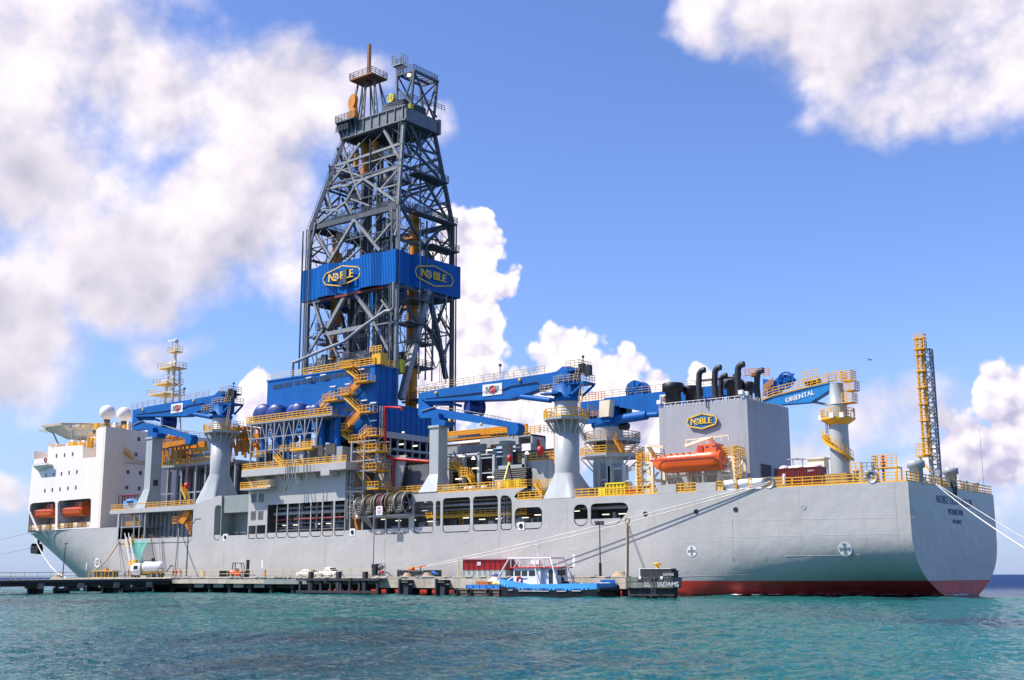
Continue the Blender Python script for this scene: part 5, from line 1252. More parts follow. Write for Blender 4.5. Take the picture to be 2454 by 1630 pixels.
    g = MB(); p = e(622, 240, Y); g.bar(p, p+Vector((0, 0, 1.8)), .12); g.box(p.x-.2, p.x+.2, Y-.2, Y+.2, p.z+1.3, p.z+1.7); g.build('beacon_post', STEEL, boom); g = MB(); p = e(1246, 160, Y); g.bar(p, p+Vector((0, 0, 1.2)), .12); g.sphere(p+Vector((0, 0, 1.1)), .25, 8); g.build('anemometer', STEEL, boom)
    g = MB()
    for dz_ in (0, .22): g.path([e(1000, 400+dz_*30, Y-1.55), e(900, 300+dz_*40, Y-1.02), e(700, 330+dz_*40, Y-1.02), e(660, 350+dz_*40, Y-1.02), e(400, 388+dz_*30, Y-1.02), e(60, 425, Y-1.02)], .045, 5)
    g.build('hydraulic_hose', BLACK, boom)
    g = MB(); g.tube(e(1040, 225, Y-.4), e(30, 380, Y-.4), .035, n=5); g.tube(e(722, 690, Y), e(722, 730, Y), .05, n=5); g.build('hoist_wire', BLACK, boom)
    # maker's panel
    a, b, c, d2 = e(492, 322, Y-.99), e(638, 306, Y-.99), e(638, 390, Y-.99), e(492, 409, Y-.99)
    g = MB(); g.prism([a, b, c, d2], (0, -.06, 0)); pn = g.build('logo_panel', WHITE2, boom)
    ctr = (a+b+c+d2)/4; rg = (b-a).normalized(); up = Vector((-rg.z, 0, rg.x)); nn = Vector((0, -1, 0)); H_ = (a-d2).length
    def bars(lst, m):
        g = MB()
        for p0, p1, w in lst: g.bar(ctr+rg*p0[0]*H_+up*p0[1]*H_+nn*.10, ctr+rg*p1[0]*H_+up*p1[1]*H_+nn*.10, .06, w*H_)
        return g
    GL = mat('grey_lettering', (.30, .29, .29), .5)
    g = bars([((-.62, -.3), (-.62, .3), .17), ((-.58, .22), (-.30, -.22), .17), ((-.26, -.3), (-.26, .3), .17), ((.36, .3), (.44, -.26), .17), ((.44, -.26), (.68, .3), .15)], GL); g.build('lettering', GL, boom)
    g = MB(); g.lathe(ctr+rg*.06*H_+nn*.14, [(.01, .04), (.34*H_, .04), (.34*H_, -.04)], 20, axis=-nn, smooth=False); g.build('red_disc', REDP, boom)
    g = MB(); g.bar(ctr+rg*-.14*H_+up*-.12*H_+nn*.19, ctr+rg*.32*H_+up*.12*H_+nn*.19, .03, .035*H_); g.build('lettering', WHITE2, boom)
    # folded jib
    pts = [e(*p, Y-.75) for p in ((5, 548), (60, 522), (150, 500), (420, 545), (640, 588), (700, 600), (735, 612), (752, 640), (745, 676), (715, 690), (708, 655), (680, 642), (400, 600), (215, 572), (150, 566), (25, 572))]
    g = MB(); g.prism(pts, (0, 1.5, 0)); p = e(5, 520, Y-.6); g.prism([e(*q_, Y-.6) for q_ in ((10, 385), (40, 440), (120, 500), (30, 560), (5, 545))], (0, 1.2, 0))
    jib = g.build('jib', BLUE, t)
    g = MB(); g.lathe(e(722, 650, Y-.9), [(.01, 0), (1.05, 0), (1.05, 1.8), (.01, 1.8)], 18, axis=(0, 1, 0), smooth=False); g.box(*sorted((e(690, 650).x, e(712, 650).x)), Y-.5, Y+.5, e(690, 700).z, e(690, 640).z); g.build('jib_head', BLUE, jib)
    tp = [e(*p, Y-.8) for p in ((30, 535), (150, 497), (420, 541), (640, 584), (700, 597))]
    g = MB()
    for a, b in zip(tp, tp[1:]): g.bar(a+Vector((0, 0, .35)), b+Vector((0, 0, .35)), .35, .12); n_ = int((b-a).length/.8); [g.bar(a.lerp(b, k/max(1, n_)), a.lerp(b, k/max(1, n_))+Vector((0, 0, .4)), .06) for k in range(n_)]
    g.build('jib_walkway', STEELL, jib)
    for x, y in ((480, 618), (245, 590)): p = e(x, y, Y-.8); g = MB(); g.sphere(p, .28, 10); g.build('boom_lamp', mat('amber_lamp_glass', (0,0,0)), jib)
    g = MB(); g.tube(e(85, 460, Y), e(255, 462, Y), .42, n=12); g.tube(e(255, 462, Y), e(330, 480, Y), .25, n=10); g.build('folding_cylinder', BLUE, jib)
    c0 = e(375, 490, Y-.4); g = MB(); g.lathe(c0, [(.01, -.1), (1.35, -.1), (1.35, .15), (1.15, .15), (1.15, 2.6), (1.35, 2.6), (1.35, 2.9), (.01, 2.9)], 20, axis=(.5, 1, 0), smooth=False); g.build('winch_drum', mat('dark_blue_drum', (0,0,0)), jib)
    return t
GREENG2 = mat('grey_green_crane_paint', (.40, .425, .415), .45, var=.08, scale=.4, streak=.12)
port_crane('knuckle_boom_crane', 'long blue crane on flared grey pedestal between the derrick and the orange stern lifeboat', 0, 0, 14.3, 14.72, xof('E', 945, 1180), xof('E', 1176, 1170))
port_crane('knuckle_boom_crane', 'blue crane on flared grey pedestal just aft of the white superstructure', -86.2, 4.35, 9.7, 17.35, xof('J', 490, 1010), xof('J', 748, 1000), .955)
def boom_rest(o, base, tag_=''):
    e = lambda x, y, yy: VY('E', x, y, yy)+o
    g = MB()
    xl, xm, xr = e(93, 640, 1.2).x, e(160, 640, 1.2).x, e(160, 640, 1.2).x
    zt = e(160, 640, 1.2).z; zk = 21.2 if tag_ else e(150, 990, 1.2).z
    yb = VX('E', 228, 645, xr).y if not tag_ else 3.9
    g.box(xl, xr, 1.2, yb, zk, zt); g.box(xl-.2, xr+.2, 1.0, yb+.2, zt, zt+.4)
    z0 = e(20, 1130, 0).z; xb = e(8, 1125, 0).x; xb2 = e(145, 1130, 0).x
    if tag_: z0 = 17.0; xb = xl-1.3; xb2 = xr+.25
    top = [(xl, 1.2, zk), (xr, 1.2, zk), (xr, yb, zk), (xl, yb, zk)]; bot = [(xb, -.01, z0), (xb2, -.01, z0), (xb2, yb+.4, z0), (xb, yb+.4, z0)]
    g.add(top+bot, [(0, 4, 5, 1), (1, 5, 6, 2), (2, 6, 7, 3), (3, 7, 4, 0)])
    if base < z0: g.box(xb, xb2, .17, yb, base, z0)
    g2 = MB(); p = e(152, 620, 1.2); g2.prism([e(108, 628, 1.1), e(205, 628, 1.1), e(212, 590, 1.1), e(165, 580, 1.1), e(158, 535, 1.1), e(118, 530, 1.1), e(104, 585, 1.1)], (0, 2.4, 0))
    b = P_('boom_rest', g, GREENG2); g2.build('cradle', BLUE, b)
    g3 = MB(); q_ = e(188, 1060, 1.15); g3.box(xr+.0, xr+.06, 2.0, 3.2, e(188, 1075, 1).z, e(188, 1045, 1).z+.6); g3.build('door', DARK, b)
boom_rest(Vector((0, 0, 0)), 16.6)
_oL = Vector((VY('A', 835, 645, 1.2).x-VY('E', 93, 640, 1.2).x, 0, VY('A', 850, 645, 1.2).z-VY('E', 130, 640, 1.2).z))
boom_rest(_oL, 16.9, 'f')
# ------------------------------------------------------------------ starboard cranes seen behind
def star_crane(label, dx, dz, full=True):
    Y = 31.0; cx = -66.0+dx; o = Vector((dx, 0, dz)); e = lambda x, y, yy=Y: VY('L', x, y, yy)+o
    t = thing('subsea_crane', label, 'crane', (cx, Y, 14.6), 'blue cranes on grey pedestals along the starboard side')
    r_ = 2.75; zk = e(400, 650).z; z1 = e(400, 820).z; z2 = e(400, 1010).z
    g = MB(); g.lathe((cx, Y, 0), [(r_, 14.4), (r_, zk)], 32); g.build('pedestal', GREENG2, t)
    for z, R1 in ((z1, 5.2), (z2, 5.9)):
        oc = [Vector((cx+.8+R1*math.cos(R(22.5+45*i)), Y+R1*math.sin(R(22.5+45*i)), z)) for i in range(8)]
        g = MB(); g.prism(oc, (0, 0, -.4))
        for i in range(8): u = oc[i]-Vector((cx, Y, z)); g.bar(oc[i]+Vector((0, 0, -.4)), Vector((cx, Y, z-3.4))+u*.45, .2)
        w = g.build('walkway', GREENG2, t); MB().rail(oc+[oc[0]], 1.35, 1.3, .10, 3, toe=True).build('railing', YEL if z == z2 else mat('rusty_pale_rail', (0,0,0)), w)
    g = MB(); p = e(420, 935); g.box(p.x-.8, p.x+.8, Y-r_-.06, Y-r_+.3, z2, z2+2.6); g.build('door', DARK, t)
    g = MB(); g.flight((cx+5.4, Y-3.5, z2), (cx+3.6, Y-3.5, z1), 1.0, (0, 1, 0)); g.build('access_stair', ORY, t)
    g = MB(); g.flight((cx-2.6, Y-3.6, z1), (cx-5.2, Y-3.6, z1+4), 1.0, (0, 1, 0)); g.build('access_stair', STEELL, t)
    zb = e(400, 350).z
    g = MB(); g.lathe((cx, Y, zk), [(r_+.1, -.1), (r_+.35, .3), (r_+.2, 1.2), (2.4, 1.6), (2.3, zb-zk)], 28); g.box(cx-4.6, cx+1, Y-2.4, Y+2.4, zk+2.0, zb+.4); g.box(cx-3.5, cx+2.4, Y-3, Y-2.2, zk+.6, zk+1.4); g.build('slewing_house', BLUE, t)
    g = MB(); p = e(345, 410, Y-3.2); g.prism([(p.x-.9, Y-3.4, p.z-1.6), (p.x+1.2, Y-3.4, p.z-1.6), (p.x+1.6, Y-3.4, p.z+1.4), (p.x-.7, Y-3.4, p.z+1.4)], (0, 1.6, 0)); g.build('operator_cab', mat('cream_paint', (0,0,0)), t)
    g = MB(); g.rail([(cx-4.8, Y-3, zk+1.6), (cx+.6, Y-3.2, zk+1.6)], 1.2, .9, .08, 3); g.rail([(cx-4.6, Y-2.4, zb+.4), (cx+1, Y-2.4, zb+.4)], 1.5, .7, .09, 4); g.build('house_railing', ORY, t)
    g = MB(); p = e(595, 480, Y+2); g.box(p.x-1.6, p.x+1.3, Y+1, Y+3, p.z-1.1, p.z+1.1); g.tube(e(500, 620), e(655, 640), .7, n=10); g.build('hydraulic_pack', BLACK, t)
    pts = [e(*q_, Y-1.3) for q_ in ((330, 318), (360, 282), (740, 240), (1085, 198), (1500, 150), (1900, 108), (2200, 92), (2200, 190), (1700, 270), (1030, 480), (930, 490), (850, 455), (600, 405), (440, 370), (380, 345))]
    g = MB(); g.prism(pts, (0, 2.6, 0)); boom = g.build('boom', BLUE, t)
    tp = [pts[i]+Vector((0, .1, 0)) for i in (1, 2, 3, 4, 5, 6)]; MB().rail(tp, 1.3, 1.6, .06, 3).build('boom_railing', mat('rusty_pale_rail', (0,0,0)), boom)
    g = MB(); g.tube(e(480, 560, Y-1), e(890, 495, Y-1), .85, n=14); g.tube(e(890, 495, Y-1), e(1030, 488, Y-1), .5, n=12); g.build('luffing_cylinder', BLUE, t)
    c0 = e(735, 190, Y-1.0); g = MB(); g.lathe(c0, [(.01, -.1), (1.9, -.1), (1.9, .2), (1.5, .2), (1.5, 2.4), (1.9, 2.4), (1.9, 2.7), (.01, 2.7)], 20, axis=(0, 1, 0), smooth=False)
    for k in range(8): a = k*math.pi/4; g.bar(c0+Vector((0, -.2, 0)), c0+Vector((1.9*math.cos(a), -.2, 1.9*math.sin(a))), .16)
    g.build('winch_drum', BLUE, boom)
    a, b, c, d2 = e(1050, 245, Y-1.34), e(1200, 230, Y-1.34), e(1200, 345, Y-1.34), e(1055, 355, Y-1.34)
    g = MB(); g.prism([a, b, c, d2], (0, -.05, 0)); g.build('logo_panel', WHITE2, boom)
    ctr = (a+b+c+d2)/4; rg = (b-a).normalized(); up = Vector((-rg.z, 0, rg.x)); H_ = (a-d2).length; nn = Vector((0, -1, 0))
    g = MB()
    for p0, p1, w in (((-.56, -.34), (-.56, .34), .17), ((-.52, .26), (-.26, -.26), .17), ((-.22, -.34), (-.22, .34), .17), ((.32, .34), (.4, -.28), .17), ((.4, -.28), (.6, .34), .15)): g.bar(ctr+rg*p0[0]*H_+up*p0[1]*H_+nn*.09, ctr+rg*p1[0]*H_+up*p1[1]*H_+nn*.09, .06, w*H_)
    g.build('lettering', mat('grey_lettering', (.30, .29, .29)), boom)
    g = MB(); g.lathe(ctr+rg*.05*H_+nn*.12, [(.01, .04), (.32*H_, .04), (.32*H_, -.04)], 18, axis=(0, 1, 0), smooth=False); g.build('red_disc', REDP, boom)
    f = lambda x, y, yy=Y: VY('F', x, y, yy)+o
    if full:
        g = MB(); g.prism([f(*q_, Y-.9) for q_ in ((1470, 290), (1560, 300), (1610, 258), (1655, 255), (1700, 285), (1660, 330), (1560, 395), (1470, 420))], (0, 1.8, 0)); hc = f(1650, 300, Y-1.2); g.path([hc+Vector((1.35*math.cos(a), 0, 1.35*math.sin(a))) for a in np.linspace(0, 2*math.pi, 17)[:-1]], .16, 6, True); [g.bar(hc, hc+Vector((1.3*math.cos(k), 0, 1.3*math.sin(k))), .14) for k in np.arange(0, 6.2, 1.05)]; g.bar(f(1640, 290, Y), f(1715, 250, Y), .25); g.build('boom_head', BLUE, boom)
        g = MB(); g.bar(f(1690, 290, Y), f(1560, 470, Y), .10); g.build('hoist_wire', BLACK, boom)
        g = MB(); g.rail([f(1330, 275, Y-1.3), f(1520, 270, Y-1.3)], 1.4, .9, .1, 4); g.box(*sorted((f(1400, 270).x, f(1440, 270).x)), Y-1, Y+.5, f(1400, 280).z, f(1400, 250).z); g.rail([f(1480, 400, Y-1.3), f(1550, 340, Y-1.3)], 1.3, .8, .1, 4); g.build('boom_gallery', ORY, boom)
    return t
star_crane('blue crane on a grey pedestal ringed by two walkways, boom passing behind the exhaust pipes', 0, 0)
star_crane('far blue crane on the starboard side, mostly hidden behind the foremost port pedestal', -88.5, 4.0, False)

# ------------------------------------------------------------------ provision crane at the stern
Y = 10.0; cx = -13.05
pc = thing('provision_crane', 'slim pale grey stern crane with a short bright blue boom and a yellow spiral stair', 'crane', (cx, Y, DECK))
G_ = lambda x, y, yy=Y: VY('G', x, y, yy)
F_ = lambda x, y, yy=Y: VY('F', x, y, yy)
r_ = 1.33; z1 = G_(260, 480).z; z2 = G_(250, 405).z; z3 = G_(250, 285).z
g = MB(); g.lathe((cx, Y, 0), [(r_*1.04, DECK-.02), (r_, z1), (r_, z2)], 28); g.lathe((cx, Y, 0), [(r_*1.0, z2), (r_*.82, z2+.25), (r_*.78, z3)], 12); g.lathe((cx, Y, z2), [(r_+.02, -.1), (r_+.1, 0), (r_+.02, .1)], 28); g.build('pedestal', GREENG2, pc)
g = MB(); g.lathe((cx, Y, 0), [(r_, z1-1.0), (2.4, z1-.3), (2.4, z1), (r_, z1)], 16, smooth=False); w = g.build('walkway', YEL, pc)
ring_ = [(cx+2.35*math.cos(2*math.pi*i/12), Y+2.35*math.sin(2*math.pi*i/12), z1) for i in range(13)]
MB().rail(ring_, 1.2, 1.2, .08, 3).build('railing', YEL, w)
for dx_, dy_ in ((-2.3, -.6), (.1, -2.3), (2.3, -.6), (1.4, -1.9)): g = MB(); g.box(cx+dx_-.3, cx+dx_+.3, Y+dy_-.3, Y+dy_+.1, z1-.2, z1+.5); g.build('floodlight', WHITE2, w)
g = MB()
n = 22; za, zb = G_(200, 580).z, G_(335, 720).z
rail_pts = []
for i in range(n+1):
    a = R(195+ (345-195)*i/n); z = za+(zb-za)*i/n
    p0 = Vector((cx+r_*math.cos(a), Y+r_*math.sin(a), z)); p1 = Vector((cx+2.3*math.cos(a), Y+2.3*math.sin(a), z)); g.bar(p0, p1, .34, .12); rail_pts.append(p1)
    if i % 2 == 0: g.bar(p1, p1+Vector((0, 0, 1.1)), .07)
for a, b in zip(rail_pts, rail_pts[1:]): g.bar(a+Vector((0, 0, -.1)), b+Vector((0, 0, -.1)), .08, .4); g.bar(a+Vector((0, 0, .55)), b+Vector((0, 0, .55)), .07); g.bar(a+Vector((0, 0, 1.1)), b+Vector((0, 0, 1.1)), .07)
g.build('spiral_stair', YEL, pc)
g = MB(); g.ladder((cx-1.5, Y-.6, za), (cx-1.5, Y-.6, z1), .6, (0, 1, 0), .4, .06); g.build('ladder', STEEL, pc)
g = MB()
for k, z in enumerate((z2+.2, z2+1.9, z2+3.4)): x_ = cx+1.0+(.5 if k == 1 else .1); g.box(x_, x_+1.5, Y-1, Y+1, z-.15, z); g.rail([(x_, Y-1, z), (x_+1.5, Y-1, z), (x_+1.5, Y+1, z)], 1.25, .7, .08, 4)
g.rail([(cx-.9, Y-1.0, z3), (cx+1.2, Y-1.0, z3), (cx+1.2, Y+1.2, z3)], 1.5, .6, .08, 4); g.build('ladder_cage', YEL, pc)
g = MB(); g.prism([F_(*p, Y-.75) for p in ((1462, 462), (1550, 428), (1800, 365), (1990, 320), (2015, 330), (1998, 372), (1842, 472), (1600, 492), (1540, 480))], (0, 1.5, 0)); bm = g.build('boom', mat('bright_blue_boom_paint', (.010, .20, .50), .4, var=.06), pc)
g = MB(); tp = [F_(*p, Y-.8) for p in ((1465, 455), (1550, 420), (1800, 358), (1990, 308), (2040, 300))]; g.rail(tp, 1.2, 1.0, .07, 3)
for a, b in zip(tp, tp[1:]): g.bar(a, b, .3, .16)
g.rail([F_(1780, 345, Y-.8), F_(1900, 320, Y-.8)], 2.0, .8, .08, 4); g.build('boom_walkway', YEL, bm)
g = MB(); g.tube(F_(1845, 468), F_(1985, 492), .18, n=8); g.build('luffing_cylinder', STEELL, pc)
g = MB()
for k in range(5): p = F_(1820+k*22, 335-k*4); g.box(p.x-.3, p.x+.3, Y-.4, Y+.3, p.z-.1, p.z+.5)
g.build('winch', BLACK, bm)
a, b = F_(1722, 440, Y-.8), F_(1798, 417, Y-.8); rg = (b-a)
text('ORIENTAL', .98, (a+b)/2, rg, Vector((-rg.z, 0, rg.x)), WHITE2, 'lettering', bm, .02, .03)
for k, s_ in enumerate(('SWL 15T-8.0M', 'SWL 5T-15.0M')): a, b = F_(1645, 447+k*15, Y-.8), F_(1712, 430+k*15, Y-.8); rg = b-a; text(s_, .22, (a+b)/2, rg, Vector((-rg.z, 0, rg.x)), WHITE2, 'lettering', bm, .02, .01)

# ------------------------------------------------------------------ funnel casing and exhausts (parts of the ship)
fx0, fx1, fy0, fy1, fz = -40.2, -25.2, 6.0, 20.0, 28.5
g = MB(); g.box(fx0, fx1, fy0, fy1, DECK-.02, fz)
for k in range(2): pass
fun = P_('funnel', g, mat('grey_funnel_paint', (.36, .365, .38), .45, var=.06, scale=.3, streak=.10, bump=.02, bscale=.5))
g = MB(); g.rail([(fx0, fy0+.1, fz), (fx1, fy0+.1, fz), (fx1, fy1-.1, fz)], .35, 1.0, .06, 1)
for k in range(24): x = fx0+.4+k*.63; g.bar((x, fy0-.02, fz-.35), (x, fy0-.02, fz+.05), .08)
for k in range(20): y = fy0+.6+k*.68; g.bar((fx1+.02, y, fz-.35), (fx1+.02, y, fz+.05), .08)
g.build('top_edge_rail', WHITE2, fun)
for y0, y1, z1 in ((VX('F', 1452, 980, fx1).y, VX('F', 1530, 980, fx1).y, 19.0), (VX('F', 1552, 980, fx1).y, VX('F', 1628, 980, fx1).y, 18.6)):
    g = MB(); g.m = 0; g.box(fx1, fx1+.08, y0-.12, y1+.12, DECK, z1+.15); g.m = 1; g.box(fx1+.02, fx1+.12, y0, y1, DECK, z1); g.build('door', [GREY2, mat('dark_roller_door', (.10, .085, .075), .6, corr=('z', .25))], fun)
for x, y in ((935, 1060), (1060, 1055)): p = VY('F', x, y, fy0); g = MB(); g.box(p.x-1.1, p.x+1.1, fy0-.06, fy0, DECK+.6, p.z+1.2); g.build('door', DARK, fun)
for X_, Y_, Z_ in ((fx1-.8, fy0-.1, fz+.5), (fx1-.2, fy0+.3, fz+.3), (fx0+.2, fy0, fz+.3), (fx1+.1, fy1-3.2, fz+.3), (fx1+.1, fy1-2.2, fz+.2), (fx1+.1, fy1-4.4, fz+.1)):
    g = MB(); g.box(X_-.35, X_+.35, Y_-.35, Y_+.2, Z_, Z_+.6); g.bar((X_, Y_, Z_), (X_, Y_, fz-.1), .1); g.build('floodlight', WHITE2, fun)
# lozenge sign standing off the casing
c = VY('F', 992, 622, fy0-.35); W_, H_ = 5.0, 2.25
pts = [c+Vector((a, 0, b)) for a, b in hexa(W_, H_)]
g = MB(); g.prism(pts, (0, .3, 0)); g.build('sign_plate', mat('blue_sign_paint', (.012, .16, .36), .45), fun)
sign(c+Vector((0, -.05, 0)), (1, 0, 0), W_, H_, fun, 1.32, rim=.19, nm='sign_rim')
# bent exhaust pipes and round black silencers
for l, y0, yt, Y, w in ((975, 465, 195, 8, .45), (1100, 450, 175, 9, .46), (1145, 440, 238, 13, .42), (1282, 430, 150, 9, .48), (1250, 430, 225, 14, .42), (1432, 450, 198, 11, .46)):
    a = VY('F', l, y0, Y); top = VY('F', l, yt, Y); z = top.z-.5
    g = MB(); pth = [(a.x, Y, fz-.1), (a.x-.1, Y, z-2.4), (a.x, Y, z-1.0)]+[(a.x+.85*(1-math.cos(R(q_))), Y, z-.9+.85*math.sin(R(q_))) for q_ in (12, 26, 40, 54, 68, 82)]+[(a.x+1.05, Y, z-.06)]; g.path(pth, w, 16); g.build('exhaust_pipe', SOOT, fun)
for l, r__, yt, Y, k in ((683, 845, 325, 8.5, 1), (845, 955, 345, 11, 1), (1165, 1320, 300, 12, 1), (1310, 1400, 315, 13, 1), (905, 1000, 360, 15, 1)):
    a, b = VY('F', l, yt+40, Y), VY('F', r__, yt+40, Y); rr_ = (b.x-a.x)*.46; cx_ = (a.x+b.x)/2; top = VY('F', (l+r__)/2, yt, Y).z
    g = MB(); g.lathe((cx_, Y, 0), [(rr_*.72, fz-.1), (rr_*.72, top-1.35), (rr_, top-1.25), (rr_, top-.15), (rr_*.9, top), (.02, top)], 26, smooth=True); g.build('silencer', BLACK, fun)
g = MB(); a, b = VY('F', 990, 302, 10), VY('F', 1260, 275, 10); g.tube(a, b, .16, n=6); g.build('exhaust_brace', BLACK, fun)
g = MB(); a = VY('F', 985, 450, fy0-.3); g.bar(a+Vector((-.8, 0, .3)), a+Vector((1.6, 0, .2)), .1); g.bar(a+Vector((.8, 0, .2)), VY('F', 1030, 520, fy0-.2), .12); g.build('aerial', BLACK, fun)

# ------------------------------------------------------------------ racks of pipe on the mid deck
K_ = lambda x, y, yy: VY('K', x, y, yy)
for l, yt in ((280, 710), (560, 690), (845, 655), (1130, 630), (1425, 690), (1690, 700)):
    p = K_(l, yt, 5.5); b = K_(l, 1250, 5.5); g = MB(); g.box(p.x-.26, p.x+.26, 5.3, 6.0, MID-.02, p.z-.25); g.lathe((p.x, 5.3, p.z-.25), [(.01, 0), (.26, 0), (.26, .7), (.01, .7)], 14, axis=(0, 1, 0), smooth=False); P_('rack_post', g, GREENG2)
g = MB()
for l, r__, y in ((845, 1130, 700), (845, 1130, 765), (845, 1130, 1050), (1130, 1425, 735), (560, 845, 735), (280, 560, 815)): a, b = K_(l, y+10, 5.6), K_(r__, y-15, 5.6); g.bar((a.x, 5.6, (a.z+b.z)/2), (b.x, 5.6, (a.z+b.z)/2), .22)
P_('rack_rail', g, GREENG2)
xa, xb = K_(240, 900, 8).x, K_(1160, 900, 8).x
t = MB(); k = 0
for row in range(12):
    MB().tube((xa-3, 6.6, MID+.3+row*.52), (xb, 6.6, MID+.3+row*.52), .22, n=8).build('riser_pipe', mat('brown_pipe', (.055, .028, .022), .6, var=.4), ship)
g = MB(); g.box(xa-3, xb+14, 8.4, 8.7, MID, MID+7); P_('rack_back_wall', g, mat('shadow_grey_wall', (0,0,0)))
g = MB(); p, s_ = K_(1165, 935, 4.6), K_(1720, 1200, 4.6); g.box(p.x, K_(1700, 900, 5.2).x, 5.3, 5.6, K_(1400, 900, 5.2).z-.6, K_(1400, 900, 5.2).z); P_('rack_rail', g, GREENG2)
bw0, bw1 = K_(1760, 830, 6.2), K_(2215, 800, 6.2)
g = MB(); g.box(bw0.x, bw1.x, 6.2, 14, DECK, (bw0.z+bw1.z)/2); g.box(bw1.x-1.1, bw1.x-.9, 6.12, 6.2, DECK, bw1.z); P_('store_house', g, GREENG2)
MB().rail([(bw0.x-2, 6.3, (bw0.z+bw1.z)/2), (bw1.x+2, 6.3, (bw0.z+bw1.z)/2)], 1.35, 1.2, .10, 3, toe=True).build('deck_railing', YEL, ship)
# portal frame, catwalk machine and gallery behind
p0, p1 = K_(890, 400, 10), K_(1615, 355, 10); zP = (p0.z+p1.z)/2
g = MB(); g.box(p0.x, p1.x, 9.6, 10.4, zP-1.2, zP)
for x in (p0.x+.35, K_(1060, 500, 10).x, p1.x-.3): g.box(x-.35, x+.35, 9.6, 10.4, MID, zP-1.2)
g.box(p0.x, p1.x+3, 13, 13.4, zP-1, zP); g.box(p1.x+2.6, p1.x+3, 9.6, 13.4, MID, zP); g.box(p1.x, p1.x+3, 9.6, 13.4, zP-.3, zP)
P_('portal_frame', g, GREENG2)
g = MB()
for k in range(7): g.box(p0.x+1, p1.x-1, 11.4, 11.9, MID+5+k*.9, MID+5.35+k*.9)
P_('louvre_bank', g, STEEL)
a, b = K_(250, 320, 12), K_(1400, 215, 12); zc = (a.z+b.z)/2
g = MB(); g.box(a.x-4, b.x+4, 12, 12.4, zc-1.0, zc+.5); g.box(a.x-4, b.x+4, 11.4, 13, zc-1.3, zc-1.0); g.box(a.x-4, p0.x+1, 12, 13, zc-3.2, zc-1.9)
P_('catwalk_girder', g, ORY)
MB().rail([(a.x-4, 11.4, zc-1.0), (b.x+4, 11.4, zc-1.0)], 1.3, 1.0, .10, 4).build('deck_railing', YEL, ship)
MB().rail([(b.x+2, 9.5, zP), (p1.x+4.5, 9.5, zP)], 1.3, .9, .09, 4).build('deck_railing', YEL, ship)
MB().rail([(p1.x+4.5, 9.8, zP+.2), (p1.x+8.5, 9.8, zP-.6)], 1.3, .9, .09, 3).build('deck_railing', mat('rusty_pale_rail', (0,0,0)), ship)
g = MB(); q0, q1 = K_(1800, 360, 11), K_(1990, 590, 11); g.prism([K_(*p, 11) for p in ((1790, 365), (1960, 420), (2010, 560), (1900, 600))], (0, .3, 0)); P_('chute', g, ORY)
g = MB(); p = K_(1380, 480, 7.5); g.lathe((p.x, 7.5, 0), [(.95, MID), (.95, K_(1380, 535, 7.5).z), (1.4, K_(1380, 525, 7.5).z), (1.4, K_(1380, 455, 7.5).z), (.02, K_(1380, 450, 7.5).z)], 22); P_('mushroom_vent', g, GREY2)
g = MB(); a, b = K_(250, 560, 8.2), K_(880, 560, 8.2); g.box(a.x-3, b.x+1, 8, 8.6, a.z-1.3, a.z); g.box(a.x-3, b.x, 7.9, 8.1, a.z+1.4, a.z+1.8); g.bar(K_(350, 640, 7.6), K_(450, 800, 7.6), .3); P_('support_beam', g, STEELL)
for st in (((560, 1090), (385, 860)), ((730, 1230), (630, 1070))):
    g = MB(); g.flight(K_(*st[0], 4.4), K_(*st[1], 4.4), 1.0, (0, 1, 0), rh=1.2); P_('deck_stair', g, YEL)
g = MB(); a = K_(570, 1095, 4.0); g.box(a.x-1, a.x+.9, 3.8, 5, a.z-.2, a.z); g.rail([(a.x-1, 3.8, a.z), (a.x+.9, 3.8, a.z)], 1.3, .7, .09, 3); b = K_(330, 960, 4.0); g.box(b.x-.9, b.x+.7, 3.8, 5, b.z-.2, b.z); g.rail([(b.x-.9, 3.8, b.z), (b.x+.7, 3.8, b.z)], 1.3, .7, .09, 3); P_('stair_landing', g, YEL)
for x, y in ((460, 1160), (1065, 1125), (1395, 1110), (1040, 620), (520, 735), (775, 960), (1560, 570), (445, 540)):
    p = K_(x, y, 5.0); g = MB(); g.box(p.x-.65, p.x+.65, 4.9, 5.1, p.z-.09, p.z+.09); P_('strip_lamp', g, LAMP if y > 600 else WHITE2)
for x, y in ((740, 770), (1745, 670)): p = K_(x, y, 5.2); g = MB(); g.lathe(p, [(.1, .3), (.42, -.2), (.01, -.2)], 12); P_('floodlight', g, LAMP)
g = MB(); p = K_(1060, 800, 8); g.box(p.x-6, p.x+5, 7.6, 8.2, MID+3.8, MID+4.6); P_('pipe_bridge', g, GREY2)
# railings along the port edge
MB().rail([(xof('E', 145, 1130), .2, MID), (xN0+2.6, .2, MID)], 1.25, 1.3, .10, 3, toe=True).build('deck_railing', YEL, ship)
MB().rail([(xN0+2.6, .2, MID), (xN0+3.4, 2.4, MID), (xN1+1, 2.4, MID)], 1.25, 1.1, .10, 3).build('deck_railing', YEL, ship)
MB().rail([(xN0+.8, .1, DECK+.1), (xN1-.3, .1, DECK+.1)], 1.2, 1.1, .10, 3, toe=True).build('deck_railing', YEL, ship)
g = MB(); g.flight(VY('E', 950, 1160, 1.4), VY('E', 890, 1065, 1.4), 1.0, (0, 1, 0), rh=1.2); P_('deck_stair', g, YEL)
e1178 = xof('E', 1182, 1170)
F0 = lambda x: xof('F', x, 1170)
MB().rail([(e1178, .2, DECK), (F0(638), .2, DECK)], 1.3, 1.2, .10, 3, toe=True).build('deck_railing', YEL, ship)
for l, r__ in ((788, 850), (858, 942), (1104, 1150)): MB().rail([(F0(l), .2, DECK), (F0(r__), .2, DECK)], 1.3, .8, .11, 3, toe=True).build('deck_railing', YEL, ship)
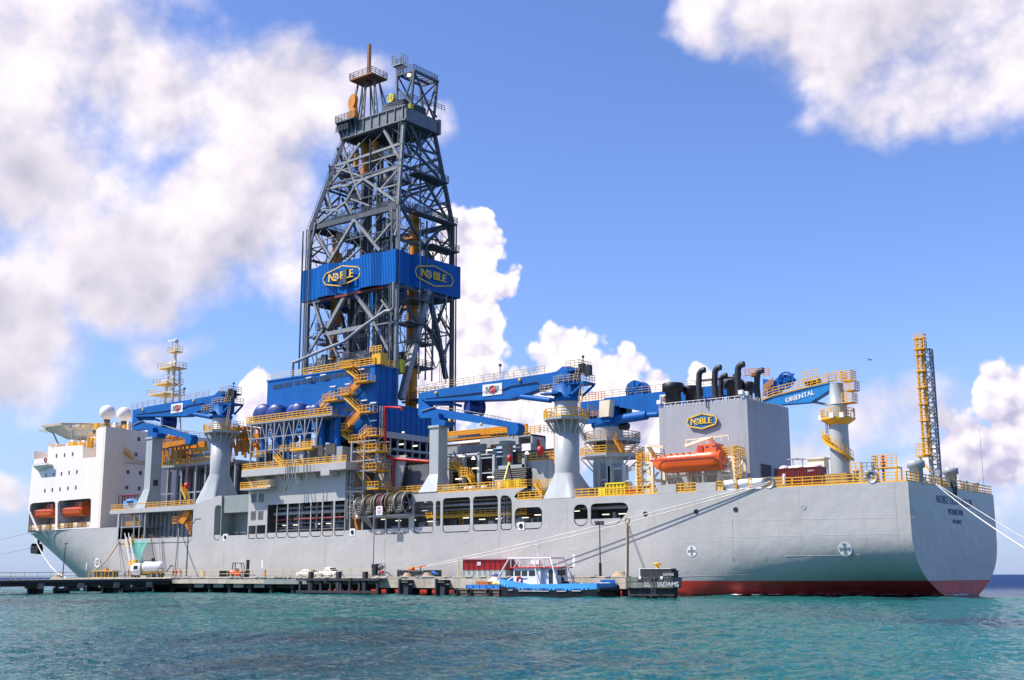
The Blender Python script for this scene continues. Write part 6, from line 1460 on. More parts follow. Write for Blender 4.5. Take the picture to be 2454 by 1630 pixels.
for l, r__ in ((640, 785), (945, 1100)): P_('bulwark_gate', MB().box(F0(l), F0(r__), .05, .25, DECK+.02, DECK+1.25), GREY)
MB().rail([(F0(1550), .2, DECK), (F0(1695), .2, DECK)], 1.25, 1.2, .09, 3, toe=True).build('deck_railing', YEL, ship)
MB().rail([(F0(1702), .2, DECK), (-.2, .2, DECK)], 1.25, 1.4, .09, 3, toe=True).build('deck_railing', YEL, ship)
MB().rail([(-.2, .2, DECK), (-.2, 35.8, DECK)], 1.25, 1.4, .09, 3, toe=True).build('deck_railing', YEL, ship)
for x in (1245, 1365): MB().rail([(F0(x-12), .3, DECK), (F0(x+10), .3, DECK)], 1.5, .5, .09, 3).build('deck_railing', YEL, ship)
# round panama fairleads on the deck edge
for c, x, y in (('F', 1522, 1112), ('F', 2330, 1068), ('G', 455, 822)):
    if c == 'G': continue
    p = VY(c, x, y, .1); g = MB(); g.lathe((p.x, .15, p.z+.1), [(.75, -.25), (.85, 0), (.75, .25), (.42, .12), (.38, 0), (.42, -.12), (.75, -.25)], 22, axis=(0, 1, 0)); P_('panama_fairlead', g, STEELL)
p = VX('G', 915, 865, -.1); g = MB(); g.lathe((-.1, p.y, p.z), [(.75, -.25), (.85, 0), (.75, .25), (.42, .12), (.38, 0), (.42, -.12), (.75, -.25)], 22, axis=(1, 0, 0)); P_('panama_fairlead', g, STEELL)
g = MB(); g.path([(.12, p.y-1.5+.0, DECK+.8), (.25, p.y-1.3, DECK-.2), (.25, p.y-.7, DECK-1.0), (.25, p.y-.1, DECK-.9), (.2, p.y+.1, DECK+.4)], .12, 6); P_('hanging_hose', g, BLACK)
# portholes, draught marks, cross marks on the hull side
for x, y, big in ((545, 1350, 0), (945, 1332, 0), (1255, 1316, 0), (1790, 1297, 1)):
    p = VY('F', x, y, -.02); g = MB(); g.lathe((p.x, -.02, p.z), [(.38, -.03), (.42, .02), (.34, .02)], 16, axis=(0, 1, 0)); P_('porthole_rim', g, WHITE2 if big else GREY); g = MB(); g.lathe((p.x, -.015, p.z), [(.01, 0), (.34, 0)], 16, axis=(0, 1, 0), smooth=False); P_('porthole', g, GREY2 if big else BLACK)
def hull_y(x, z): return yin_stern(x, z)
def hull_point(c, x, y):
    p = VY(c, x, y, 0)
    for _ in range(8): p = VY(c, x, y, hull_y(p.x, p.z))
    return p
def hull_frame(p):
    e_ = .3
    a = Vector((e_, hull_y(p.x+e_, p.z)-hull_y(p.x, p.z), 0)).normalized(); b = Vector((0, hull_y(p.x, p.z+e_)-hull_y(p.x, p.z), e_)).normalized()
    n_ = a.cross(b).normalized()
    return a, b, n_
for c, x, y in (('G', 298, 1225), ('O', 1658, 1321)):
    p = hull_point(c, x, y); a, b, n_ = hull_frame(p); p = p+n_*.05; r_ = .95 if c == 'G' else .78
    g = MB(); g.lathe(p, [(.01, 0), (r_, 0), (r_, -.05)], 22, axis=n_, smooth=False); mk = P_('thruster_mark', g, WHITE2)
    g = MB()
    for k in range(4):
        t_ = k*math.pi/2; u = a*math.cos(t_)+b*math.sin(t_); v_ = n_.cross(u); o = p+n_*.03; g.add([o+v_*.1, o+u*r_*.8+v_*r_*.3, o+u*r_*.8-v_*r_*.3, o-v_*.1], [(0, 1, 2, 3)])
    g.build('cross_mark', mat('mark_grey', (.22, .25, .26), .5), mk)
for c, x, y, h, w in (('U', 686, 395, .75, .26), ('S3', 213, 90, .7, .2), ('S', 1527, 130, .7, .13)):
    p = hull_point(c, x, y); yt_, yb_ = hull_y(p.x, p.z+h)-.03, hull_y(p.x, p.z-h)-.03; g = MB(); g.add([(p.x-w, yb_, p.z-h), (p.x, yb_, p.z-h-w), (p.x+w, yb_, p.z-h), (p.x+w, yt_, p.z+h), (p.x, yt_, p.z+h+w), (p.x-w, yt_, p.z+h)], [(0, 1, 2, 3, 4, 5)]); P_('tug_mark', g, WHITE2)
    if c == 'U': text('TUG', .5, (p.x, yt_, p.z+h+.75), (1, 0, 0), (0, 0, 1), WHITE2, 'tug_lettering', ship, .01)
p = VY('S', 1715, 62, -.03); g = MB(); g.lathe((p.x, -.03, p.z), [(.72, 0), (1.0, 0)], 22, axis=(0, 1, 0), smooth=False); g.box(p.x-.5, p.x+.5, -.04, -.02, p.z-.06, p.z+.06); P_('load_mark', g, WHITE2)
SEAM = mat('pale_weld_line', (.48, .48, .46), .5)
for (xa_, ya_, xb_, yb_, n_) in ((1690, 1249, 2190, 1240, 9), (1600, 1291, 2182, 1278.5, 10), (1880, 1333, 2060, 1330, 5), (1540, 1384, 1830, 1376, 6)):
    pts = []
    for k in range(n_+1):
        p = hull_point('O', xa_+(xb_-xa_)*k/n_, ya_+(yb_-ya_)*k/n_); a, b, nn_ = hull_frame(p); pts.append(p+nn_*.004)
    P_('weld_line', MB().path(pts, .02, 4), SEAM)
pts = []
for k in range(7): p = hull_point('O', 1755+k*.6, 1243+k*24); a, b, nn_ = hull_frame(p); pts.append(p+nn_*.004)
P_('weld_line', MB().path(pts, .022, 4), mat('faded_green_line', (.34, .36, .22), .6))
# ship's name, port of registry and number on the transom
NAVY = mat('navy_lettering', (.045, .07, .20), .5)
p = VX('W', 900, 555, .02); text('NOBLE DON TAYLOR', 1.5, (.03, p.y, p.z), (0, 1, 0), (0, 0, 1), NAVY, 'name_lettering', ship, .012, .0, sx=1.03)
p = VX('W', 925, 895, .02); text('MONROVIA', 1.2, (.03, p.y, p.z), (0, 1, 0), (0, 0, 1), NAVY, 'port_lettering', ship, .012, .0, sx=1.0)
p = VX('W', 965, 1195, .02); text('NO 101013', .72, (.03, p.y, p.z), (0, 1, 0), (0, 0, 1), NAVY, 'number_lettering', ship, .012, .0)
p, s_ = VX('W', 490, 1085, .02), VX('W', 1190, 1135, .02); P_('weld_line', MB().box(0, .025, p.y, s_.y, (p.z+s_.z)/2-.03, (p.z+s_.z)/2+.03), GREY2)

# ------------------------------------------------------------------ stern lattice mast
ty0 = 14.6; tw_ = 1.1
tx0 = -2.0
ztop = G_(710, 92, ty0).z; zb1 = G_(765, 690, ty0).z
lm = bpy.data.objects.new('lattice_mast', None); COL.objects.link(lm); lm.parent = ship; lm.location = Vector((tx0, ty0, DECK))-ship.location
g = MB(); x0, x1, y0, y1 = tx0, tx0+tw_, ty0, ty0+tw_
for x, y in ((x0, y0), (x1, y0), (x1, y1), (x0, y1)): g.bar((x, y, DECK), (x, y, ztop), .20)
n = 18
for k in range(n):
    za, zb = DECK+(ztop-DECK)*k/n, DECK+(ztop-DECK)*(k+1)/n; s_ = k % 2
    for (a, b) in (((x0, y0), (x1, y0)), ((x1, y0), (x1, y1)), ((x1, y1), (x0, y1)), ((x0, y1), (x0, y0))):
        g.bar((*a, zb), (*b, zb), .11); p, q_ = (a, b) if s_ else (b, a); g.bar((*p, za), (*q_, zb), .11)
g.build('lattice', STEELL, lm)
g = MB(); g.ladder((x0-.1, y0-.45, zb1), (x0-.1, y0-.45, ztop+1.6), .75, (1, 0, 0), .45, .11)
for k in range(22):
    z = zb1+(ztop+1.4-zb1)*k/21; g.path([(x0-.1+.55*math.cos(t), y0-.45-.85*math.sin(t), z) for t in np.linspace(0, math.pi, 7)], .065, 4)
    if k % 3 == 0: g.box(x0-.7, x0+.5, y0-1.3, y0, z-.06, z+.06)
for t in np.linspace(.2, math.pi-.2, 4): u = Vector((x0-.1+.55*math.cos(t), y0-.45-.85*math.sin(t), 0)); g.bar(u+Vector((0, 0, zb1)), u+Vector((0, 0, ztop+1.6)), .07)
g.build('caged_ladder', YEL, lm)
g = MB(); g.rail([(x0-.7, y0-1.2, ztop), (x0+.7, y0-1.2, ztop), (x0+.7, y0, ztop)], 2.0, .5, .09, 4); g.box(x0-.8, x0+.8, y0-1.3, y0, ztop-.15, ztop); g.build('railing', YEL, lm)
g = MB(); g.box(x0-1.7, x0, y0-.4, y0+1.4, zb1-.2, zb1); g.bar((x0-1.4, y0, zb1-.2), (x0, y0, DECK+2.2), .2); g.rail([(x0-1.7, y0-.4, zb1), (x0-.4, y0-.4, zb1)], 1.6, .4, .08, 4); g.build('side_platform', YEL, lm)
# mushroom ventilators, small deck fittings at the stern
def vent(c, x, yt, yb, Y, r_, mt=GREY2, nm='mushroom_vent', X=None):
    a, b = (VY(c, x, yt, Y), VY(c, x, yb, Y)) if X is None else (VX(c, x, yt, X), VX(c, x, yb, X))
    g = MB(); g.lathe((a.x, a.y, 0), [(r_*.75, DECK-.02), (r_*.75, a.z-r_*.9), (r_, a.z-r_*.85), (r_, a.z-.1), (.02, a.z)], 20); return P_(nm, g, mt)
vent('G', 698, 720, 800, 5.5, 1.15); vent('G', 895, 762, 820, 8, 1.1, X=-1.6); vent('G', 1030, 845, 880, 8, .75, X=-2.5); vent('G', 360, 770, 800, 5, .45); vent('G', 425, 778, 800, 4.5, .45); vent('G', 412, 810, 825, 4, .5)
for x in (360, 425): p = VY('G', x, 735, 5); MB().rail([(p.x-.7, 4.6, DECK), (p.x+.7, 4.6, DECK), (p.x+.7, 5.4, DECK)], p.z-DECK, .7, .10, 6).build('guard_cage', YEL if x == 360 else STEELL, ship)
g = MB(); p = VY('G', 510, 690, 6); g.tube((p.x, 6, DECK), (p.x, 6, p.z-1.6), .18); g.lathe((p.x, 6, p.z-1.6), [(.3, 0), (.36, .5), (.2, .9), (.3, 1.3), (.05, 1.7)], 12); P_('fire_monitor', g, REDP)
g = MB(); b = VY('G', 525, 760, 5.5); g.box(b.x-1.6, b.x+1.8, 5, 7, b.z-.15, b.z); [g.bar((b.x+s_, yy, DECK), (b.x+s_, yy, b.z), .16) for s_ in (-1.5, 1.7) for yy in (5.1, 6.9)]; g.rail([(b.x-1.6, 7, b.z), (b.x-1.6, 5, b.z), (b.x+1.8, 5, b.z)], 1.6, .7, .09, 4); P_('monitor_platform', g, YEL)
rr = random.Random(4)
for i in range(9): y = 12+i*2.4; h = .6+rr.random()*1.0; w = .4+rr.random()*.5; X_ = -1.6-rr.random()*1.5; g = MB(); g.box(X_-w, X_+w, y-w, y+w, DECK-.02, DECK+h); g.tube((X_, y, DECK+h), (X_+.2, y, DECK+h+.5), w*.5, n=10); P_('mooring_winch', g, [STEELL, GREY2, WHITE2, YEL][i % 4])
g = MB(); p = VX('G', 1086, 850, -1.5); t_ = VX('G', 1062, 540, -1.5); g.tube((-1.5, p.y, DECK), (-1.5, p.y, t_.z), .05, .03, n=5); P_('whip_aerial', g, STEELL)
g = MB(); p = VX('G', 918, 800, -2); t_ = VX('G', 921, 730, -2); g.tube((-2, p.y, DECK), (-2, p.y, t_.z), .09, .06, n=5); P_('whip_aerial', g, WHITE2)

# ------------------------------------------------------------------ orange lifeboats
def lifeboat(L_, Hh, B_):
    """closed orange lifeboat: hull below a bulging canopy with a raised helmsman's tower aft (+x)"""
    g = MB(); st = 15
    prof = []
    for i in range(st):
        u = i/(st-1); x = (u-.5)*L_
        f = min(1, (u/.22))**.6 if u < .22 else 1.0
        f2 = 1 if u < .93 else 1-(u-.93)*3.0
        w = B_/2*max(.10, f*.96+.04)*f2; keel = Hh*(.30*(1-f)+.0)
        top = Hh*(.74+.04*u) if u > .05 else Hh*.70
        top = Hh*.52+(top-Hh*.52)*min(1, f*1.05)
        ring = []
        for a in range(16):
            t = 2*math.pi*a/16; c, s = math.cos(t), math.sin(t)
            zc = Hh*.50
            z = zc+(top-zc)*abs(s)**.75 if s >= 0 else zc-(zc-keel)*abs(s)**.7
            y = w*(abs(c)**.65)*(1 if c > 0 else -1)*(1 if s < 0 else .94)
            ring.append((x, y, z))
        prof.append(ring)
    vs = [p for r_ in prof for p in r_]
    g.add(vs, [(i*16+a, (i+1)*16+a, (i+1)*16+(a+1) % 16, i*16+(a+1) % 16) for i in range(st-1) for a in range(16)], True)
    g.add(prof[0], [tuple(range(16))]); g.add(prof[-1], [tuple(range(15, -1, -1))])
    return g
def place_lifeboat(label, c, L_, Hh, B_, name='lifeboat'):
    t = thing(name, label, 'lifeboat', c, 'orange enclosed lifeboats'); c = Vector(c)
    def off(g): g.v = [tuple(Vector(p)+c) for p in g.v]; return g
    off(lifeboat(L_, Hh, B_)).build('hull', ORANGE, t)
    x0, x1 = L_*.20, L_*.47
    g = MB(); g.prism([(x0-.5, -B_*.36, Hh*.66), (x0, -B_*.34, Hh*1.0), (x1-.3, -B_*.34, Hh*1.03), (x1, -B_*.38, Hh*.6)], (0, B_*.7, 0)); off(g).build('tower', ORANGE, t)
    g = MB(); g.box(-L_*.47, L_*.48, -B_*.515, -B_*.49, Hh*.47, Hh*.53); g.box(-L_*.47, L_*.48, B_*.49, B_*.515, Hh*.47, Hh*.53); off(g).build('rubbing_strake', mat('dark_orange_strake', (.50, .05, .008), .5), t)
    for k in range(9): x = -L_*.42+k*L_*.075; g = MB(); g.box(x, x+.38, -B_*.512, -B_*.492, Hh*.585, Hh*.605); off(g).build('reflective_tape', WHITE2, t)
    g = MB(); g.path([(-L_*.45+k*L_*.0375, -B_*.53, Hh*.46-(.16 if k % 2 else 0)) for k in range(25)], .025, 4); off(g).build('grab_line', mat('dark_orange_strake', (.50, .05, .008), .5), t)
    for k in range(6): x = -L_*.36+k*L_*.09; g = MB(); g.box(x, x+.3, -B_*.475, -B_*.455, Hh*.67, Hh*.72); off(g).build('side_port', GLASS, t)
    for k in range(3): x = x0+.3+k*(x1-x0-.8)/2.2; g = MB(); g.box(x, x+.45, -B_*.355, -B_*.34, Hh*.80, Hh*.93); off(g).build('window', GLASS, t)
    g = MB(); g.box(x0+.1, x0+.9, -B_*.40, -B_*.36, Hh*.62, Hh*.95); off(g).build('hatch', mat('dark_orange_strake', (0,0,0)), t)
    for s_ in (-.36, .40): g = MB(); g.box(L_*s_-.12, L_*s_+.12, -.12, .12, Hh*.66, Hh*.98); off(g).build('lifting_hook', STEELL, t)
    return t
p0, p1 = VY('F', 606, 965, 0.5), VY('F', 1150, 900, 0.5)
zk = VY('F', 700, 1032, 0.5).z
cL = ((p0.x+p1.x)/2, .9, zk)
place_lifeboat('large orange lifeboat in the white davit frame before the grey funnel', cL, p1.x-p0.x, 3.7, 3.6)
for (l, r__, yb, yt, lab) in ((190, 315, 1098, 1024, 'orange lifeboat in the foremost bay at the bow'), (345, 478, 1088, 1020, 'orange lifeboat in the second bay from the bow, beside the corner of the white superstructure')):
    a, b = VY('A', l, 1080, 1.6), VY('A', r__, 1060, 1.6); zk = VY('A', (l+r__)/2, yb, 1.6).z
    place_lifeboat(lab, ((a.x+b.x)/2, 2.2, zk), b.x-a.x, 3.1, 2.9)
# davit frames (parts of the ship)
CREAM = mat('cream_paint', (.74, .70, .62), .45)
for l in (520, 1160):
    g = MB(); a = VY('F', l, 960, 2.6); xw = VY('F', l+120, 960, 2.6).x-a.x; zt_ = VY('F', l, 915 if l > 600 else 960, 2.6).z
    for dx_ in (0, xw):
        for dy_ in (1.2, 4.6): g.bar((a.x+dx_, dy_, DECK), (a.x+dx_, dy_, zt_), .42)
    for z0_, z1_ in ((DECK, DECK+2.2), (DECK+2.2, zt_)):
        g.bar((a.x, 1.2, z0_), (a.x+xw, 1.2, z1_), .26); g.bar((a.x+xw, 1.2, z0_), (a.x, 1.2, z1_), .26); g.bar((a.x+xw, 1.2, z0_), (a.x+xw, 4.6, z1_), .24)
        for z in (z1_,): g.bar((a.x, 1.2, z), (a.x+xw, 1.2, z), .34); g.bar((a.x, 4.6, z), (a.x+xw, 4.6, z), .34); g.bar((a.x, 1.2, z), (a.x, 4.6, z), .3); g.bar((a.x+xw, 1.2, z), (a.x+xw, 4.6, z), .3)
    if l > 600: g.bar((a.x-.6, 4, zt_), (a.x-1.2, 1.0, zt_+3), .5); g.bar((a.x-1.2, 1.0, zt_+3), (a.x-6, 2.4, zt_+2.2), .4); g.rail([(a.x-6, 2.6, zt_+2.4), (a.x+1, 2.6, zt_+2.6)], .7, 1.2, .14, 1)
    else: g.bar((a.x+2.2, 4, zt_), (a.x+2.0, 1.2, zt_+2.6), .45); g.bar((a.x+2.0, 1.2, zt_+2.6), (a.x+4.6, 1.4, zt_+2.2), .4)
    dv = P_('lifeboat_davit', g, CREAM)
    MB().rail([(a.x, 4.6, zt_), (a.x, 1.1, zt_), (a.x+xw, 1.1, zt_), (a.x+xw, 4.6, zt_)], 1.5, .7, .10, 4).build('railing', YEL, dv)
    g = MB(); xl_ = a.x+xw+.7 if l > 600 else a.x+.6; g.ladder((xl_, .9, DECK), (xl_, .9, zt_+1.6), .8, (1, 0, 0), .45, .10); 
    for k in range(8): z = DECK+2+k*(zt_-DECK-.6)/7; g.path([(xl_+.5*math.cos(t), .9-.7*math.sin(t), z) for t in np.linspace(0, math.pi, 6)], .06, 4)
    g.build('caged_ladder', YEL, dv)
g = MB()
rr = random.Random(8)
for i in range(20): x = F0(660)+rr.random()*(F0(1150)-F0(660)); g.bar((x, 1.6+rr.random()*2, DECK), (x+rr.uniform(-.4, .4), 2, DECK+1.8+rr.random()*1.6), .14)
g.bar((F0(660), 2.2, DECK+2.6), (F0(1150), 2.2, DECK+2.6), .25); g.bar((F0(660), 2.2, DECK+3.2), (F0(1150), 2.2, DECK+3.2), .2)
P_('lashing_frame', g, CREAM)

# ------------------------------------------------------------------ loose goods standing on the ship's decks (things of their own)
def T(nm, g, mt, label, cat, group=None): return tag(g.build(nm, mt), label, cat, group)
# maroon open container heaped with white sacks
cx0, cx1, cy0, cy1, cz1 = -19.6, -13.4, 3.4, 5.9, 17.45
t = thing('shipping_container', 'open maroon shipping container heaped with pale sacks beside the stern crane', 'container', (-16.5, 4.6, DECK))
g = MB(); g.box(cx0, cx1, cy0, cy0+.06, DECK, cz1); g.box(cx0, cx1, cy1-.06, cy1, DECK, cz1); g.box(cx0, cx0+.06, cy0+.06, cy1-.06, DECK, cz1); g.box(cx1-.06, cx1, cy0+.06, cy1-.06, DECK, cz1); g.box(cx0+.06, cx1-.06, cy0+.06, cy1-.06, DECK, DECK+.15)
for x in (cx0-.04, cx1-.08): g.box(x, x+.14, cy0-.05, cy0+.05, DECK, cz1+.05)
g.box(cx0, cx1, cy0-.06, cy0-.002, cz1-.1, cz1+.06); g.box(cx1+.002, cx1+.06, cy0, cy1, cz1-.1, cz1+.06)
g.build('container_body', MAROON, t)
text('022G1', .34, (cx1-1.2, cy0-.08, cz1-.45), (1, 0, 0), (0, 0, 1), WHITE2, 'lettering', t, .01)
rr = random.Random(1)
for i in range(9):
    x = cx0+.7+i*.6; g = MB(); g.sphere((x, 3.95+rr.random()*1.0, cz1+.12), .55+rr.random()*.18, 10, .6); T('sack', g, mat('pale_sackcloth', (.72, .64, .58), .9), 'pale sack heaped in the open maroon container', 'sack', 'sacks in the open maroon container')
g = MB(); p = VY('F', 1905, 950, 6); g.box(p.x-1.2, p.x+1.2, 5.2, 6.8, DECK+3.0, p.z+.5); g.box(p.x-1.4, p.x+1.4, 5, 7, p.z+.5, p.z+.7)
for s_ in (-1.1, 1.1):
    for y in (5.3, 6.7): g.bar((p.x+s_, y, DECK), (p.x+s_, y, p.z), .14)
P_('lookout_cabin', g, CREAM)
for x in (1705, 1780, 1860): p = VY('F', x, 925, 9); g = MB(); g.bar((p.x, 9, DECK), (p.x, 9, p.z), .12); g.box(p.x-.9, p.x+.9, 8.8, 9.2, p.z, p.z+.18); P_('light_bracket', g, STEELL)
g = MB(); p = VY('F', 1637, 1050, .9); g.tube((p.x, .9, DECK), (p.x, .9, DECK+1.7), .22, n=12); g.sphere((p.x, .9, DECK+1.7), .22, 12); T('gas_bottle', g, WHITE2, 'white gas bottle standing before the maroon container', 'gas bottle')
for i, (x, lab) in enumerate(((1555, 'nearer the funnel'), (2055, 'beside the stern crane foot'))):
    p = VY('F', x, 1060, 3); g = MB()
    for k in range(8): g.box(p.x-1.5, p.x+1.6, 2.4+(k % 2)*.05, 4.4, DECK+k*.22, DECK+k*.22+.16)
    T('timber_stack', g, mat('raw_timber', (.42, .25, .13), .8, var=.3), 'stack of raw timber on the aft deck, '+lab, 'timber stack', 'timber stacks on the aft deck')
# life rafts in white canisters along the edge
for i, x in enumerate((1200, 1315, 1405)):
    a = F0(x); z = DECK+.95; g = MB(); g.lathe((a, .8, z), [(.01, -1.1), (.4, -1.05), (.55, -.9), (.55, .9), (.4, 1.05), (.01, 1.1)], 16, axis=(1, 0, 0)); g.box(a-.8, a+.8, .6, 1.0, DECK, z-.4)
    T('liferaft_canister', g, WHITE2, ('white liferaft canister directly below the davit ladder', 'white liferaft canister, middle one of three aft of the orange lifeboat', 'white liferaft canister nearest the maroon container')[i], 'liferaft', 'white liferaft canisters on the port rail')
# lemon yellow frame and drums forward of the lifeboat
g = MB(); a, b = VY('L', 380, 1400, 1.6), VY('L', 610, 1335, 1.6)
for k in range(6): x = a.x+(b.x-a.x)*k/5; g.box(x-.12, x+.12, 1.5, 3, DECK, b.z)
g.box(a.x, b.x, 1.4, 3.1, b.z-.2, b.z); g.box(a.x, b.x, 1.45, 1.6, DECK+1.2, DECK+1.45); g.box(a.x-1.4, a.x, 1.5, 3, DECK, DECK+1.5)
T('pipe_cradle', g, YELG, 'lemon yellow slotted pipe cradle on the deck edge below the far crane', 'cradle')
g = MB(); p = VY('L', 655, 1375, 2.0); g.path([(p.x+.6*math.cos(t), 2, p.z+.6*math.sin(t)) for t in np.linspace(0, 2*math.pi, 15)[:-1]], .18, 8, True); g.box(p.x+.7, p.x+4.4, 1.8, 2.8, DECK+1.0, DECK+1.5); [g.bar((p.x+1+k*1.5, 2.3, DECK), (p.x+1+k*1.5, 2.3, DECK+1), .14) for k in range(3)]; g.bar((p.x, 2, DECK), (p.x, 2, p.z-.6), .14)
T('launch_rail', g, STEELL, 'pale grey pipe ramp with a ring end beside the lemon yellow cradle', 'ramp')
for i, x in enumerate((640, 690, 735, 780)):
    p = VY('L', x, 1460, 1.3); g = MB(); g.tube((p.x, 1.5, DECK), (p.x, 1.5, DECK+.95), .42, n=16); g.lathe((p.x, 1.5, DECK), [(.44, .3), (.46, .33), (.44, .36)], 16); T('oil_drum', g, REDP, 'red drum in the row below the lifeboat davit', 'drum', 'red drums along the port rail')
g = MB()
for k, (l, yt) in enumerate(((245, 1090), (285, 1040), (410, 1055), (430, 1135), (610, 1120), (795, 1110))):
    p = VY('L', l, yt, 7); g.box(p.x-.35, p.x+.35, 6.8, 7.6, DECK, p.z)
for l, r__, y in ((285, 410, 1090), (285, 410, 1305), (430, 610, 1165), (610, 795, 1155), (640, 790, 1180)): a, b = VY('L', l, y+4, 7), VY('L', r__, y-4, 7); g.bar((a.x, 7.2, (a.z+b.z)/2), (b.x, 7.2, (a.z+b.z)/2), .35)
P_('rack_post', g, GREENG2)
g = MB(); a, b = VY('L', 310, 1110, 9), VY('L', 590, 1180, 9); g.box(a.x, b.x, 9, 9.4, DECK, a.z); P_('store_house', g, GREY2)
# yellow bins, plastic tanks and a basket on the mid deck edge
for i, (x, lab, mt) in enumerate(((1235, 'cream open bin, first of the row of bins below the black pipe bundle', CREAM), (1390, 'lemon yellow waste bin between a cream bin and another lemon bin', YELG), (1580, 'lemon yellow waste bin nearest the deck edge stair', YELG))):
    a, b = VY('K', x-60, 1280, 1.2), VY('K', x+70, 1280, 1.2); g = MB(); w = .12
    g.prism([(a.x+w, .9, MID), (b.x-w, .9, MID), (b.x, .8, MID+1.45), (a.x, .8, MID+1.45)], (0, 1.2, 0)); g.box(a.x-.06, b.x+.06, .74, 2.1, MID+1.45, MID+1.55); [g.box(x_-.05, x_+.05, .74, .8, MID+.2, MID+1.4) for x_ in (a.x+.3, b.x-.3)]
    T('waste_bin', g, mt, lab, 'bin', 'bins on the mid deck edge')
for i, x in enumerate((255, 365)):
    a = VY('K', x, 1340, 1.2); g = MB(); g.box(a.x-.55, a.x+.55, .8, 1.8, MID+.15, MID+1.15); t = thing('bulk_liquid_tank', ('pale green plastic tank in a cage next to the boom rest', 'pale green plastic tank in a cage, the second from the boom rest')[i], 'tank', (a.x, 1.3, MID), 'pale plastic tanks in cages'); g.build('tank', mat('pale_plastic', (.62, .66, .50), .5), t)
    g = MB()
    for k in range(6): xx = a.x-.6+k*.24; g.bar((xx, .75, MID), (xx, .75, MID+1.2), .04)
    for z in (.1, .6, 1.2): g.bar((a.x-.6, .75, MID+z), (a.x+.6, .75, MID+z), .04)
    g.build('cage', STEELL, t)
for i, x in enumerate((625, 720, 945)):
    a = VY('K', x, 1335, 1.4); g = MB(); g.sphere((a.x, 1.5, MID+.5), .62, 10, .85); T('sack', g, mat('pale_sackcloth', (0,0,0)), 'pale bulk sack on the mid deck edge, %s' % ('nearest the plastic tanks', 'middle one of three', 'nearest the cream bin')[i], 'sack', 'pale sacks on the mid deck edge')
# black bundled drill pipe
for i, (x0, x1, yt, yb) in enumerate(((1170, 1460, 945, 1195), (1455, 1770, 915, 1180))):
    a, b = VY('K', x0, yb, 3.4), VY('K', x1, yt, 3.4); rows = 11
    g = MB(); rr = random.Random(i)
    for k in range(rows):
        z = MID+.1+(b.z-MID-.2)*k/rows
        for j in range(3): g.tube((a.x+rr.uniform(-.25, .2), 2.9+j*.55, z), (b.x+rr.uniform(-.2, .35), 2.9+j*.55, z), .24, n=7)
    T('pipe_bundle', g, mat('black_pipe_bundle', (.016, .016, .017), .5, var=.3), ('stack of black pipes, the lower one behind the red buoy line', 'stack of black pipes, the taller one beside the grey store house')[i], 'pipe stack', 'stacks of black pipe on the mid deck')
for (c, x, y, Y_, r_, lab) in (('K', 1425, 780, 3.0, .55, 'red hook ball above the black pipe stacks'), ('K', 2000, 630, 5, .68, 'red hook ball beside the crane pedestal'), ('J', 382, 812, 3, .62, 'red hook ball hanging above the forward yellow stair')):
    p = VY(c, x, y, Y_); g = MB(); g.lathe((p.x, Y_, p.z), [(.05, -r_*1.2), (r_*.7, -r_*.7), (r_, 0), (r_*.8, r_*.8), (.12, r_*1.25)], 14)
    top_ = VY(c, x, y-260, Y_) if c != 'J' else VY(c, x, y-420, Y_)
    g.bar((p.x, Y_, p.z+r_), (p.x+.01, Y_, top_.z), .06); T('hook_ball', g, REDP, lab, 'hook ball', 'red hook balls')
a, b = VY('K', 1415, 830, 2.9), VY('K', 1290, 1290, .9); g = MB(); g.bar(a, b, .16); T('lifting_sling', g, YELG, 'pale yellow sling line slanting from the red hook ball to the bins', 'sling')
# the row of hose reels hanging over the side
z0 = VY('B', 1000, 1075, -.5).z
for i, (x, y, r_, mt) in enumerate(((815, 1030, 1.55, 0), (880, 1020, 1.75, 0), (945, 1015, 1.8, 1), (1015, 1010, 1.75, 0), (1075, 1005, 1.85, 0))):
    p = VY('B', x, y, -.6); c0 = Vector((p.x, -.6, p.z))
    t = thing('hose_reel', ('foremost', 'second from the bow end', 'reddish brown middle', 'fourth from the bow end', 'aftmost')[i]+' dark hose reel of the row above the hull openings', 'hose reel', (p.x, -.6, 13.3), 'hose reels over the ship side')
    ax = Vector((1, .12, 0)).normalized()
    for s_ in (-.85, .85):
        g = MB(); g.path([c0+ax*s_+Vector((0, r_*math.cos(a), r_*math.sin(a))) for a in np.linspace(0, 2*math.pi, 23)[:-1]], .12, 6, True)
        for k in range(6): a = k*math.pi/3; g.bar(c0+ax*s_, c0+ax*s_+Vector((0, r_*math.cos(a), r_*math.sin(a))), .13)
        g.build('reel_flange', [STEELL, mat('brass_reel_paint', (.32, .22, .07), .5, var=.3)][i % 2], t)
    g = MB(); rows = 6
    for k in range(rows): s_ = -.7+k*1.4/(rows-1); g.path([c0+ax*s_+Vector((0, r_*.82*math.cos(a), r_*.82*math.sin(a))) for a in np.linspace(0, 2*math.pi, 21)[:-1]], .17, 6, True)
    g.lathe(c0, [(r_*.66, -.8), (r_*.66, .8)], 18, axis=ax); g.build('wound_hose', [mat('worn_brown_hose', (.085, .065, .045), .6, var=.4, scale=4), mat('reddish_hose', (.13, .03, .02), .6)][mt], t)
    g = MB(); z_ = 13.3
    for s_ in (-.9, .9): g.bar(c0+ax*s_, (p.x+s_*1.0-.7, -.6-.6, z_), .14); g.bar(c0+ax*s_, (p.x+s_*1.0+.5, .3, z_), .14)
    g.rail([(p.x-.5, -1.1-r_*.55, p.z-r_*.9), (p.x+.5, -1.1-r_*.55, p.z-r_*.9)], 1.3, .5, .09, 3); g.build('stand', STEELL, t)
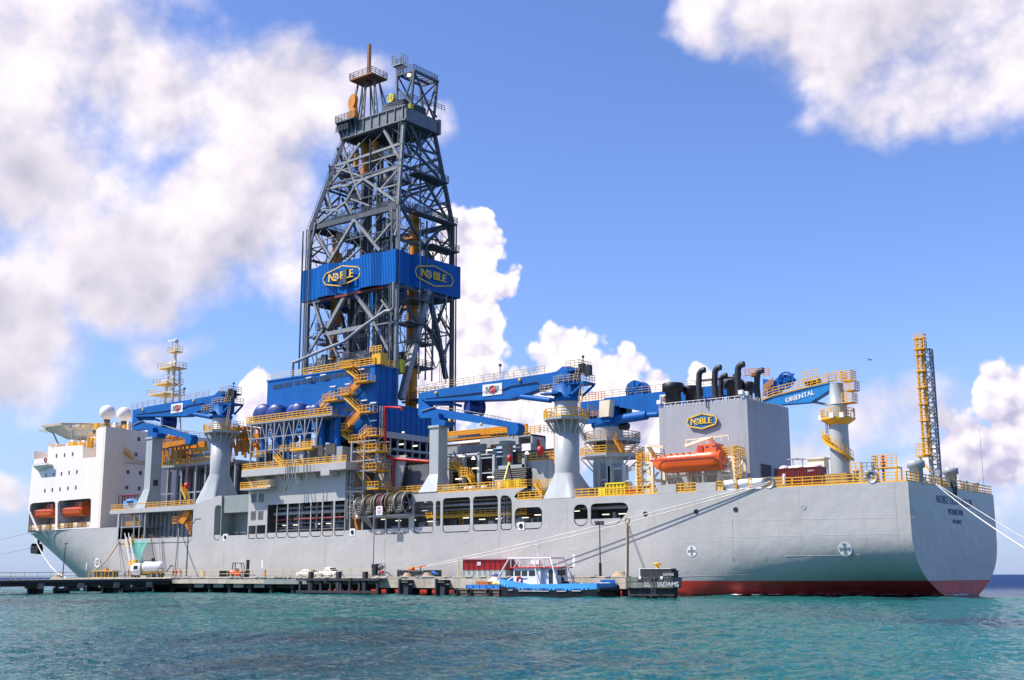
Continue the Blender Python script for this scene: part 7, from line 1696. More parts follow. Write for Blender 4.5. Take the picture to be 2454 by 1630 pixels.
p = VY('B', 912, 1055, -2.6); g = MB(); g.m = 0; g.box(p.x-.75, p.x+.75, -2.62, -2.55, p.z-.75, p.z+.75); g.m = 1; g.box(p.x-.35, p.x+.35, -2.65, -2.62, p.z+.3, p.z+.5); [g.box(p.x-.45, p.x+.45, -2.65, -2.62, p.z-.45+k*.2, p.z-.38+k*.2) for k in range(3)]; g.m = 0; g.bar((p.x, -2.58, p.z), (p.x, -.6, p.z-.2), .08); T('warning_sign', g, [WHITE2, REDP], 'small white warning board with red marks on the reddish hose reel', 'sign')
g = MB(); p = VY('B', 762, 1050, -.6); g.prism([(p.x-.5, -.6, p.z+1.5), (p.x+.7, -.6, p.z+1.5), (p.x+.8, -.6, p.z-.8), (p.x+.3, -.6, p.z-1.6), (p.x-.2, -.6, p.z-.6)], (0, .8, 0)); T('hose_guide', g, WHITE2, 'white hose guide chute forward of the hose reels', 'hose guide')
# goods on the forward upper deck
p, s_ = VY('A', 678, 970, 3), VY('A', 768, 1005, 3); t = thing('lifting_basket', 'dark red lifting basket behind the yellow rail aft of the white superstructure', 'basket', ((p.x+s_.x)/2, 3.5, 17))
g = MB(); z1_ = p.z
for x in np.linspace(p.x, s_.x, 6): g.bar((x, 3, 16.9), (x, 3, z1_), .12); g.bar((x, 4.4, 16.9), (x, 4.4, z1_), .12)
for z in (17.6, z1_): g.bar((p.x, 3, z), (s_.x, 3, z), .14); g.bar((p.x, 4.4, z), (s_.x, 4.4, z), .14); g.bar((p.x, 3, z), (p.x, 4.4, z), .14); g.bar((s_.x, 3, z), (s_.x, 4.4, z), .14)
g.build('basket_frame', mat('dark_red_paint', (.20, .02, .02), .5), t); g = MB(); g.box(p.x, s_.x, 3, 4.4, 16.9, 17.05); g.build('basket_floor', mat('dark_red_paint', (0,0,0)), t)
p, s_ = VY('A', 708, 1000, 1.5), VY('A', 785, 1030, 1.5); g = MB(); g.box(p.x, s_.x, 1.2, 2.4, 16.9, p.z); g.sphere(((p.x+s_.x)/2, 1.8, p.z-.1), 1.4, 12, .35); T('tarpaulin_bundle', g, mat('light_blue_tarp', (.12, .32, .62), .7, bump=.1, bscale=2), 'light blue tarpaulin covered bundle in front of the dark red basket', 'bundle')
# anchor at the bow
c0 = VY('A', 205, 1265, 10.5)
t = thing('anchor', 'black anchor hanging from the bow above the water', 'anchor', c0)
g = MB(); g.bar(c0+Vector((.6, .4, 2.4)), c0+Vector((0, 0, -1.0)), .5); g.prism([c0+Vector(v) for v in ((-1.6, -.4, -1.4), (1.2, -.4, -1.6), (1.6, -.4, -.2), (.9, -.4, .9), (.4, -.4, -.4), (-.6, -.4, -.2), (-1.4, -.4, 1.0), (-1.9, -.4, 0))], (0, 1.4, 0)); g.build('anchor_body', BLACK, t)
g = MB(); g.bar(c0+Vector((.6, .4, 2.4)), c0+Vector((1.6, 1.2, 4.6)), .3); g.build('chain', BLACK, t)

# ------------------------------------------------------------------ quay
QZ, QY = 2.62, -11.0
qx = lambda px_: VY('O', px_, 1385, QY).x
def st(nm, g, mt): return struct(g.build(nm, mt))
SHADE = mat('shaded_dark_concrete', (.035, .036, .036), .85, var=.4, streak=.4)  # the black under-deck shade is put into this concrete colour
xq0, xq1, xq2, xq3 = qx(412), qx(632), qx(870), VY('O', 1499, 1385, -12).x
xqL = qx(117)
g = MB(); g.box(xqL, xq3, QY+.25, -2.4, QZ-.6, QZ); g.box(xq0, xq1, QY, QY+.25, 1.66, QZ); 
st('quay_deck', g, CONC)
g = MB(); g.box(xq1+.02, xq2+4, QY-.02, QY+.22, 1.60, QZ-.02); st('quay_fascia', g, mat('grey_green_concrete', (.27, .29, .26), .85, var=.15, streak=.2))
g = MB(); g.box(qx(905), xq3, QY-.05, QY+.24, 1.85, QZ+.04); g.box(qx(905), xq3, QY-.08, QY+.2, 1.07, 1.83); st('quay_front_wall', g, CONC)
g = MB(); g.box(xqL, xq3, QY-.1 if False else QY+.26, QY+.5, QZ, QZ+.16); g.box(xq0, xq3, QY-.1, QY+.26, QZ+.002, QZ+.158)
rr = random.Random(3)
for i in range(60): x = xq0+rr.random()*(xq3-xq0); w = .2+rr.random()*.4; g.box(x-w, x+w, QY-.12-rr.random()*.1, QY+.3, QZ+.1, QZ+.2+rr.random()*.14)
st('quay_kerb', g, mat('worn_pale_kerb', (.58, .50, .38), .85, var=.3, scale=2))
# beams, pile caps and piles below the deck, one object each
g = MB(); g.box(xqL, qx(700), -2.75, -2.5, -.6, 1.4); g.box(xqL, xq3, -9.6, -9.1, .9, 1.9); g.box(xqL, xq3, -5.2, -4.7, .9, 1.9); g.box(xqL, xq3, -2.9, -2.4, .7, 2.0); st('quay_beam_shade_sheet', g, SHADE)  # beams, plus a dark sheet added to blacken the gap by the hull
x = xqL+1.5; i = 0
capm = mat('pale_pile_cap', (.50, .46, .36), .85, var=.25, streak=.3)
while x < xq3-1:
    g = MB(); g.box(x-.5, x+.5, QY+.5, -2.6, .85, 1.6 if x < qx(900) else 1.05)
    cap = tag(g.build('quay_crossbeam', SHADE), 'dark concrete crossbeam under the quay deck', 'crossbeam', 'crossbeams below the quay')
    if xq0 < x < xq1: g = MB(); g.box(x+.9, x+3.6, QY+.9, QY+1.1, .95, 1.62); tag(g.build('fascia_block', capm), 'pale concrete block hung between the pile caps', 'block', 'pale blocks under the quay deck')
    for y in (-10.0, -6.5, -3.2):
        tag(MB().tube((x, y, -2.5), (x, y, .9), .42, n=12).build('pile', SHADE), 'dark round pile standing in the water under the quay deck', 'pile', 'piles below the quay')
    x += 5.6; i += 1
# railing on the quay
def quay_rail(nm, pts, label, h=1.3): return tag(MB().rail(pts, h, 2.3, .07, 2).build(nm, RAILQ), label, 'railing')
quay_rail('quay_railing', [(xq0, QY+.1, QZ+.1), (qx(603), QY+.1, QZ+.1)], 'faded yellow railing along the pale quay edge by the forklift', 1.35)
quay_rail('quay_railing', [(qx(634), QY+.1, QZ+.1), (qx(890), QY+.1, QZ+.1)], 'faded yellow railing along the grey quay edge before the parked cars', 1.3)
tag(MB().box(qx(632), qx(635), QY+.05, QY+.25, QZ, QZ+1.4).build('gate_post', ORY), 'amber post at the gap between the two quay railings', 'post')
# approach trestle coming from the shore
A_, B_ = Vector((xq0, QY, 0)), Vector((xq0-13.0, QY-62, 0)); dv_ = (B_-A_).normalized(); sd = Vector((dv_.y, -dv_.x, 0)); sd = sd if sd.x < 0 else -sd
za, zb = 2.56, 2.12
def tp(s_, w, z): return A_+dv_*s_+sd*w+Vector((0, 0, z))
Lt = (B_-A_).length
def tz_(s_): return za+(zb-za)*s_/Lt
g = MB()
top = [tp(0, 0, za), tp(Lt, 0, zb), tp(Lt, 7, zb), tp(0, 7, za)]
g.prism(top, (0, 0, -.42)); st('trestle_deck', g, ASPH)
g = MB(); g.prism([tp(0, .1, za+.004), tp(Lt, .1, zb+.004), tp(Lt, 6.9, zb+.004), tp(0, 6.9, za+.004)], (0, 0, .03)); st('trestle_roadway', g, CONC)
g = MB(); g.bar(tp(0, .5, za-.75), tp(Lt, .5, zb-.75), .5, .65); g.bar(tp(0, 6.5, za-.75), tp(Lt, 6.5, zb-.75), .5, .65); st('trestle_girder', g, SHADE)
rust_ = mat('rust_stained_concrete', (.30, .24, .18), .85, var=.4, streak=.4, rust=.5)
for k, s_ in enumerate((4.4, 10.6, 17.2, 24.2, 31.6, 39.4, 47.6, 56)):
    z = tz_(s_); g = MB(); a, b = tp(s_, -.05, z-1.05), tp(s_, 7, z-1.05); g.bar(a, b, 1.1, .95)
    tag(g.build('trestle_crosshead', rust_), 'rust stained crosshead beam under the approach trestle', 'crosshead', 'crossheads below the approach trestle')
    for w in (.9, 3.4, 6.2):
        p = tp(s_+ (2.1 if k % 2 == 0 else -.3), w, 0); tag(MB().box(p.x-.38, p.x+.38, p.y-.38, p.y+.38, -2.5, z-1.5).build('trestle_pile', SHADE), 'square dark pile under the approach trestle', 'pile', 'piles below the approach trestle')
    if k % 2 == 0: tag(MB().bar(tp(s_, .5, z-1.75), tp(s_+4.6, .5, z-1.75), .6, .5).build('trestle_bracing', SHADE), 'dark tie beam between trestle piles', 'beam', 'tie beams below the approach trestle')
g = MB(); g.rail([tp(0, .1, za+.05), tp(Lt, .1, zb+.05)], 1.25, 2.3, .07, 2); tag(g.build('trestle_railing', RAILQ), 'faded yellow railing on the near side of the approach trestle', 'railing')
g = MB(); g.rail([tp(8, 6.9, za), tp(Lt, 6.9, zb)], 1.25, 2.6, .06, 2); tag(g.build('trestle_railing', RAILQ), 'faded yellow railing on the far side of the approach trestle', 'railing')
# black timber fender frame
FY = -12.6; S3 = lambda x, y: VY('S3', x, y, FY)
fr = thing('fender_frame', 'black timber fender frame with three tall posts before the parked cars', 'fender', (S3(1560, 400).x, FY, 0))
for x, yt in ((1075, 222), (1565, 222), (2035, 222)): p = S3(x, yt); MB().box(p.x-.33, p.x+.33, FY-.33, FY+.33, -2, p.z).build('tall_post', TIMBER, fr)
for l, r__, y, h in ((850, 2310, 362, .36), (845, 2290, 578, .40)):
    a, b = S3(l, y), S3(r__, y); z = (a.z+b.z)/2; MB().box(a.x, b.x, FY-.5, FY-.1, z-h/2, z+h/2).build('cross_timber', TIMBER, fr)
a = S3(850, 348); b = S3(2300, 348); MB().box(a.x, b.x, FY-.1, QY-.06, (a.z+b.z)/2-.06, (a.z+b.z)/2+.1).build('top_plank', STEELL, fr)
for x in (890, 1255, 1430, 1770, 1940, 2260, 1610, 1100): p = S3(x, 390); MB().box(p.x-.2, p.x+.2, FY-.25, FY+.15, .4, p.z).build('short_post', TIMBER, fr)
for x in (1375, 1800): p = S3(x, 370); MB().box(p.x-.3, p.x+.3, FY-.6, FY, p.z-.35, p.z+.3).build('fender_pad', RUBBER, fr)
for x in (1620, 2080): p, s_ = S3(x, 260), S3(x+60, 350); MB().bar(p, s_, .08).build('stay', STEEL, fr)
for i, (x0, x1) in enumerate(((415, 580), (1060, 1225))):
    a, b = VY('S4', x0, 420, -12.3), VY('S4', x1, 420, -12.3); t = thing('pile_fender', ('dark pile fender cluster below the black power unit', 'dark pile fender cluster right of the black power unit, near the moored barge')[i], 'fender', (a.x, -12.3, 0), 'pile fenders on the quay front')
    w = b.x-a.x; zt_ = VY('S4', x0, 350, -12.3).z
    MB().tube((a.x+.3, -12.4, -2), (a.x+.3, -12.4, zt_), .28, n=10).build('tall_pile', TIMBER, t)
    MB().box(a.x, b.x-.15, -12.2, -11.1, -2, 1.9).build('fender_body', TIMBER, t)
    MB().box(a.x+w*.35, b.x, -12.6, -11.1, 1.95, 2.3).build('fender_cap', RUBBER, t); MB().tube((b.x, -12.2, 1.55), (b.x+.9, -12.2, 1.55), .2, n=8).build('fender_arm', BLACK, t)

# ------------------------------------------------------------------ painted mooring dolphin at the quay end
DY = -19.0; Qp = lambda x, y, yy=DY: VY('Q', x, y, yy)
x0, x1 = Qp(135, 700).x, Qp(2035, 700).x; zt_ = Qp(600, 680).z; zm = Qp(600, 850).z; zl = Qp(600, 1085).z
dol = thing('mooring_dolphin', 'stained grey concrete mooring dolphin with painted lettering at the end of the quay', 'dolphin', ((x0+x1)/2, -14, 0))
GRAF = mat('stained_graffiti_concrete', (.17, .17, .14), .85, var=.5, scale=.9, streak=.55)
g = MB(); g.prism([(x0, DY, zm+.02), (x1-.5, DY, zm+.02), (x1, DY+.9, zm+.02), (x1, DY+1.5, zm+.02), (-29.3, DY+1.8, zm+.02), (-29.3, -8, zm+.02), (x0, -8, zm+.02)], (0, 0, zt_-zm-.02)); g.prism([(x0, DY+.06, zl), (x1-.5, DY+.06, zl), (x1-.04, DY+.9, zl), (x1-.04, DY+1.5, zl), (-29.34, DY+1.8, zl), (-29.34, -8, zl), (x0, -8, zl)], (0, 0, zm-zl)); g.build('block', GRAF, dol)
g = MB(); g.box(x0+.3, x1-.6, DY+.5, DY+1.4, zl-1.0, zl); g.box(x0+.3, -29.8, DY+1.4, -8.5, zl-1.0, zl); g.build('footing', SHADE, dol)
for x in (x0+.5, x0+2.3, (x0+x1)/2+1.2, x1-1.2):
    for y in ((DY+1.0, -13, -9.5) if x < -30 else (DY+1.0,)): MB().box(x-.45, x+.45, y-.4, y+.4, -2.5, zl).build('pile', SHADE, dol)
P2 = lambda x, y: VY('Q', x, y, DY+.3)
bx0, bx1 = P2(690, 500).x, P2(1870, 500).x; bz = P2(1200, 370).z
hut = thing('mooring_hut', 'black steel box with a pale top standing on the painted dolphin', 'hut', ((bx0+bx1)/2, -16, zt_))
g = MB(); g.box(bx0, bx1, DY+.35, DY+1.5, zt_, bz); g.prism([(bx1, DY+.6, zt_), (bx1+.3, DY+.9, zt_), (bx1+.3, DY+1.5, zt_), (bx1, DY+1.5, zt_)], (0, 0, .85)); g.build('hut_body', mat('black_worn_steel', (.028, .03, .033), .6, var=.4, streak=.3), hut)
g = MB(); g.box(bx0-.1, bx1-.05, DY+.25, DY+1.6, bz, bz+.07); g.box(bx0-.25, bx0-.15, DY+.4, DY+.5, zt_, bz+.1)
for k in range(5): g.box(bx0-.25, bx0-.05, DY+.38, DY+.52, zt_+.15+k*.2, zt_+.21+k*.2)
g.build('hut_edge', WHITE2, hut)
p = P2(1245, 290); t = thing('bollard', 'bright yellow mooring bollard on top of the black box', 'bollard', (p.x, DY+.9, bz+.07)); g = MB(); g.lathe((p.x, DY+.9, bz+.06), [(.34, 0), (.24, .12), (.22, .38), (.5, .48), (.55, .6), (.3, .72), (.01, .74)], 18); g.build('bollard_head', YEL, t)
up = Vector((0, 0, 1)); rg = Vector((1, 0, 0))
WH_ = mat('white_graffiti', (.55, .58, .56), .8, var=.3); BK_ = mat('black_graffiti', (.02, .02, .02), .8)
def graf(s, x, y, sz, m, sx=1.0, dy_=0): p = VY('Q', x, y, DY-.02+dy_); text(s, sz, p, rg, up, m, 'graffiti', dol, .008, .015, sx=sx)
graf('SUNNYBOY', 1010, 770, .72, BK_, .86); graf('VILLE', 1400, 768, .72, BK_, .8); graf('PACE', 1730, 768, .66, BK_, .9)
graf('ADAMS', 1770, 955, .86, WH_, 1.0, .05); graf('R.G.', 960, 905, .42, WH_, 1, .05); graf('ONA', 955, 1010, .46, WH_, 1, .05); graf('SHIP', 1420, 900, .40, WH_, 1, .05); graf('CREW', 1420, 1010, .42, WH_, 1, .05)
p = VY('Q', 1750, 580, DY+.33); text('DAYAS', .5, p, rg, up, WH_, 'graffiti', hut, .008, .015)
g = MB(); a = Qp(1180, 700, DY-.1); g.ladder((a.x, DY-.12, .4), (a.x, DY-.12, zt_+.1), .5, (1, 0, 0), .3, .05); g.build('ladder', STEEL, dol)
for x in (680, 1495): p = Qp(x, 690, DY-.05); g = MB(); g.box(p.x-.18, p.x+.18, DY-.08, DY+.2, p.z-.2, p.z+.15); g.build('lifting_lug', WHITE2, dol)

# ------------------------------------------------------------------ poles, ropes
def pole(nm, label, base, top, r_, mt, cat='lamp post', head=None, group=None):
    t = thing(nm, label, cat, base, group); MB().tube(base, top, r_, r_*.7, n=8).build('post', mt, t)
    if head: g = MB(); head(g, Vector(top)); g.build('lamp_head', STEEL, t)
    return t
def twin(g, p): g.box(p.x-.6, p.x+.6, p.y-.15, p.y+.15, p.z-.05, p.z+.08); [g.prism([(p.x+s_-.28, p.y-.3, p.z+.05), (p.x+s_+.28, p.y-.3, p.z+.05), (p.x+s_+.2, p.y-.2, p.z-.5), (p.x+s_-.2, p.y-.2, p.z-.5)], (0, .4, 0)) for s_ in (-.42, .42)]
p, q_ = VY('O', 1439, 1383, -8), VY('O', 1438, 1250, -8)
LG = 'tall lamp posts on the quay'
t = pole('lamp_post', 'tall slim lamp post with twin floodlights behind the moored tug', (p.x, -8, QZ), (p.x, -8, q_.z), .11, STEEL, head=twin, group=LG); MB().tube((p.x, -8, QZ), (p.x, -8, QZ+2.0), .2, n=8).build('sleeve', BLACK, t)
p, q_ = VY('O', 894, 1384, -9), VY('O', 893, 1219, -9); pole('lamp_post', 'tall slim grey lamp post beside the small pump set', (p.x, -9, QZ), (p.x, -9, q_.z), .11, STEELL, head=lambda g, p: g.sphere(p, .2, 8), group=LG)
p, q_ = VY('O', 446, 1385, -8), VY('M', 2110, 60, -8)
def arm(g, p): g.bar(p+Vector((0, 0, -.2)), p+Vector((1.8, .3, 1.7)), .1); g.box(p.x+1.7, p.x+3.0, p.y+.1, p.y+.5, p.z+1.65, p.z+1.85)
t = pole('lamp_post', 'tall dark lamp post with one arm right of the workers in red', (p.x, -8, QZ), (p.x, -8, q_.z), .14, STEEL, head=arm, group=LG)
p, q_ = VY('S', 1105, 345, -9.5), VY('O', 157, 1303, -9.5); pole('lamp_post', 'leaning slim lamp post in front of the bow', (p.x, -9.5, QZ), (q_.x, -9.5, q_.z), .12, STEEL, head=lambda g, p: g.box(p.x-.2, p.x+.5, p.y-.15, p.y+.15, p.z-.1, p.z+.12), group=LG)
p, q_ = VY('S4', 1465, 315, -7), VY('S4', 1465, 8, -7); pole('marker_post', 'thin pale yellow post left of the red and white shed', (p.x, -7, QZ), (p.x, -7, q_.z), .12, mat('faded_lemon', (.60, .56, .30), .7), 'post')
p, q_ = VY('U', 1822, 745, -11.2), VY('O', 1501, 1253, -11.2)
t = thing('timber_mast', 'tall pale timber mast under the mooring ropes beside the painted dolphin', 'mast', (p.x, -11.2, QZ)); g = MB(); g.tube((p.x, -11.2, QZ-1.4), (p.x+.35, -11.2, q_.z), .20, .15, n=10); g.tube((p.x+.24, -11.1, QZ-1.2), (p.x+.55, -11.1, q_.z-.3), .06, n=6); g.build('mast_trunk', mat('pale_weathered_timber', (.60, .46, .32), .85, var=.35, streak=.4), t)
g = MB(); c0 = Vector((p.x+.35, -11.2, q_.z)); g.path([c0+Vector((.34*math.cos(a), 0, .3+.34*math.sin(a))) for a in np.linspace(0, 2*math.pi, 13)[:-1]], .13, 6, True); g.build('rope_collar', ROPEB, t)
def rope(label, a, b, r_, mt, sag, n=24, group=None, nm='mooring_rope'):
    a, b = Vector(a), Vector(b); pts = [a.lerp(b, i/n)+Vector((0, 0, -sag*4*(i/n)*(1-i/n))) for i in range(n+1)]
    return tag(MB().path(pts, r_, 6).build(nm, mt), label, 'rope', group)
h0 = VY('S4', 690, 172, -3.4); f0 = VY('F', 1520, 1112, -.1)
rope('upper one of two long white ropes from the orange hook to the ship', h0+Vector((0, .1, .12)), f0+Vector((.1, 0, .25)), .07, ROPEM, .35, group='white mooring ropes')
rope('lower one of two long white ropes from the orange hook to the ship', h0+Vector((.2, -.1, -.05)), f0+Vector((-.2, 0, -.05)), .07, ROPEM, .75, group='white mooring ropes')
sA = VX('O', 2237, 1155, -.2)
for k, (px_, py_, lab, sag) in enumerate(((2645, 1400, 'upper one of two white ropes leading from the transom out to the right', .25), (2655, 1436, 'lower one of two white ropes leading from the transom out to the right', .5))):
    e_ = VZ('O', px_, py_, 1.75); rope(lab, sA, e_, .055, ROPEM, sag, group='white mooring ropes')
a = VZ('O', 2650, 1415, 1.75)
rope('thick beige mooring rope curving from the forward opening down to the quay', VY('M', 718, 318, -.1), VY('M', 120, 940, -8), .16, ROPEB, 1.2, group='beige mooring ropes'); rope('thin line hanging beside the thick beige rope at the bow', VY('M', 722, 380, -.1), VY('M', 765, 940, -6), .045, STEEL, .1)
rope('dark hose hanging from the forward opening to the workers in red', VY('M', 1925, 60, -.2), VY('M', 1850, 880, -6), .10, STEEL, .3, nm='hose'); rope('thinner dark hose hanging behind the dark hose at the forward opening', VY('M', 1930, 60, -.2), VY('M', 1895, 870, -5.5), .055, STEEL, .1, nm='hose')
rope('left one of two thin dark lines from the timber mast down to the black box', VY('O', 1503, 1258, -11), VY('Q', 830, 355, DY+.9), -.0+.05, STEEL, .05); rope('right one of two thin dark lines from the timber mast down to the black box', VY('O', 1508, 1262, -11), VY('Q', 885, 355, DY+.9), .05, STEEL, .05)
rope('upper thin line from the bow out to the left', VY('O', 76, 1275, 10), VY('O', -40, 1300, 10), .05, STEELL, .2, nm='bow_line'); rope('lower thin line from the bow anchor out to the left', VY('O', 84, 1311, 10), VY('O', -40, 1334, 10), .05, STEELL, .2, nm='bow_line')
tag(MB().path([VY('A', *p) for p in ((186, 1172, 10), (200, 1215, 9.5), (222, 1265, 8.5), (250, 1318, 7), (285, 1368, 4), (325, 1410, -1), (378, 1440, -8))], .15, 6).build('stem_highlight', ROPEM), 'white slack rope hanging along the stem of the bow', 'rope')  # added strip, not a rope, standing for the bright highlight on the bow's outline
# coiled rope heaps on the quay
for i, (c, x, y, yy, r_) in enumerate((('S', 1020, 345, -9, .7), ('U', 1690, 735, -9.5, .8), ('S4', 560, 320, -10.3, .5), ('S4', 920, 318, -10.3, .6))):
    p = VY(c, x, y, yy); g = MB()
    for k in range(4): rr_ = r_*(1-.16*k); g.path([(p.x+rr_*math.cos(a)*1.5, yy+rr_*math.sin(a), QZ+.16+k*.17) for a in np.linspace(0, 2*math.pi, 13)[:-1]], .13, 6, True)
    tag(g.build('rope_coil', ROPEB), ('coil of beige rope before the bow', 'coil of beige rope at the foot of the timber mast', 'coil of beige rope at the bow end of the black power unit', 'coil of beige rope under the middle of the black power unit')[i], 'rope coil', 'rope coils on the quay')

# ------------------------------------------------------------------ vehicles and gear on the quay
def local(t_obj, g, pos, rz):
    c, s = math.cos(rz), math.sin(rz); g.v = [(pos[0]+x*c-y*s, pos[1]+x*s+y*c, pos[2]+z) for x, y, z in g.v]; return g
def wheel(t, pos, rz, x, y, r_, w):
    g = MB(); g.lathe((x, y-w/2, r_), [(.02, 0), (r_*.8, 0), (r_, .05), (r_, w-.05), (r_*.8, w), (.02, w)], 16, axis=(0, 1, 0)); wh = local(t, g, pos, rz).build('wheel', RUBBER, t)
    g = MB(); g.lathe((x, y-w/2-.012, r_), [(.01, 0), (r_*.52, 0), (r_*.55, .03)], 12, axis=(0, 1, 0)); local(t, g, pos, rz).build('rim', STEELL, wh)
def body_loft(g, rows, smooth=True):
    """rows: (x, half width, z bottom, z top, inset at top)"""
    vs = []; k = 8
    for x, w, z0, z1, ins in rows: vs += [(x, -w+.04, z0), (x, -w, z0+.1), (x, -w, z0+(z1-z0)*.6), (x, -w+ins, z1), (x, w-ins, z1), (x, w, z0+(z1-z0)*.6), (x, w, z0+.1), (x, w-.04, z0)]
    n = len(rows); g.add(vs, [(i*k+j, (i+1)*k+j, (i+1)*k+(j+1) % k, i*k+(j+1) % k) for i in range(n-1) for j in range(k)], smooth); g.add(vs[:k], [tuple(range(k))]); g.add(vs[-k:], [tuple(range(k-1, -1, -1))]); return g
# sedan (front towards +x)
pos = Vector(VY('S3', 1050, 330, -8)); pos.z = QZ+.02; rz = R(18)
t = thing('sedan_car', 'pale cream saloon car parked on the quay behind the black fender frame', 'car', pos)
CARP = mat('pale_cream_car_paint', (.66, .62, .52), .25, var=.04)
g = MB(); body_loft(g, [(-2.3, .72, .40, .78, .1), (-2.15, .82, .26, .95, .1), (-1.5, .86, .24, .99, .08), (0, .87, .24, .98, .08), (1.0, .87, .24, .96, .08), (1.7, .84, .25, .88, .14), (2.2, .76, .28, .74, .12), (2.32, .66, .36, .62, .1)]); local(t, g, pos, rz).build('body', CARP, t)
g = MB(); body_loft(g, [(-1.75, .78, .92, .98, .04), (-1.0, .76, .92, 1.40, .16), (-.1, .76, .92, 1.46, .17), (.45, .75, .92, 1.40, .17), (1.15, .76, .90, .98, .04)]); local(t, g, pos, rz).build('cabin', CARP, t)
for s_ in (-1, 1):
    for a, b in ((-.95, -.18), (-.08, .62)):
        g = MB(); y = s_*.755; g.add([(a-.28 if a < -.5 else a, y, 1.0), (b+.2 if b > .4 else b, y, 1.0), (b, y-s_*.1, 1.36), (a, y-s_*.1, 1.36)], [(0, 1, 2, 3) if s_ < 0 else (3, 2, 1, 0)]); local(t, g, pos, rz).build('side_window', GLASS, t)
g = MB(); g.add([(1.14, -.66, 1.0), (1.14, .66, 1.0), (.50, .56, 1.40), (.50, -.56, 1.40)], [(0, 1, 2, 3)]); local(t, g, pos, rz).build('windscreen', GLASS, t)
g = MB(); g.add([(-1.74, .66, 1.0), (-1.74, -.66, 1.0), (-1.04, -.56, 1.38), (-1.04, .56, 1.38)], [(0, 1, 2, 3)]); local(t, g, pos, rz).build('rear_window', GLASS, t)
for s_ in (-1, 1): g = MB(); g.box(2.18, 2.30, s_*.55-.14, s_*.55+.14, .58, .70); local(t, g, pos, rz).build('headlight', WHITE2, t)
g = MB(); g.box(2.24, 2.34, -.3, .3, .5, .6); local(t, g, pos, rz).build('grille', BLACK, t)
for x in (-1.4, 1.4):
    for s_ in (-1, 1): wheel(t, pos, rz, x, s_*.78, .31, .2)
# pickup
pos = Vector(VY('S3', 1420, 330, -6.5)); pos.z = QZ+.02; rz = R(-14)
t = thing('pickup_truck', 'white pickup truck with an open door parked right of the saloon car', 'pickup truck', pos); CARW = mat('white_car_paint', (.78, .78, .77), .25, var=.03)
g = MB(); body_loft(g, [(-2.6, .85, .5, 1.15, .03), (-.2, .88, .42, 1.15, .03), (.9, .88, .42, 1.12, .06), (2.1, .84, .42, 1.02, .12), (2.45, .76, .5, .9, .1)]); local(t, g, pos, rz).build('body', CARW, t)
g = MB(); body_loft(g, [(-.75, .80, 1.08, 1.74, .1), (.1, .80, 1.08, 1.80, .12), (.45, .79, 1.08, 1.74, .12), (1.15, .80, 1.06, 1.14, .04)]); local(t, g, pos, rz).build('cab', CARW, t)
g = MB(); g.add([(1.13, -.68, 1.16), (1.13, .68, 1.16), (.50, .60, 1.70), (.50, -.60, 1.70)], [(0, 1, 2, 3)]); local(t, g, pos, rz).build('windscreen', GLASS, t)
for s_ in (-1, 1): g = MB(); y = s_*.815; g.add([(-.55, y, 1.18), (.85, y, 1.18), (.4, y-s_*.1, 1.66), (-.55, y-s_*.1, 1.66)], [(0, 1, 2, 3) if s_ < 0 else (3, 2, 1, 0)]); local(t, g, pos, rz).build('side_window', GLASS, t)
g = MB(); g.bar((.85, .95, .8), (1.25, 1.75, .8), .06, .7); g.path([(.85, .95, 1.15), (.9, 1.1, 1.65), (1.15, 1.6, 1.65), (1.25, 1.75, 1.15)], .04, 5); local(t, g, pos, rz).build('open_door', CARW, t)
g = MB(); g.box(2.42, 2.52, -.5, .5, .62, .84); local(t, g, pos, rz).build('grille', BLACK, t)
for s_ in (-1, 1): g = MB(); g.box(2.30, 2.46, s_*.62-.12, s_*.62+.12, .7, .86); local(t, g, pos, rz).build('headlight', GLASS, t)
for x in (-1.7, 1.6):
    for s_ in (-1, 1): wheel(t, pos, rz, x, s_*.80, .38, .25)
# forklift, mast towards +x
pos = Vector(VY('S2', 2010, 335, -8)); pos.z = QZ; rz = R(34)
t = thing('forklift', 'large orange and black forklift truck with raised mast on the quay', 'forklift', pos); FO = mat('forklift_orange', (.72, .10, .02), .4)
g = MB(); body_loft(g, [(-1.7, .75, .5, 1.15, .1), (-1.3, .95, .35, 1.4, .08), (-.3, .95, .35, 1.25, .08), (.9, .9, .35, 1.1, .1)]); local(t, g, pos, rz).build('body', FO, t)
g = MB(); g.box(-3.4, -1.75, -.9, .9, .25, 1.3); local(t, g, pos, rz).build('counterweight', BLACK, t)
g = MB()
for s_ in (-.8, .8): g.bar((-1.1, s_, 1.2), (-.95, s_, 2.7), .13); g.bar((.9, s_, 1.0), (.55, s_, 2.6), .11); g.bar((-.95, s_, 2.7), (.55, s_, 2.65), .12)
g.box(-.95, .55, -.8, .8, 2.62, 2.72); g.box(-.6, -.1, -.3, .3, 1.25, 1.7); local(t, g, pos, rz).build('overhead_guard', BLACK, t)
g = MB()
for s_ in (-.5, .5): g.box(1.45, 1.7, s_-.12, s_+.12, .15, 3.25)
g.box(1.5, 1.65, -.6, .6, 3.1, 3.25); g.box(1.5, 1.65, -.6, .6, 1.6, 1.8); g.box(1.7, 1.8, -.75, .75, .5, 1.3); g.box(1.8, 3.0, -.5, -.3, .45, .55); g.box(1.8, 3.0, .3, .5, .45, .55); local(t, g, pos, rz).build('mast', BLACK, t)
for x, r_ in ((-1.2, .42), (.95, .55)):
    for s_ in (-1, 1): wheel(t, pos, rz, x, s_*.85, r_, .35)
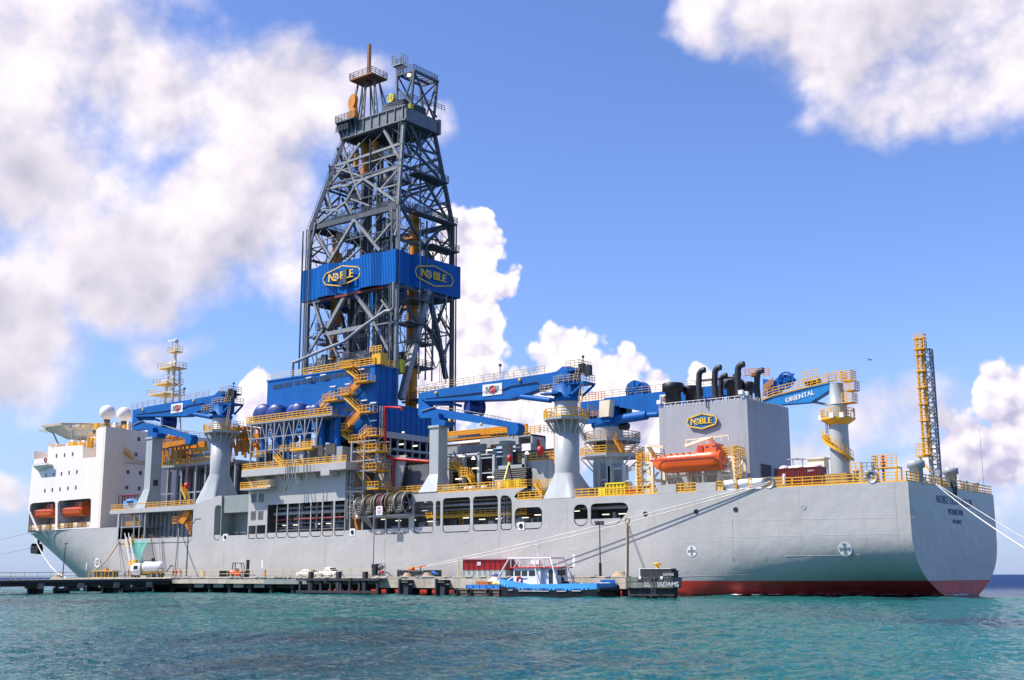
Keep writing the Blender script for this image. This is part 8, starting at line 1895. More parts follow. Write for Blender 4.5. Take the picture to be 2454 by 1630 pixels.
# vacuum tanker, cab towards -x
pos = Vector(VY('M', 1330, 1060, -6)); pos.z = QZ; rz = R(30)
t = thing('tanker_truck', 'white tanker truck with yellow underside parked at the foot of the gangway', 'truck', pos)
g = MB(); g.lathe((-1.3, 0, 2.15), [(.02, 0), (.8, .02), (1.05, .2), (1.12, .5), (1.12, 3.6), (1.05, 3.95), (.8, 4.15), (.02, 4.2)], 22, axis=(1, 0, 0)); local(t, g, pos, rz).build('tank', WHITE2, t)
g = MB(); g.box(-1.2, 2.7, -.75, .75, .85, 1.25); local(t, g, pos, rz).build('tank_saddle', YEL, t)
g = MB(); body_loft(g, [(-3.6, 1.0, .7, 1.5, .05), (-3.5, 1.1, .6, 2.5, .1), (-2.6, 1.12, .6, 2.95, .1), (-1.6, 1.12, .6, 2.9, .1)]); local(t, g, pos, rz).build('cab', WHITE2, t)
g = MB(); g.box(-2.9, -2.1, -1.14, -1.11, 1.75, 2.5); local(t, g, pos, rz).build('side_window', GLASS, t); g = MB(); g.box(-3.6, 3.0, -.5, .5, .55, .9); local(t, g, pos, rz).build('chassis', BLACK, t)
g = MB(); g.sphere((.6, 0, 3.6), .42, 10); g.path([(-1.6, -.9, 2.4), (-1.3, -.9, 3.3), (-.3, -.5, 3.5), (1.6, -.4, 3.35)], .06, 6); local(t, g, pos, rz).build('valve_gear', BLACK, t)
for x in (-2.9, .9, 2.1):
    for s_ in (-1, 1): wheel(t, pos, rz, x, s_*.95, .48, .32)
g = MB(); g.path([(1.9, -1.0, 1.2), (2.3, -1.1, 1.9), (3.2, -1.1, 1.9), (3.6, -1.1, 1.2)], .08, 6); g.bar((3.4, 0, 1.2), (4.6, 0, 2.6), .16); g.bar((4.0, 0, 2.4), (5.3, 0, 2.2), .12); local(t, g, pos, rz).build('hose_boom', STEEL, t)
# power unit with the quick release hook, pump set
a, b = VY('S4', 440, 320, -4.2), VY('S4', 1095, 320, -4.2); mid_ = (a+b)/2; L_ = b.x-a.x
t = thing('power_unit', 'long low black power unit with a blue pipe end on the quay edge', 'power unit', (mid_.x, -4.2, QZ))
g = MB(); g.box(a.x, b.x, -4.8, -3.2, QZ, QZ+1.2); g.box(a.x-.3, a.x-.2, -4.7, -4.6, QZ, QZ+1.3); g.box(a.x-.3, a.x+.5, -4.7, -4.6, QZ+1.25, QZ+1.33); g.build('housing', BLACK, t)
g = MB(); x = a.x+L_*.30; g.bar((x, -4.86, QZ+.4), (x+3.2, -4.86, QZ+.4), .1); g.bar((x, -4.86, QZ+1.1), (x+3.2, -4.86, QZ+1.1), .1); g.bar((x, -4.86, QZ+.4), (x, -4.86, QZ+1.1), .1); g.bar((x+3.2, -4.86, QZ+.4), (x+3.2, -4.86, QZ+1.1), .1); g.build('panel_frame', mat('grey_green_panel', (.20, .23, .2), .6), t)
g = MB(); g.tube((b.x-.6, -4.8, QZ+.9), (b.x+.5, -5.0, QZ+.6), .22, n=10); g.tube((b.x+.5, -5.0, QZ+.6), (b.x+1.0, -5.0, QZ+.6), .12, n=8); g.build('pipe_end', BLUE, t)
g = MB(); g.path([(x+.2, -5.0, QZ+.1), (x+1.2, -5.0, QZ+.7), (x+2.4, -5.0, QZ+.8)], .09, 6); g.build('hose', BLACK, t)
t = thing('mooring_hook', 'orange quick release mooring hook on top of the black power unit, holding the white ropes', 'mooring hook', (h0.x-1.0, -3.4, QZ+1.2))
g = MB(); e_ = (f0-h0).normalized(); g.bar(h0-Vector((.5, 0, .1)), h0+e_*2.4, .20, .3); g.box(h0.x-1.0, h0.x-.3, -3.8, -3.0, QZ+1.2, h0.z+.05); g.build('hook_arm', mat('hook_orange', (.80, .12, .02), .4), t)
g = MB(); g.box(h0.x-1.1, h0.x-.2, -3.7, -3.1, h0.z+.05, h0.z+.3); g.build('hook_head', YEL, t); g = MB(); p_ = h0+e_*1.3; g.bar((p_.x, -3.4, QZ+1.2), p_, .14); g.build('support', BLACK, t)
p = VY('S4', 70, 320, -9)
t = thing('pump_set', 'small black and white engine pump set with a curved hose beside the slim lamp post', 'pump', (p.x, -9, QZ))
g = MB(); g.box(p.x-1.4, p.x+.7, -9.6, -8.4, QZ+.35, QZ+.55); g.box(p.x-1.4, p.x-.5, -9.5, -8.5, QZ+.55, QZ+2.2); g.path([(p.x-.4, -9.6, QZ+.5), (p.x-.1, -9.6, QZ+2.3), (p.x+.65, -9.6, QZ+2.3), (p.x+.65, -9.6, QZ+.5)], .06, 5); g.path([(p.x-.4, -8.4, QZ+.5), (p.x-.1, -8.4, QZ+2.3), (p.x+.65, -8.4, QZ+2.3), (p.x+.65, -8.4, QZ+.5)], .06, 5); g.build('frame', BLACK, t)
g = MB(); g.lathe((p.x+.2, -9.3, QZ+1.7), [(.02, 0), (.36, .1), (.42, .5), (.3, .9), (.02, .95)], 14, axis=(0, 1, 0)); g.box(p.x-.3, p.x+.5, -9.2, -8.6, QZ+.6, QZ+1.2); g.build('engine', STEELL, t)
for dx_ in (-1.0, .3): g = MB(); g.lathe((p.x+dx_, -9.65, QZ+.22), [(.02, 0), (.22, 0), (.22, .16), (.02, .16)], 12, axis=(0, 1, 0)); g.build('wheel', RUBBER, t)
g = MB(); g.tube((p.x+.8, -9.4, QZ+.9), (p.x+1.2, -9.4, QZ+.9), .26, n=10); g.build('flange', REDP, t); g = MB(); g.path([(p.x+1.2, -9.4, QZ+.9), (p.x+2.2, -9.4, QZ+.85), (p.x+3.0, -9.5, QZ+.35), (p.x+3.8, -9.6, QZ+.1)], .10, 6); g.build('hose', BLACK, t)
# red and white shed
pos = Vector(VY('T', 760, 755, -6)); pos.z = QZ; rz = R(26)
t = thing('quay_shed', 'red and white panelled shed on the quay behind the tug', 'shed', pos)
g = MB(); g.box(-3.6, 3.2, 0, 5.5, .8+.35, 2.75); local(t, g, pos, rz).build('upper_wall', mat('red_panel', (.42, .015, .015), .45, var=.15), t)
g = MB(); g.box(-3.55, 3.15, .05, 5.45, 0, 1.14); local(t, g, pos, rz).build('lower_wall', mat('pale_green_panel', (.55, .62, .56), .5, var=.1), t)
g = MB()
for k in range(9): x = -3.6+k*.85; g.box(x-.025, x+.025, -.05, 0, 0, 2.75)
for k in range(6): y = .2+k*1.0; g.box(3.2, 3.25, y-.025, y+.025, 0, 2.75)
local(t, g, pos, rz).build('panel_joint', BLACK, t); g = MB(); g.box(-3.75, 3.35, -.15, 5.65, 2.75, 2.88); local(t, g, pos, rz).build('roof', mat('pinkish_roof', (.62, .40, .38), .5), t); g = MB(); g.box(-1.35, -.75, -.07, -.04, 1.85, 2.4); local(t, g, pos, rz).build('notice', WHITE2, t)
# yellow skips and crates near the bow
a, b = VY('M', 190, 1070, -8.5), VY('M', 590, 1070, -8.5); t = thing('generator_skid', 'black generator skid in a yellow frame before the bow', 'generator', (a.x, -8, QZ))
g = MB(); g.box(a.x+.4, b.x-.4, -8.4, -7, QZ+.25, QZ+1.35); g.build('housing', BLACK, t); g = MB()
for k in range(6): x = a.x+(b.x-a.x)*k/5; g.bar((x, -8.5, QZ), (x, -8.5, QZ+1.5), .12)
for z in (.15, 1.5): g.bar((a.x, -8.5, QZ+z), (b.x, -8.5, QZ+z), .16)
g.box(a.x, b.x, -8.4, -7, QZ+1.42, QZ+1.55); g.build('frame', YEL, t)
p = VY('M', 460, 920, -7.5); g = MB(); g.box(p.x-.5, p.x+.5, -7.9, -7.2, QZ+1.56, QZ+1.95); tag(g.build('tool_box', mat('amber_paint', (0,0,0))), 'amber tool box lying on the black generator skid', 'tool box')
p = VY('S2', 1370, 335, -8.5); t = thing('pallet_chair', 'pale timber crate leaning back on the quay between the dark lamp post and the forklift', 'crate', (p.x, -8.5, QZ)); g = MB()
for k in range(5): z = QZ+.1+k*.28; g.bar((p.x-.6-k*.05, -8.5, z), (p.x+.5-k*.05, -8.5, z), .06, .22)
g.build('crate_slats', mat('pale_timber', (.55, .42, .22), .8, var=.2), t); g = MB(); [g.bar((p.x+s_, -8.45, QZ), (p.x+s_-.25, -8.3, QZ+1.4), .12) for s_ in (-.6, 0, .5)]; g.bar((p.x+.6, -8.5, QZ+.15), (p.x+1.7, -8.5, QZ+.3), .12, .2); g.build('crate_posts', mat('pale_timber', (0,0,0)), t)
# gangway, net and rope ladder at the forward opening
a, b = VY('M', 905, 235, -.4), VY('M', 1010, 880, -5.0); t = thing('gangway', 'steep white and yellow gangway from the forward opening down to the quay', 'gangway', b)
g = MB(); w = Vector((.9, 0, 0))
for e_ in (-1, 1):
    g.bar(a+w*e_*.75, b+w*e_*.75, .14, .24); g.bar(a+w*e_*.75+Vector((0, -.5, .9)), b+w*e_*.75+Vector((0, -.5, .9)), .09)
    for k in range(9): c = a.lerp(b, k/8)+w*e_*.75; g.bar(c, c+Vector((0, -.5, .9)), .08)
g.build('side_rail', WHITE2, t); g = MB(); n = 26
for k in range(n): c = a.lerp(b, (k+.5)/n); g.box(c.x-.6, c.x+.6, c.y-.12, c.y+.12, c.z-.03, c.z+.03)
g.build('tread', STEELL, t)
for y in (340, 750): p = VY('M', 925 if y < 500 else 1005, y, -.6 if y < 500 else -4.4); g = MB(); g.box(p.x-1.2, p.x+1.2, p.y-.3, p.y+.3, p.z-.7, p.z+.6); g.build('platform_bracket', YEL, t)
# safety net
n, m_ = 14, 16; tl, tr, bt = VY('M', 1000, 275, -.35), VY('M', 1330, 285, -.3), VY('M', 1115, 780, -3.2)
g = MB(); vs = []
for i in range(m_+1):
    v_ = i/m_
    for j in range(n+1):
        u = j/n; top_ = tl.lerp(tr, u)+Vector((0, 0, -.5*math.sin(u*math.pi*2)**2)); wgt = v_**1.0; p = top_.lerp(bt+Vector(((u-.5)*1.6*(1-.2), 0, (0 if u < .6 else (u-.6)*3.0))), wgt); p += Vector((0, -.35*math.sin(v_*math.pi)+.12*math.sin(u*19+v_*3), 0)); vs.append(p)
g.add(vs, [(i*(n+1)+j, i*(n+1)+j+1, (i+1)*(n+1)+j+1, (i+1)*(n+1)+j) for i in range(m_) for j in range(n)], True)
net = bpy.data.materials.new('green_net'); net.use_nodes = True; tt = net.node_tree; bb = tt.nodes['Principled BSDF']; bb.inputs['Base Color'].default_value = (.05, .42, .33, 1); bb.inputs['Roughness'].default_value = .9
tcn = tt.nodes.new('ShaderNodeNewGeometry'); s1 = tt.nodes.new('ShaderNodeTexNoise'); s1.inputs['Scale'].default_value = 9; tt.links.new(tcn.outputs['Position'], s1.inputs['Vector']); mm = tt.nodes.new('ShaderNodeMapRange'); mm.inputs[1].default_value = .35; mm.inputs[2].default_value = .65; mm.inputs[3].default_value = .25; mm.inputs[4].default_value = .75; tt.links.new(s1.outputs[0], mm.inputs[0]); tt.links.new(mm.outputs[0], bb.inputs['Alpha'])
tag(g.build('safety_net', net), 'green safety net hanging from the forward opening beside the gangway', 'net')
a, b = VY('M', 1560, 245, -.25), VY('M', 1570, 790, -.6); g = MB(); g.ladder(b, a, .75, (1, 0, 0), .32, .06); tag(g.build('rope_ladder', mat('pale_rope_ladder', (.35, .31, .27), .8)), 'rope ladder with wooden rungs hanging on the grey hull above the tanker truck', 'rope ladder')
rope('dark rope end dangling between the net and the rope ladder', VY('M', 1370, 260, -.3), VY('M', 1435, 670, -.5), .09, STEEL, .15, nm='rope_end')

# ------------------------------------------------------------------ the blue and white tug
TY0, TY1 = -17.4, -11.9; Tp = lambda x, y, yy=TY0: VY('T', x, y, yy); Up = lambda x, y, yy=TY0: VY('U', x, y, yy)
xs0, xs1 = Tp(1104, 900, (TY0+TY1)/2).x, Up(1160, 1000).x
tug = thing('tug_boat', 'light blue and black tug with a white wheelhouse and red roof moored at the quay', 'tug', ((xs0+xs1)/2, (TY0+TY1)/2, 0))
zsh = lambda x: None
def sheer(c_list, x):
    pts = c_list
    for (a, b) in zip(pts, pts[1:]):
        if a[0] <= x <= b[0]: return a[1]+(b[1]-a[1])*(x-a[0])/(b[0]-a[0])
    return pts[0][1] if x < pts[0][0] else pts[-1][1]
topl = [(p.x, p.z) for p in (Tp(1112, 770, -14.6), Tp(1290, 832), Tp(1480, 870), Tp(1600, 880), Tp(1700, 912), Tp(2360, 905), Up(700, 890), Up(1100, 890))]
midl = [(p.x, p.z) for p in (Tp(1115, 925, -14.6), Tp(1200, 975), Tp(1300, 1000), Tp(1500, 1030), Tp(2360, 1040), Up(700, 1050), Up(1150, 1015))]
def tug_half(x):
    u = (x-xs0)/(xs1-xs0); return (TY1-TY0)/2*(min(1, max(0.02, u/.16))**.5 if u < .16 else 1.0)*(1-.10*max(0, (u-.8)/.2)**2)
cyT = (TY0+TY1)/2
def tug_loft(zf0, zf1, f0, f1):
    g = MB(); n = 26; vs = []
    for i in range(n):
        x = xs0+(xs1-xs0)*i/(n-1); h = tug_half(x)
        for zf, f in ((zf0, f0), (zf1, f1)):
            z = zf(x); rake = (.5 if i == 0 else 0); vs += [(x, cyT-h*f, z), (x, cyT+h*f, z)]
    for i in range(n-1):
        a, b = i*4, (i+1)*4
        g.add([vs[a], vs[b], vs[b+2], vs[a+2]], [(0, 1, 2, 3)], True); g.add([vs[a+1], vs[b+1], vs[b+3], vs[a+3]], [(3, 2, 1, 0)], True)
    e_ = (n-1)*4; g.add([vs[e_], vs[e_+1], vs[e_+3], vs[e_+2]], [(0, 1, 2, 3)]); g.add([vs[0], vs[1], vs[3], vs[2]], [(3, 2, 1, 0)]); return g
TB = mat('light_blue_tug_paint', (.07, .36, .78), .35, var=.08)
tug_loft(lambda x: -1.2, lambda x: sheer(midl, x), .90, 1.0).build('hull', mat('black_tug_hull', (.009, .010, .013), .5, var=.5, streak=.2), tug)
tug_loft(lambda x: sheer(midl, x)+.004, lambda x: sheer(topl, x), 1.003, 1.0).build('bulwark', TB, tug)
g = MB(); g.prism([(xs0+(xs1-xs0)*i/14, cyT-tug_half(xs0+(xs1-xs0)*i/14)*.97, 1.25) for i in range(15)]+[(xs1-(xs1-xs0)*i/14, cyT+tug_half(xs1-(xs1-xs0)*i/14)*.97, 1.25) for i in range(15)], (0, 0, -.1)); g.build('deck', mat('blue_deck', (.02, .09, .28), .6), tug)
for k in range(24):
    x = xs0+1.6+k*(xs1-xs0-2.2)/24; z = sheer(midl, x); g = MB(); y = cyT-tug_half(x); w = .07 if k % 4 else .4; g.box(x-w, x+w, y-.06, y+.05, z+.02, z+.24); g.build('freeing_port', BLACK if k % 4 else mat('dark_blue_panel', (.01, .05, .22), .5), tug)
for l, r__, y in ((1250, 1350, 1040), (1480, 2130, 1062), (2310, 2361+140, 1066)): a, b = Tp(l, y, TY0-.12), Tp(r__, y+8, TY0-.12); g = MB(); g.tube((a.x, TY0-.05, a.z), (b.x, TY0-.05, a.z), .09, n=6); g.build('fender_bar', STEELL, tug)
for c, l, r__, y in (('U', 310, 465, 1066), ('U', 630, 830, 1060)): a, b = VY(c, l, y, TY0-.12), VY(c, r__, y, TY0-.12); g = MB(); g.tube((a.x, TY0-.05, a.z), (b.x, TY0-.05, a.z), .09, n=6); g.build('fender_bar', STEELL, tug)
g = MB(); b_ = Up(1160, 1000); g.tube((xs1+.15, TY0+.3, sheer(midl, xs1)-.1), (xs1+.15, TY1-.2, sheer(midl, xs1)-.1), .28, n=8); g.build('stern_fender', RUBBER, tug)
g = MB(); g.box(xs1-2.6, xs1-.3, TY1-.5, TY1-.3, 1.2, 2.3); g.build('stern_bulwark', BLUE, tug)
for x, y in ((1390, 930), (1190, 950)):
    p = Up(x, y, TY1-.8); g = MB(); g.tube((xs1-.8-(.9 if x < 1300 else 0), TY1-1.4, 1.25), (xs1-.8-(.9 if x < 1300 else 0), TY1-1.4, 2.0), .14, n=8); g.bar((xs1-1.2-(.9 if x < 1300 else 0), TY1-1.4, 1.85), (xs1-.4-(.9 if x < 1300 else 0), TY1-1.4, 1.85), .16); g.build('bitts', WHITE2, tug)
p = Tp(1205, 870, TY0-.03); g = MB(); g.box(p.x-.5, p.x+.5, p.y+.35, p.y+.75, p.z-.22, p.z+.22); g.build('name_board', WHITE2, tug)
# wheelhouse
wy0, wy1 = -16.4, -13.0; Wp = lambda x, y: VY('T', x, y, wy0)
wx0, wx1 = Wp(1368, 700).x, Wp(1952, 700).x; wz = Wp(1650, 560).z; wx2 = wx1+1.0
wh = bpy.data.objects.new('wheelhouse', None); COL.objects.link(wh); wh.parent = tug; wh.location = Vector(((wx0+wx1)/2, -14.7, 1.25))-tug.location
g = MB(); g.box(wx0, wx1, wy0, wy1, 1.25, wz); g.box(wx1, wx2+1.2, wy0+.6, wy1, 1.25, wz-.05); g.build('wall', WHITE2, wh)
g = MB(); g.box(wx0-.5, wx1+.15, wy0-.25, wy1+.2, wz, wz+.16); g.box(wx1+.15, wx2+2.0, wy0+.2, wy1+.2, wz-.02, wz+.14); g.build('roof', mat('tug_roof_red', (.62, .035, .02), .4), wh)
for l, r__ in ((1395, 1522), (1548, 1664), (1703, 1836)): a, b = Wp(l, 730), Wp(r__, 612); g = MB(); g.box(a.x, b.x, wy0-.03, wy0, a.z, b.z); g.build('window', GLASS, wh)
g = MB(); g.box(wx2, wx2+.7, wy0+.57, wy0+.6, 1.8, wz-.2); g.build('door', GLASS, wh); g = MB(); g.box(wx2+1.2, wx2+1.23, wy0+1.0, wy1-.5, wz-1.0, wz-.25); g.build('window', GLASS, wh)
p = Wp(1500, 815); g = MB(); g.path([(p.x+.42*math.cos(a), wy0-.08, p.z+.42*math.sin(a)) for a in np.linspace(0, 2*math.pi, 15)[:-1]], .11, 6, True); g.build('life_ring', REDP, wh)
a = Wp(1615, 790); g = MB(); g.box(a.x-.45, a.x+.45, wy0-.03, wy0, a.z-.08, a.z+.08); g.build('name_stripe', BLUE, wh)
g = MB(); a = Wp(1740, 440); g.box(a.x-.7, a.x+.7, -15.4, -15.0, wz+.55, a.z+.35); [g.bar((a.x+s_, -15.2, wz+.1), (a.x+s_, -15.2, wz+.6), .08) for s_ in (-.6, 0, .6)]; g.build('light_board', WHITE2, wh)
# white pipe cage over the wheelhouse and mast
zc = Tp(1660, 348, -15).z; xa, xb = Tp(1390, 350, -15).x, Up(290, 360, -15).x
g = MB()
for y in (TY0+.5, TY1-.6):
    fx = Tp(1165, 760, y).x if y < -15 else xs0+1.6
    g.path([(xs0+.9, y, 2.2), (xa, y+(.6 if y < -15 else -.6), zc), (xb, y+(.6 if y < -15 else -.6), zc), (xb+1.6, y, 1.6)], .11, 7)
    xm_ = xa+(xb-xa)*.62; g.path([(xm_, y+(.6 if y < -15 else -.6), zc), (xm_+1.0, y, 1.6)], .10, 7)
    for fx_ in (.05, .27, .48, .86): x = xa+(xb-xa)*fx_; g.tube((x, y+(.6 if y < -15 else -.6), wz+.1), (x, y+(.6 if y < -15 else -.6), zc), .06, n=6)
    g.tube((xa+.9, y+(.6 if y < -15 else -.6), wz+.1), (xa+1.9, y+(.6 if y < -15 else -.6), zc), .07, n=6)
    g.tube((xs0+2.2, y, 1.9), (wx0+.1, y+.8 if y < -15 else y-.5, wz-1.0), .07, n=6)
g.bar((xa, TY0+1.1, zc), (xa, TY1-1.2, zc), .2); g.bar((xb, TY0+1.1, zc), (xb, TY1-1.2, zc), .2); g.build('pipe_cage', WHITE2, tug)
p = Tp(1918, 345, -14.7); t_ = Tp(1925, -100, -14.7); g = MB()
for s_ in (-.16, .16): g.bar((p.x+s_, -14.7, wz+.1), (p.x+s_*.5, -14.7, t_.z-.8), .08)
g.bar((p.x, -14.5, wz+.1), (p.x, -14.7, t_.z), .07)
for k in range(9): z = wz+.6+k*(t_.z-wz-1.5)/9; g.bar((p.x-.15, -14.7, z), (p.x+.15, -14.7, z), .05)
for z, w in ((t_.z-1.2, .25), (t_.z-2.4, .85), (t_.z-3.0, .7), (t_.z-3.9, .5)): g.bar((p.x-w, -14.7, z), (p.x+w, -14.7, z), .06); [g.box(p.x+s_*w-.07, p.x+s_*w+.07, -14.78, -14.62, z, z+.3) for s_ in (-1, 1)]
g.build('mast', mat('pale_mast_paint', (.62, .62, .63), .5), tug)
for s_ in (0, .9): g = MB(); x = wx2+2.6+s_; g.ladder((x+.5, wy0+.4, 1.3), (x-.2, wy0+.6, wz+.2), .4, (0, 1, 0), .3, .05); 
g.build('ladder', WHITE2, tug)
g = MB(); x = Up(560, 850, -14).x; g.box(x-.6, x+.5, -14.5, -13.6, 1.25, 2.1); g.build('winch', BLACK, tug); g = MB(); x = Up(850, 860, -14.5).x; g.sphere((x, -14.5, 1.6), .45, 10, .7); g.build('tow_gear', YELG, tug)
for c_ in (Up(1690, 930, TY1-.4),): g = MB(); [g.path([(xs1+.1+.12*k, TY1-.5-.1*k+.35*math.cos(a), 1.15+.45*math.sin(a)) for a in np.linspace(0, 2*math.pi, 13)[:-1]], .14, 6, True) for k in range(2)]; g.build('tyre_fender', RUBBER, tug)
g = MB(); g.path([(xs0+.2, cyT-.3+.1, 1.2+.55*math.cos(a)) if False else (xs0+.1, cyT-.2+.5*math.cos(a), 1.35+.5*math.sin(a)) for a in np.linspace(0, 2*math.pi, 13)[:-1]], .2, 6, True); g.build('bow_fender', RUBBER, tug)
# flat work barge
by0, by1 = -16.6, -12.2; Bp = lambda x, y: VY('T', x, y, by0); bx0, bx1 = Bp(110, 1050).x, Bp(1060, 1050).x
bar_ = thing('work_barge', 'rusty brown flat work barge with tyres and a blue coaming moored ahead of the tug', 'barge', ((bx0+bx1)/2, (by0+by1)/2, 0)); zd = Bp(600, 1030).z
g = MB(); g.prism([(bx0+.9, by0, -1), (bx1, by0, -1), (bx1, by0, zd), (bx0, by0, zd), (bx0+.1, by0, zd-.5)], (0, by1-by0, 0)); g.build('hull', mat('rusty_brown_hull', (.11, .055, .035), .7, var=.5, streak=.4, rust=.5), bar_)
g = MB(); g.box(bx0-.1, bx1+.1, by0-.12, by1+.1, zd, zd+.14); g.box(bx0+.2, bx1, by0-.08, by0, zd-.42, zd-.3); g.build('rubbing_strake', mat('grey_strake', (.20, .18, .16), .7), bar_)
c0_, c1_ = Bp(310, 970).x, bx1; zc_ = Bp(600, 922).z; g = MB(); g.box(c0_, c1_, by0+.3, by0+.42, zd+.14, zc_); g.box(c0_, c0_+.12, by0+.42, by1-.4, zd+.14, zc_); g.box(c0_, c1_, by1-.5, by1-.4, zd+.14, zc_)
for k in range(6): x = c0_+(c1_-c0_)*k/5.2; g.box(x, x+.08, by0+.2, by0+.3, zd+.14, zc_)
g.build('coaming', mat('mid_blue_coaming', (.03, .20, .55), .45, var=.1), bar_)
for x in (140, 430, 845): p = Bp(x, 1085); g = MB(); g.path([(p.x+.36*math.cos(a), by0-.2, zd-.35+.46*math.sin(a)) for a in np.linspace(0, 2*math.pi, 15)[:-1]], .15, 7, True); g.build('tyre_fender', RUBBER, bar_)
p, s_ = Bp(515, 910), Bp(760, 850); t = thing('orange_crate', 'orange slatted crate on the blue coaming of the work barge', 'crate', ((p.x+s_.x)/2, by0+1, zc_))
g = MB(); g.box(p.x, s_.x, by0+.5, by0+1.7, zd+.3, s_.z); g.build('crate_box', mat('crate_orange', (.70, .22, .05), .6), t); g = MB(); [g.box(p.x+k*(s_.x-p.x)/7-.03, p.x+k*(s_.x-p.x)/7+.03, by0+.44, by0+.5, zd+.3, s_.z+.02) for k in range(8)]; g.build('crate_slats', mat('crate_slat', (.50, .12, .02), .6), t)
p = Bp(690, 740); g = MB(); base = [(p.x-1.5, by0+1.8, zc_-.1), (p.x+1.9, by0+1.8, zc_-.1), (p.x+1.9, by1-.8, zc_-.1), (p.x-1.5, by1-.8, zc_-.1)]
apx = [(p.x-.2, by0+2.6, p.z), (p.x+.5, by1-1.6, p.z-.2)]; g.add(base+apx, [(0, 1, 4), (1, 2, 5, 4), (2, 3, 5), (3, 0, 4, 5), (3, 2, 1, 0)]); tag(g.build('canvas_cover', mat('cream_canvas', (.70, .63, .54), .9, bump=.15, bscale=1.5)), 'cream canvas cover peaked over cargo on the work barge', 'canvas cover')
p = Bp(880, 880); g = MB(); g.path([(p.x-.8+k*.35, by0+1.0+.25*math.sin(k*1.9), zc_+.12+.1*math.cos(k*2.3)) for k in range(11)], .16, 6); tag(g.build('yellow_hose', YELG), 'yellow hose heaped along the edge of the work barge', 'hose')
a, b = VY('T', 880, 745, -13.2), VY('T', 1085, 695, -13.2); g = MB(); g.prism([(a.x, -13.6, a.z), (b.x-.3, -13.6, a.z), (b.x, -12.8, b.z), (a.x+.4, -12.8, b.z)], (0, .06, .05)); g.bar((a.x+.3, -13.3, zc_), (a.x+.3, -13.3, a.z), .08); g.bar((b.x-.5, -13.3, zc_), (b.x-.5, -13.3, a.z), .08); tag(g.build('awning', mat('navy_awning', (.012, .03, .14), .7)), 'tilted navy blue awning board at the bow of the tug', 'awning')

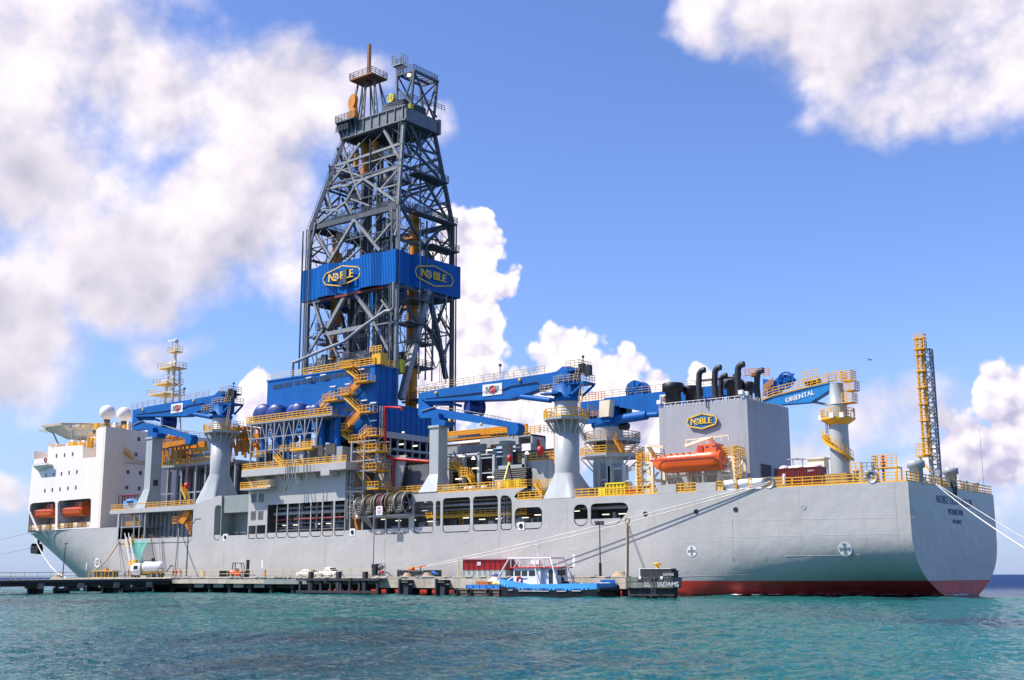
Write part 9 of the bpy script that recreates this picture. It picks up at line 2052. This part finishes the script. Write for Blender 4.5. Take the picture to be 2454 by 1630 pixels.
# ------------------------------------------------------------------ people
SKIN = mat('skin', (.30, .16, .10), .6)
def person(label, pos, face, top, legs, hat=None, pose='stand', group='workers'):
    t = thing('person', label, 'person', pos, group)
    J = {'pel': (0, 0, .95), 'chest': (.02, 0, 1.25), 'neck': (.02, 0, 1.47), 'head': (.05, 0, 1.60), 'crown': (.04, 0, 1.72)}
    lean = .18 if pose == 'bend' else 0
    E = [('pel', 'chest'), ('chest', 'neck'), ('neck', 'head'), ('head', 'crown')]; Rd = {'pel': .145, 'chest': .165, 'neck': .06, 'head': .095, 'crown': .07}
    for s_, k in ((-1, 'l'), (1, 'r')):
        J.update({k+'hip': (0, s_*.1, .88), k+'knee': (.04 if k == 'l' else -.02, s_*.11, .48), k+'ank': (0, s_*.12, .09), k+'toe': (.16, s_*.13, .04)})
        if pose == 'point' and k == 'r': arm_ = ((.05, s_*.22, 1.40), (.22, s_*.34, 1.22), (.42, s_*.36, 1.30))
        else: arm_ = ((.0, s_*.21, 1.40), (-.02, s_*.27, 1.13), (.08, s_*.26, .90))
        J.update({k+'sho': arm_[0], k+'elb': arm_[1], k+'wri': arm_[2]})
        wv = Vector(arm_[2]); dv = (wv-Vector(arm_[1])).normalized(); pl = wv+dv*.07; J[k+'palm'] = tuple(pl); Rd[k+'palm'] = .034
        E += [('pel', k+'hip'), (k+'hip', k+'knee'), (k+'knee', k+'ank'), (k+'ank', k+'toe'), ('chest', k+'sho'), (k+'sho', k+'elb'), (k+'elb', k+'wri'), (k+'wri', k+'palm')]
        Rd.update({k+'hip': .095, k+'knee': .07, k+'ank': .045, k+'toe': .035, k+'sho': .07, k+'elb': .045, k+'wri': .03})
        for f, (o, ln) in enumerate(((-.028, .075), (-.010, .085), (.010, .08), (.027, .065))):
            q_ = pl+Vector((o, 0, 0))*1.0+dv*.02; e1 = q_+dv*ln*.6; e2 = e1+dv*ln*.4+Vector((.02, 0, 0)); 
            for nm_, v_ in (('a', q_), ('b', e1), ('c', e2)): J['%sf%d%s' % (k, f, nm_)] = tuple(v_); Rd['%sf%d%s' % (k, f, nm_)] = .010
            E += [(k+'palm', '%sf%da' % (k, f)), ('%sf%da' % (k, f), '%sf%db' % (k, f)), ('%sf%db' % (k, f), '%sf%dc' % (k, f))]
        th = wv+dv*.03+Vector((.045, 0, 0)); J[k+'th'] = tuple(th); J[k+'th2'] = tuple(th+dv*.04+Vector((.01, 0, 0))); Rd[k+'th'] = .012; Rd[k+'th2'] = .010; E += [(k+'wri', k+'th'), (k+'th', k+'th2')]
    names = list(J); c, s = math.cos(face), math.sin(face)
    def W_(p):
        x, y, z = p; x += lean*max(0, z-.9)*1.6; return (pos[0]+x*c-y*s, pos[1]+x*s+y*c, pos[2]+z-lean*max(0, z-.9)*.4)
    me = bpy.data.meshes.new('body'); me.from_pydata([W_(J[n_]) for n_ in names], [(names.index(a), names.index(b)) for a, b in E], [])
    o = bpy.data.objects.new('body', me); COL.objects.link(o)
    md = o.modifiers.new('skin', 'SKIN'); sv = me.skin_vertices[0].data
    for i, n_ in enumerate(names): r_ = Rd.get(n_, .03); sv[i].radius = (r_, r_); sv[i].use_root = (n_ == 'pel')
    sb = o.modifiers.new('sub', 'SUBSURF'); sb.levels = 1; sb.render_levels = 1
    m2 = bpy.data.meshes.new_from_object(o.evaluated_get(bpy.context.evaluated_depsgraph_get())); bpy.data.objects.remove(o)
    m2.materials.clear()
    for x in (legs, top, SKIN): m2.materials.append(x)
    for pl_ in m2.polygons:
        z = sum(m2.vertices[v].co.z for v in pl_.vertices)/len(pl_.vertices)-pos[2]; ctr = sum((m2.vertices[v].co for v in pl_.vertices), Vector())/len(pl_.vertices)-Vector(pos); r_ = math.hypot(ctr.x, ctr.y)
        pl_.material_index = 2 if z > 1.46 else (1 if z > .92 else (2 if (r_ > .21 and z > .72) else 0)); pl_.use_smooth = True
    b = link('body', m2, t)
    g = MB(); hp = Vector(W_((.05, 0, 1.63))); f_ = Vector((c, s, 0)); sd_ = Vector((-s, c, 0))
    for e_ in (-1, 1): g.sphere(hp+f_*.088+sd_*.035*e_+Vector((0, 0, .02)), .012, 6)
    g.sphere(hp+f_*.10+Vector((0, 0, -.015)), .018, 6); g.build('face_features', BLACK, t)
    if hat: g = MB(); g.lathe(hp+Vector((-.01, 0, .04)), [(.135, 0), (.115, .02), (.108, .08), (.07, .125), (.005, .14)], 14); g.build('helmet', hat, t)
    else: g = MB(); g.lathe(hp+Vector((-.02, 0, .0)), [(.10, -.02), (.106, .05), (.08, .10), (.005, .125)], 14); g.build('hair', BLACK, t)
    return t
RW = mat('red_workwear', (.55, .03, .015), .8); DKT = mat('dark_trousers', (.025, .025, .03), .85); ORW = mat('orange_coverall', (.62, .24, .02), .8); WHW = mat('white_shirt', (.75, .74, .73), .8); NVY = mat('navy_coverall', (.012, .018, .045), .85)
Mq = lambda x, yy: VY('M', x, 1060, yy)
for x, yy, lab, pose in ((1812, -8.6, 'worker in a red jacket, first of three standing behind the railing', 'stand'), (1868, -8.4, 'worker in a red jacket, middle one of three behind the railing', 'stand'), (1958, -8.8, 'worker in a red jacket, standing apart beside the dark lamp post', 'bend')):
    p = Mq(x, yy); person(lab, (p.x, yy, QZ), R(-60), RW, DKT, RW if x != 1812 else None, pose)
p = Mq(905, -9); person('worker in an orange coverall standing at the foot of the gangway', (p.x, -9, QZ), R(20), ORW, ORW, None, 'point')
p = Mq(828, -8.5); person('person in a white shirt and dark trousers behind the railing near the gangway', (p.x, -8.5, QZ), R(-20), WHW, DKT, None)
p = VY('U', 445, 890, -15.3); person('person in navy clothes standing on the aft deck of the tug', (p.x, -15.3, 1.25), R(170), NVY, NVY, NVY, 'bend')
for x, yy, lab in ((985, 1.2, 'worker in orange leaning at the top of the gangway'), (1045, 1.6, 'worker in orange behind the first one at the gangway head'), (1195, 1.3, 'worker in orange behind the bulwark above the right edge of the green net'), (1240, 1.8, 'worker in orange next to the one above the green net'), (1335, 1.4, 'worker in orange behind the bulwark midway between net and rope ladder'), (1392, 1.5, 'worker in orange behind the bulwark nearest the rope ladder')):
    p = VY('M', x, 250, yy); person(lab, (p.x, yy, LOWD-.28 if x != 985 else LOWD+.1), R(-90+rr.uniform(-40, 40)), ORW, ORW, WHW if x % 2 else YEL, group='workers on the ship behind the bulwark')

c0 = VY('O', 2085, 863, 20); g = MB()
for s_ in (-1, 1): g.add([c0+Vector((0, 0, 0)), c0+Vector((.12, s_*.1, .02)), c0+Vector((-.05, s_*.55, .22)), c0+Vector((-.2, s_*.95, .08)), c0+Vector((-.12, s_*.45, .14))], [(0, 1, 2, 4), (4, 2, 3)])
g.tube(c0+Vector((-.35, 0, -.02)), c0+Vector((.28, 0, .03)), .03, .07, n=8); g.sphere(c0+Vector((.3, 0, .05)), .06, 8)
tag(g.build('sea_bird', DKT), 'small dark sea bird gliding in the sky left of the stern lattice mast', 'bird')
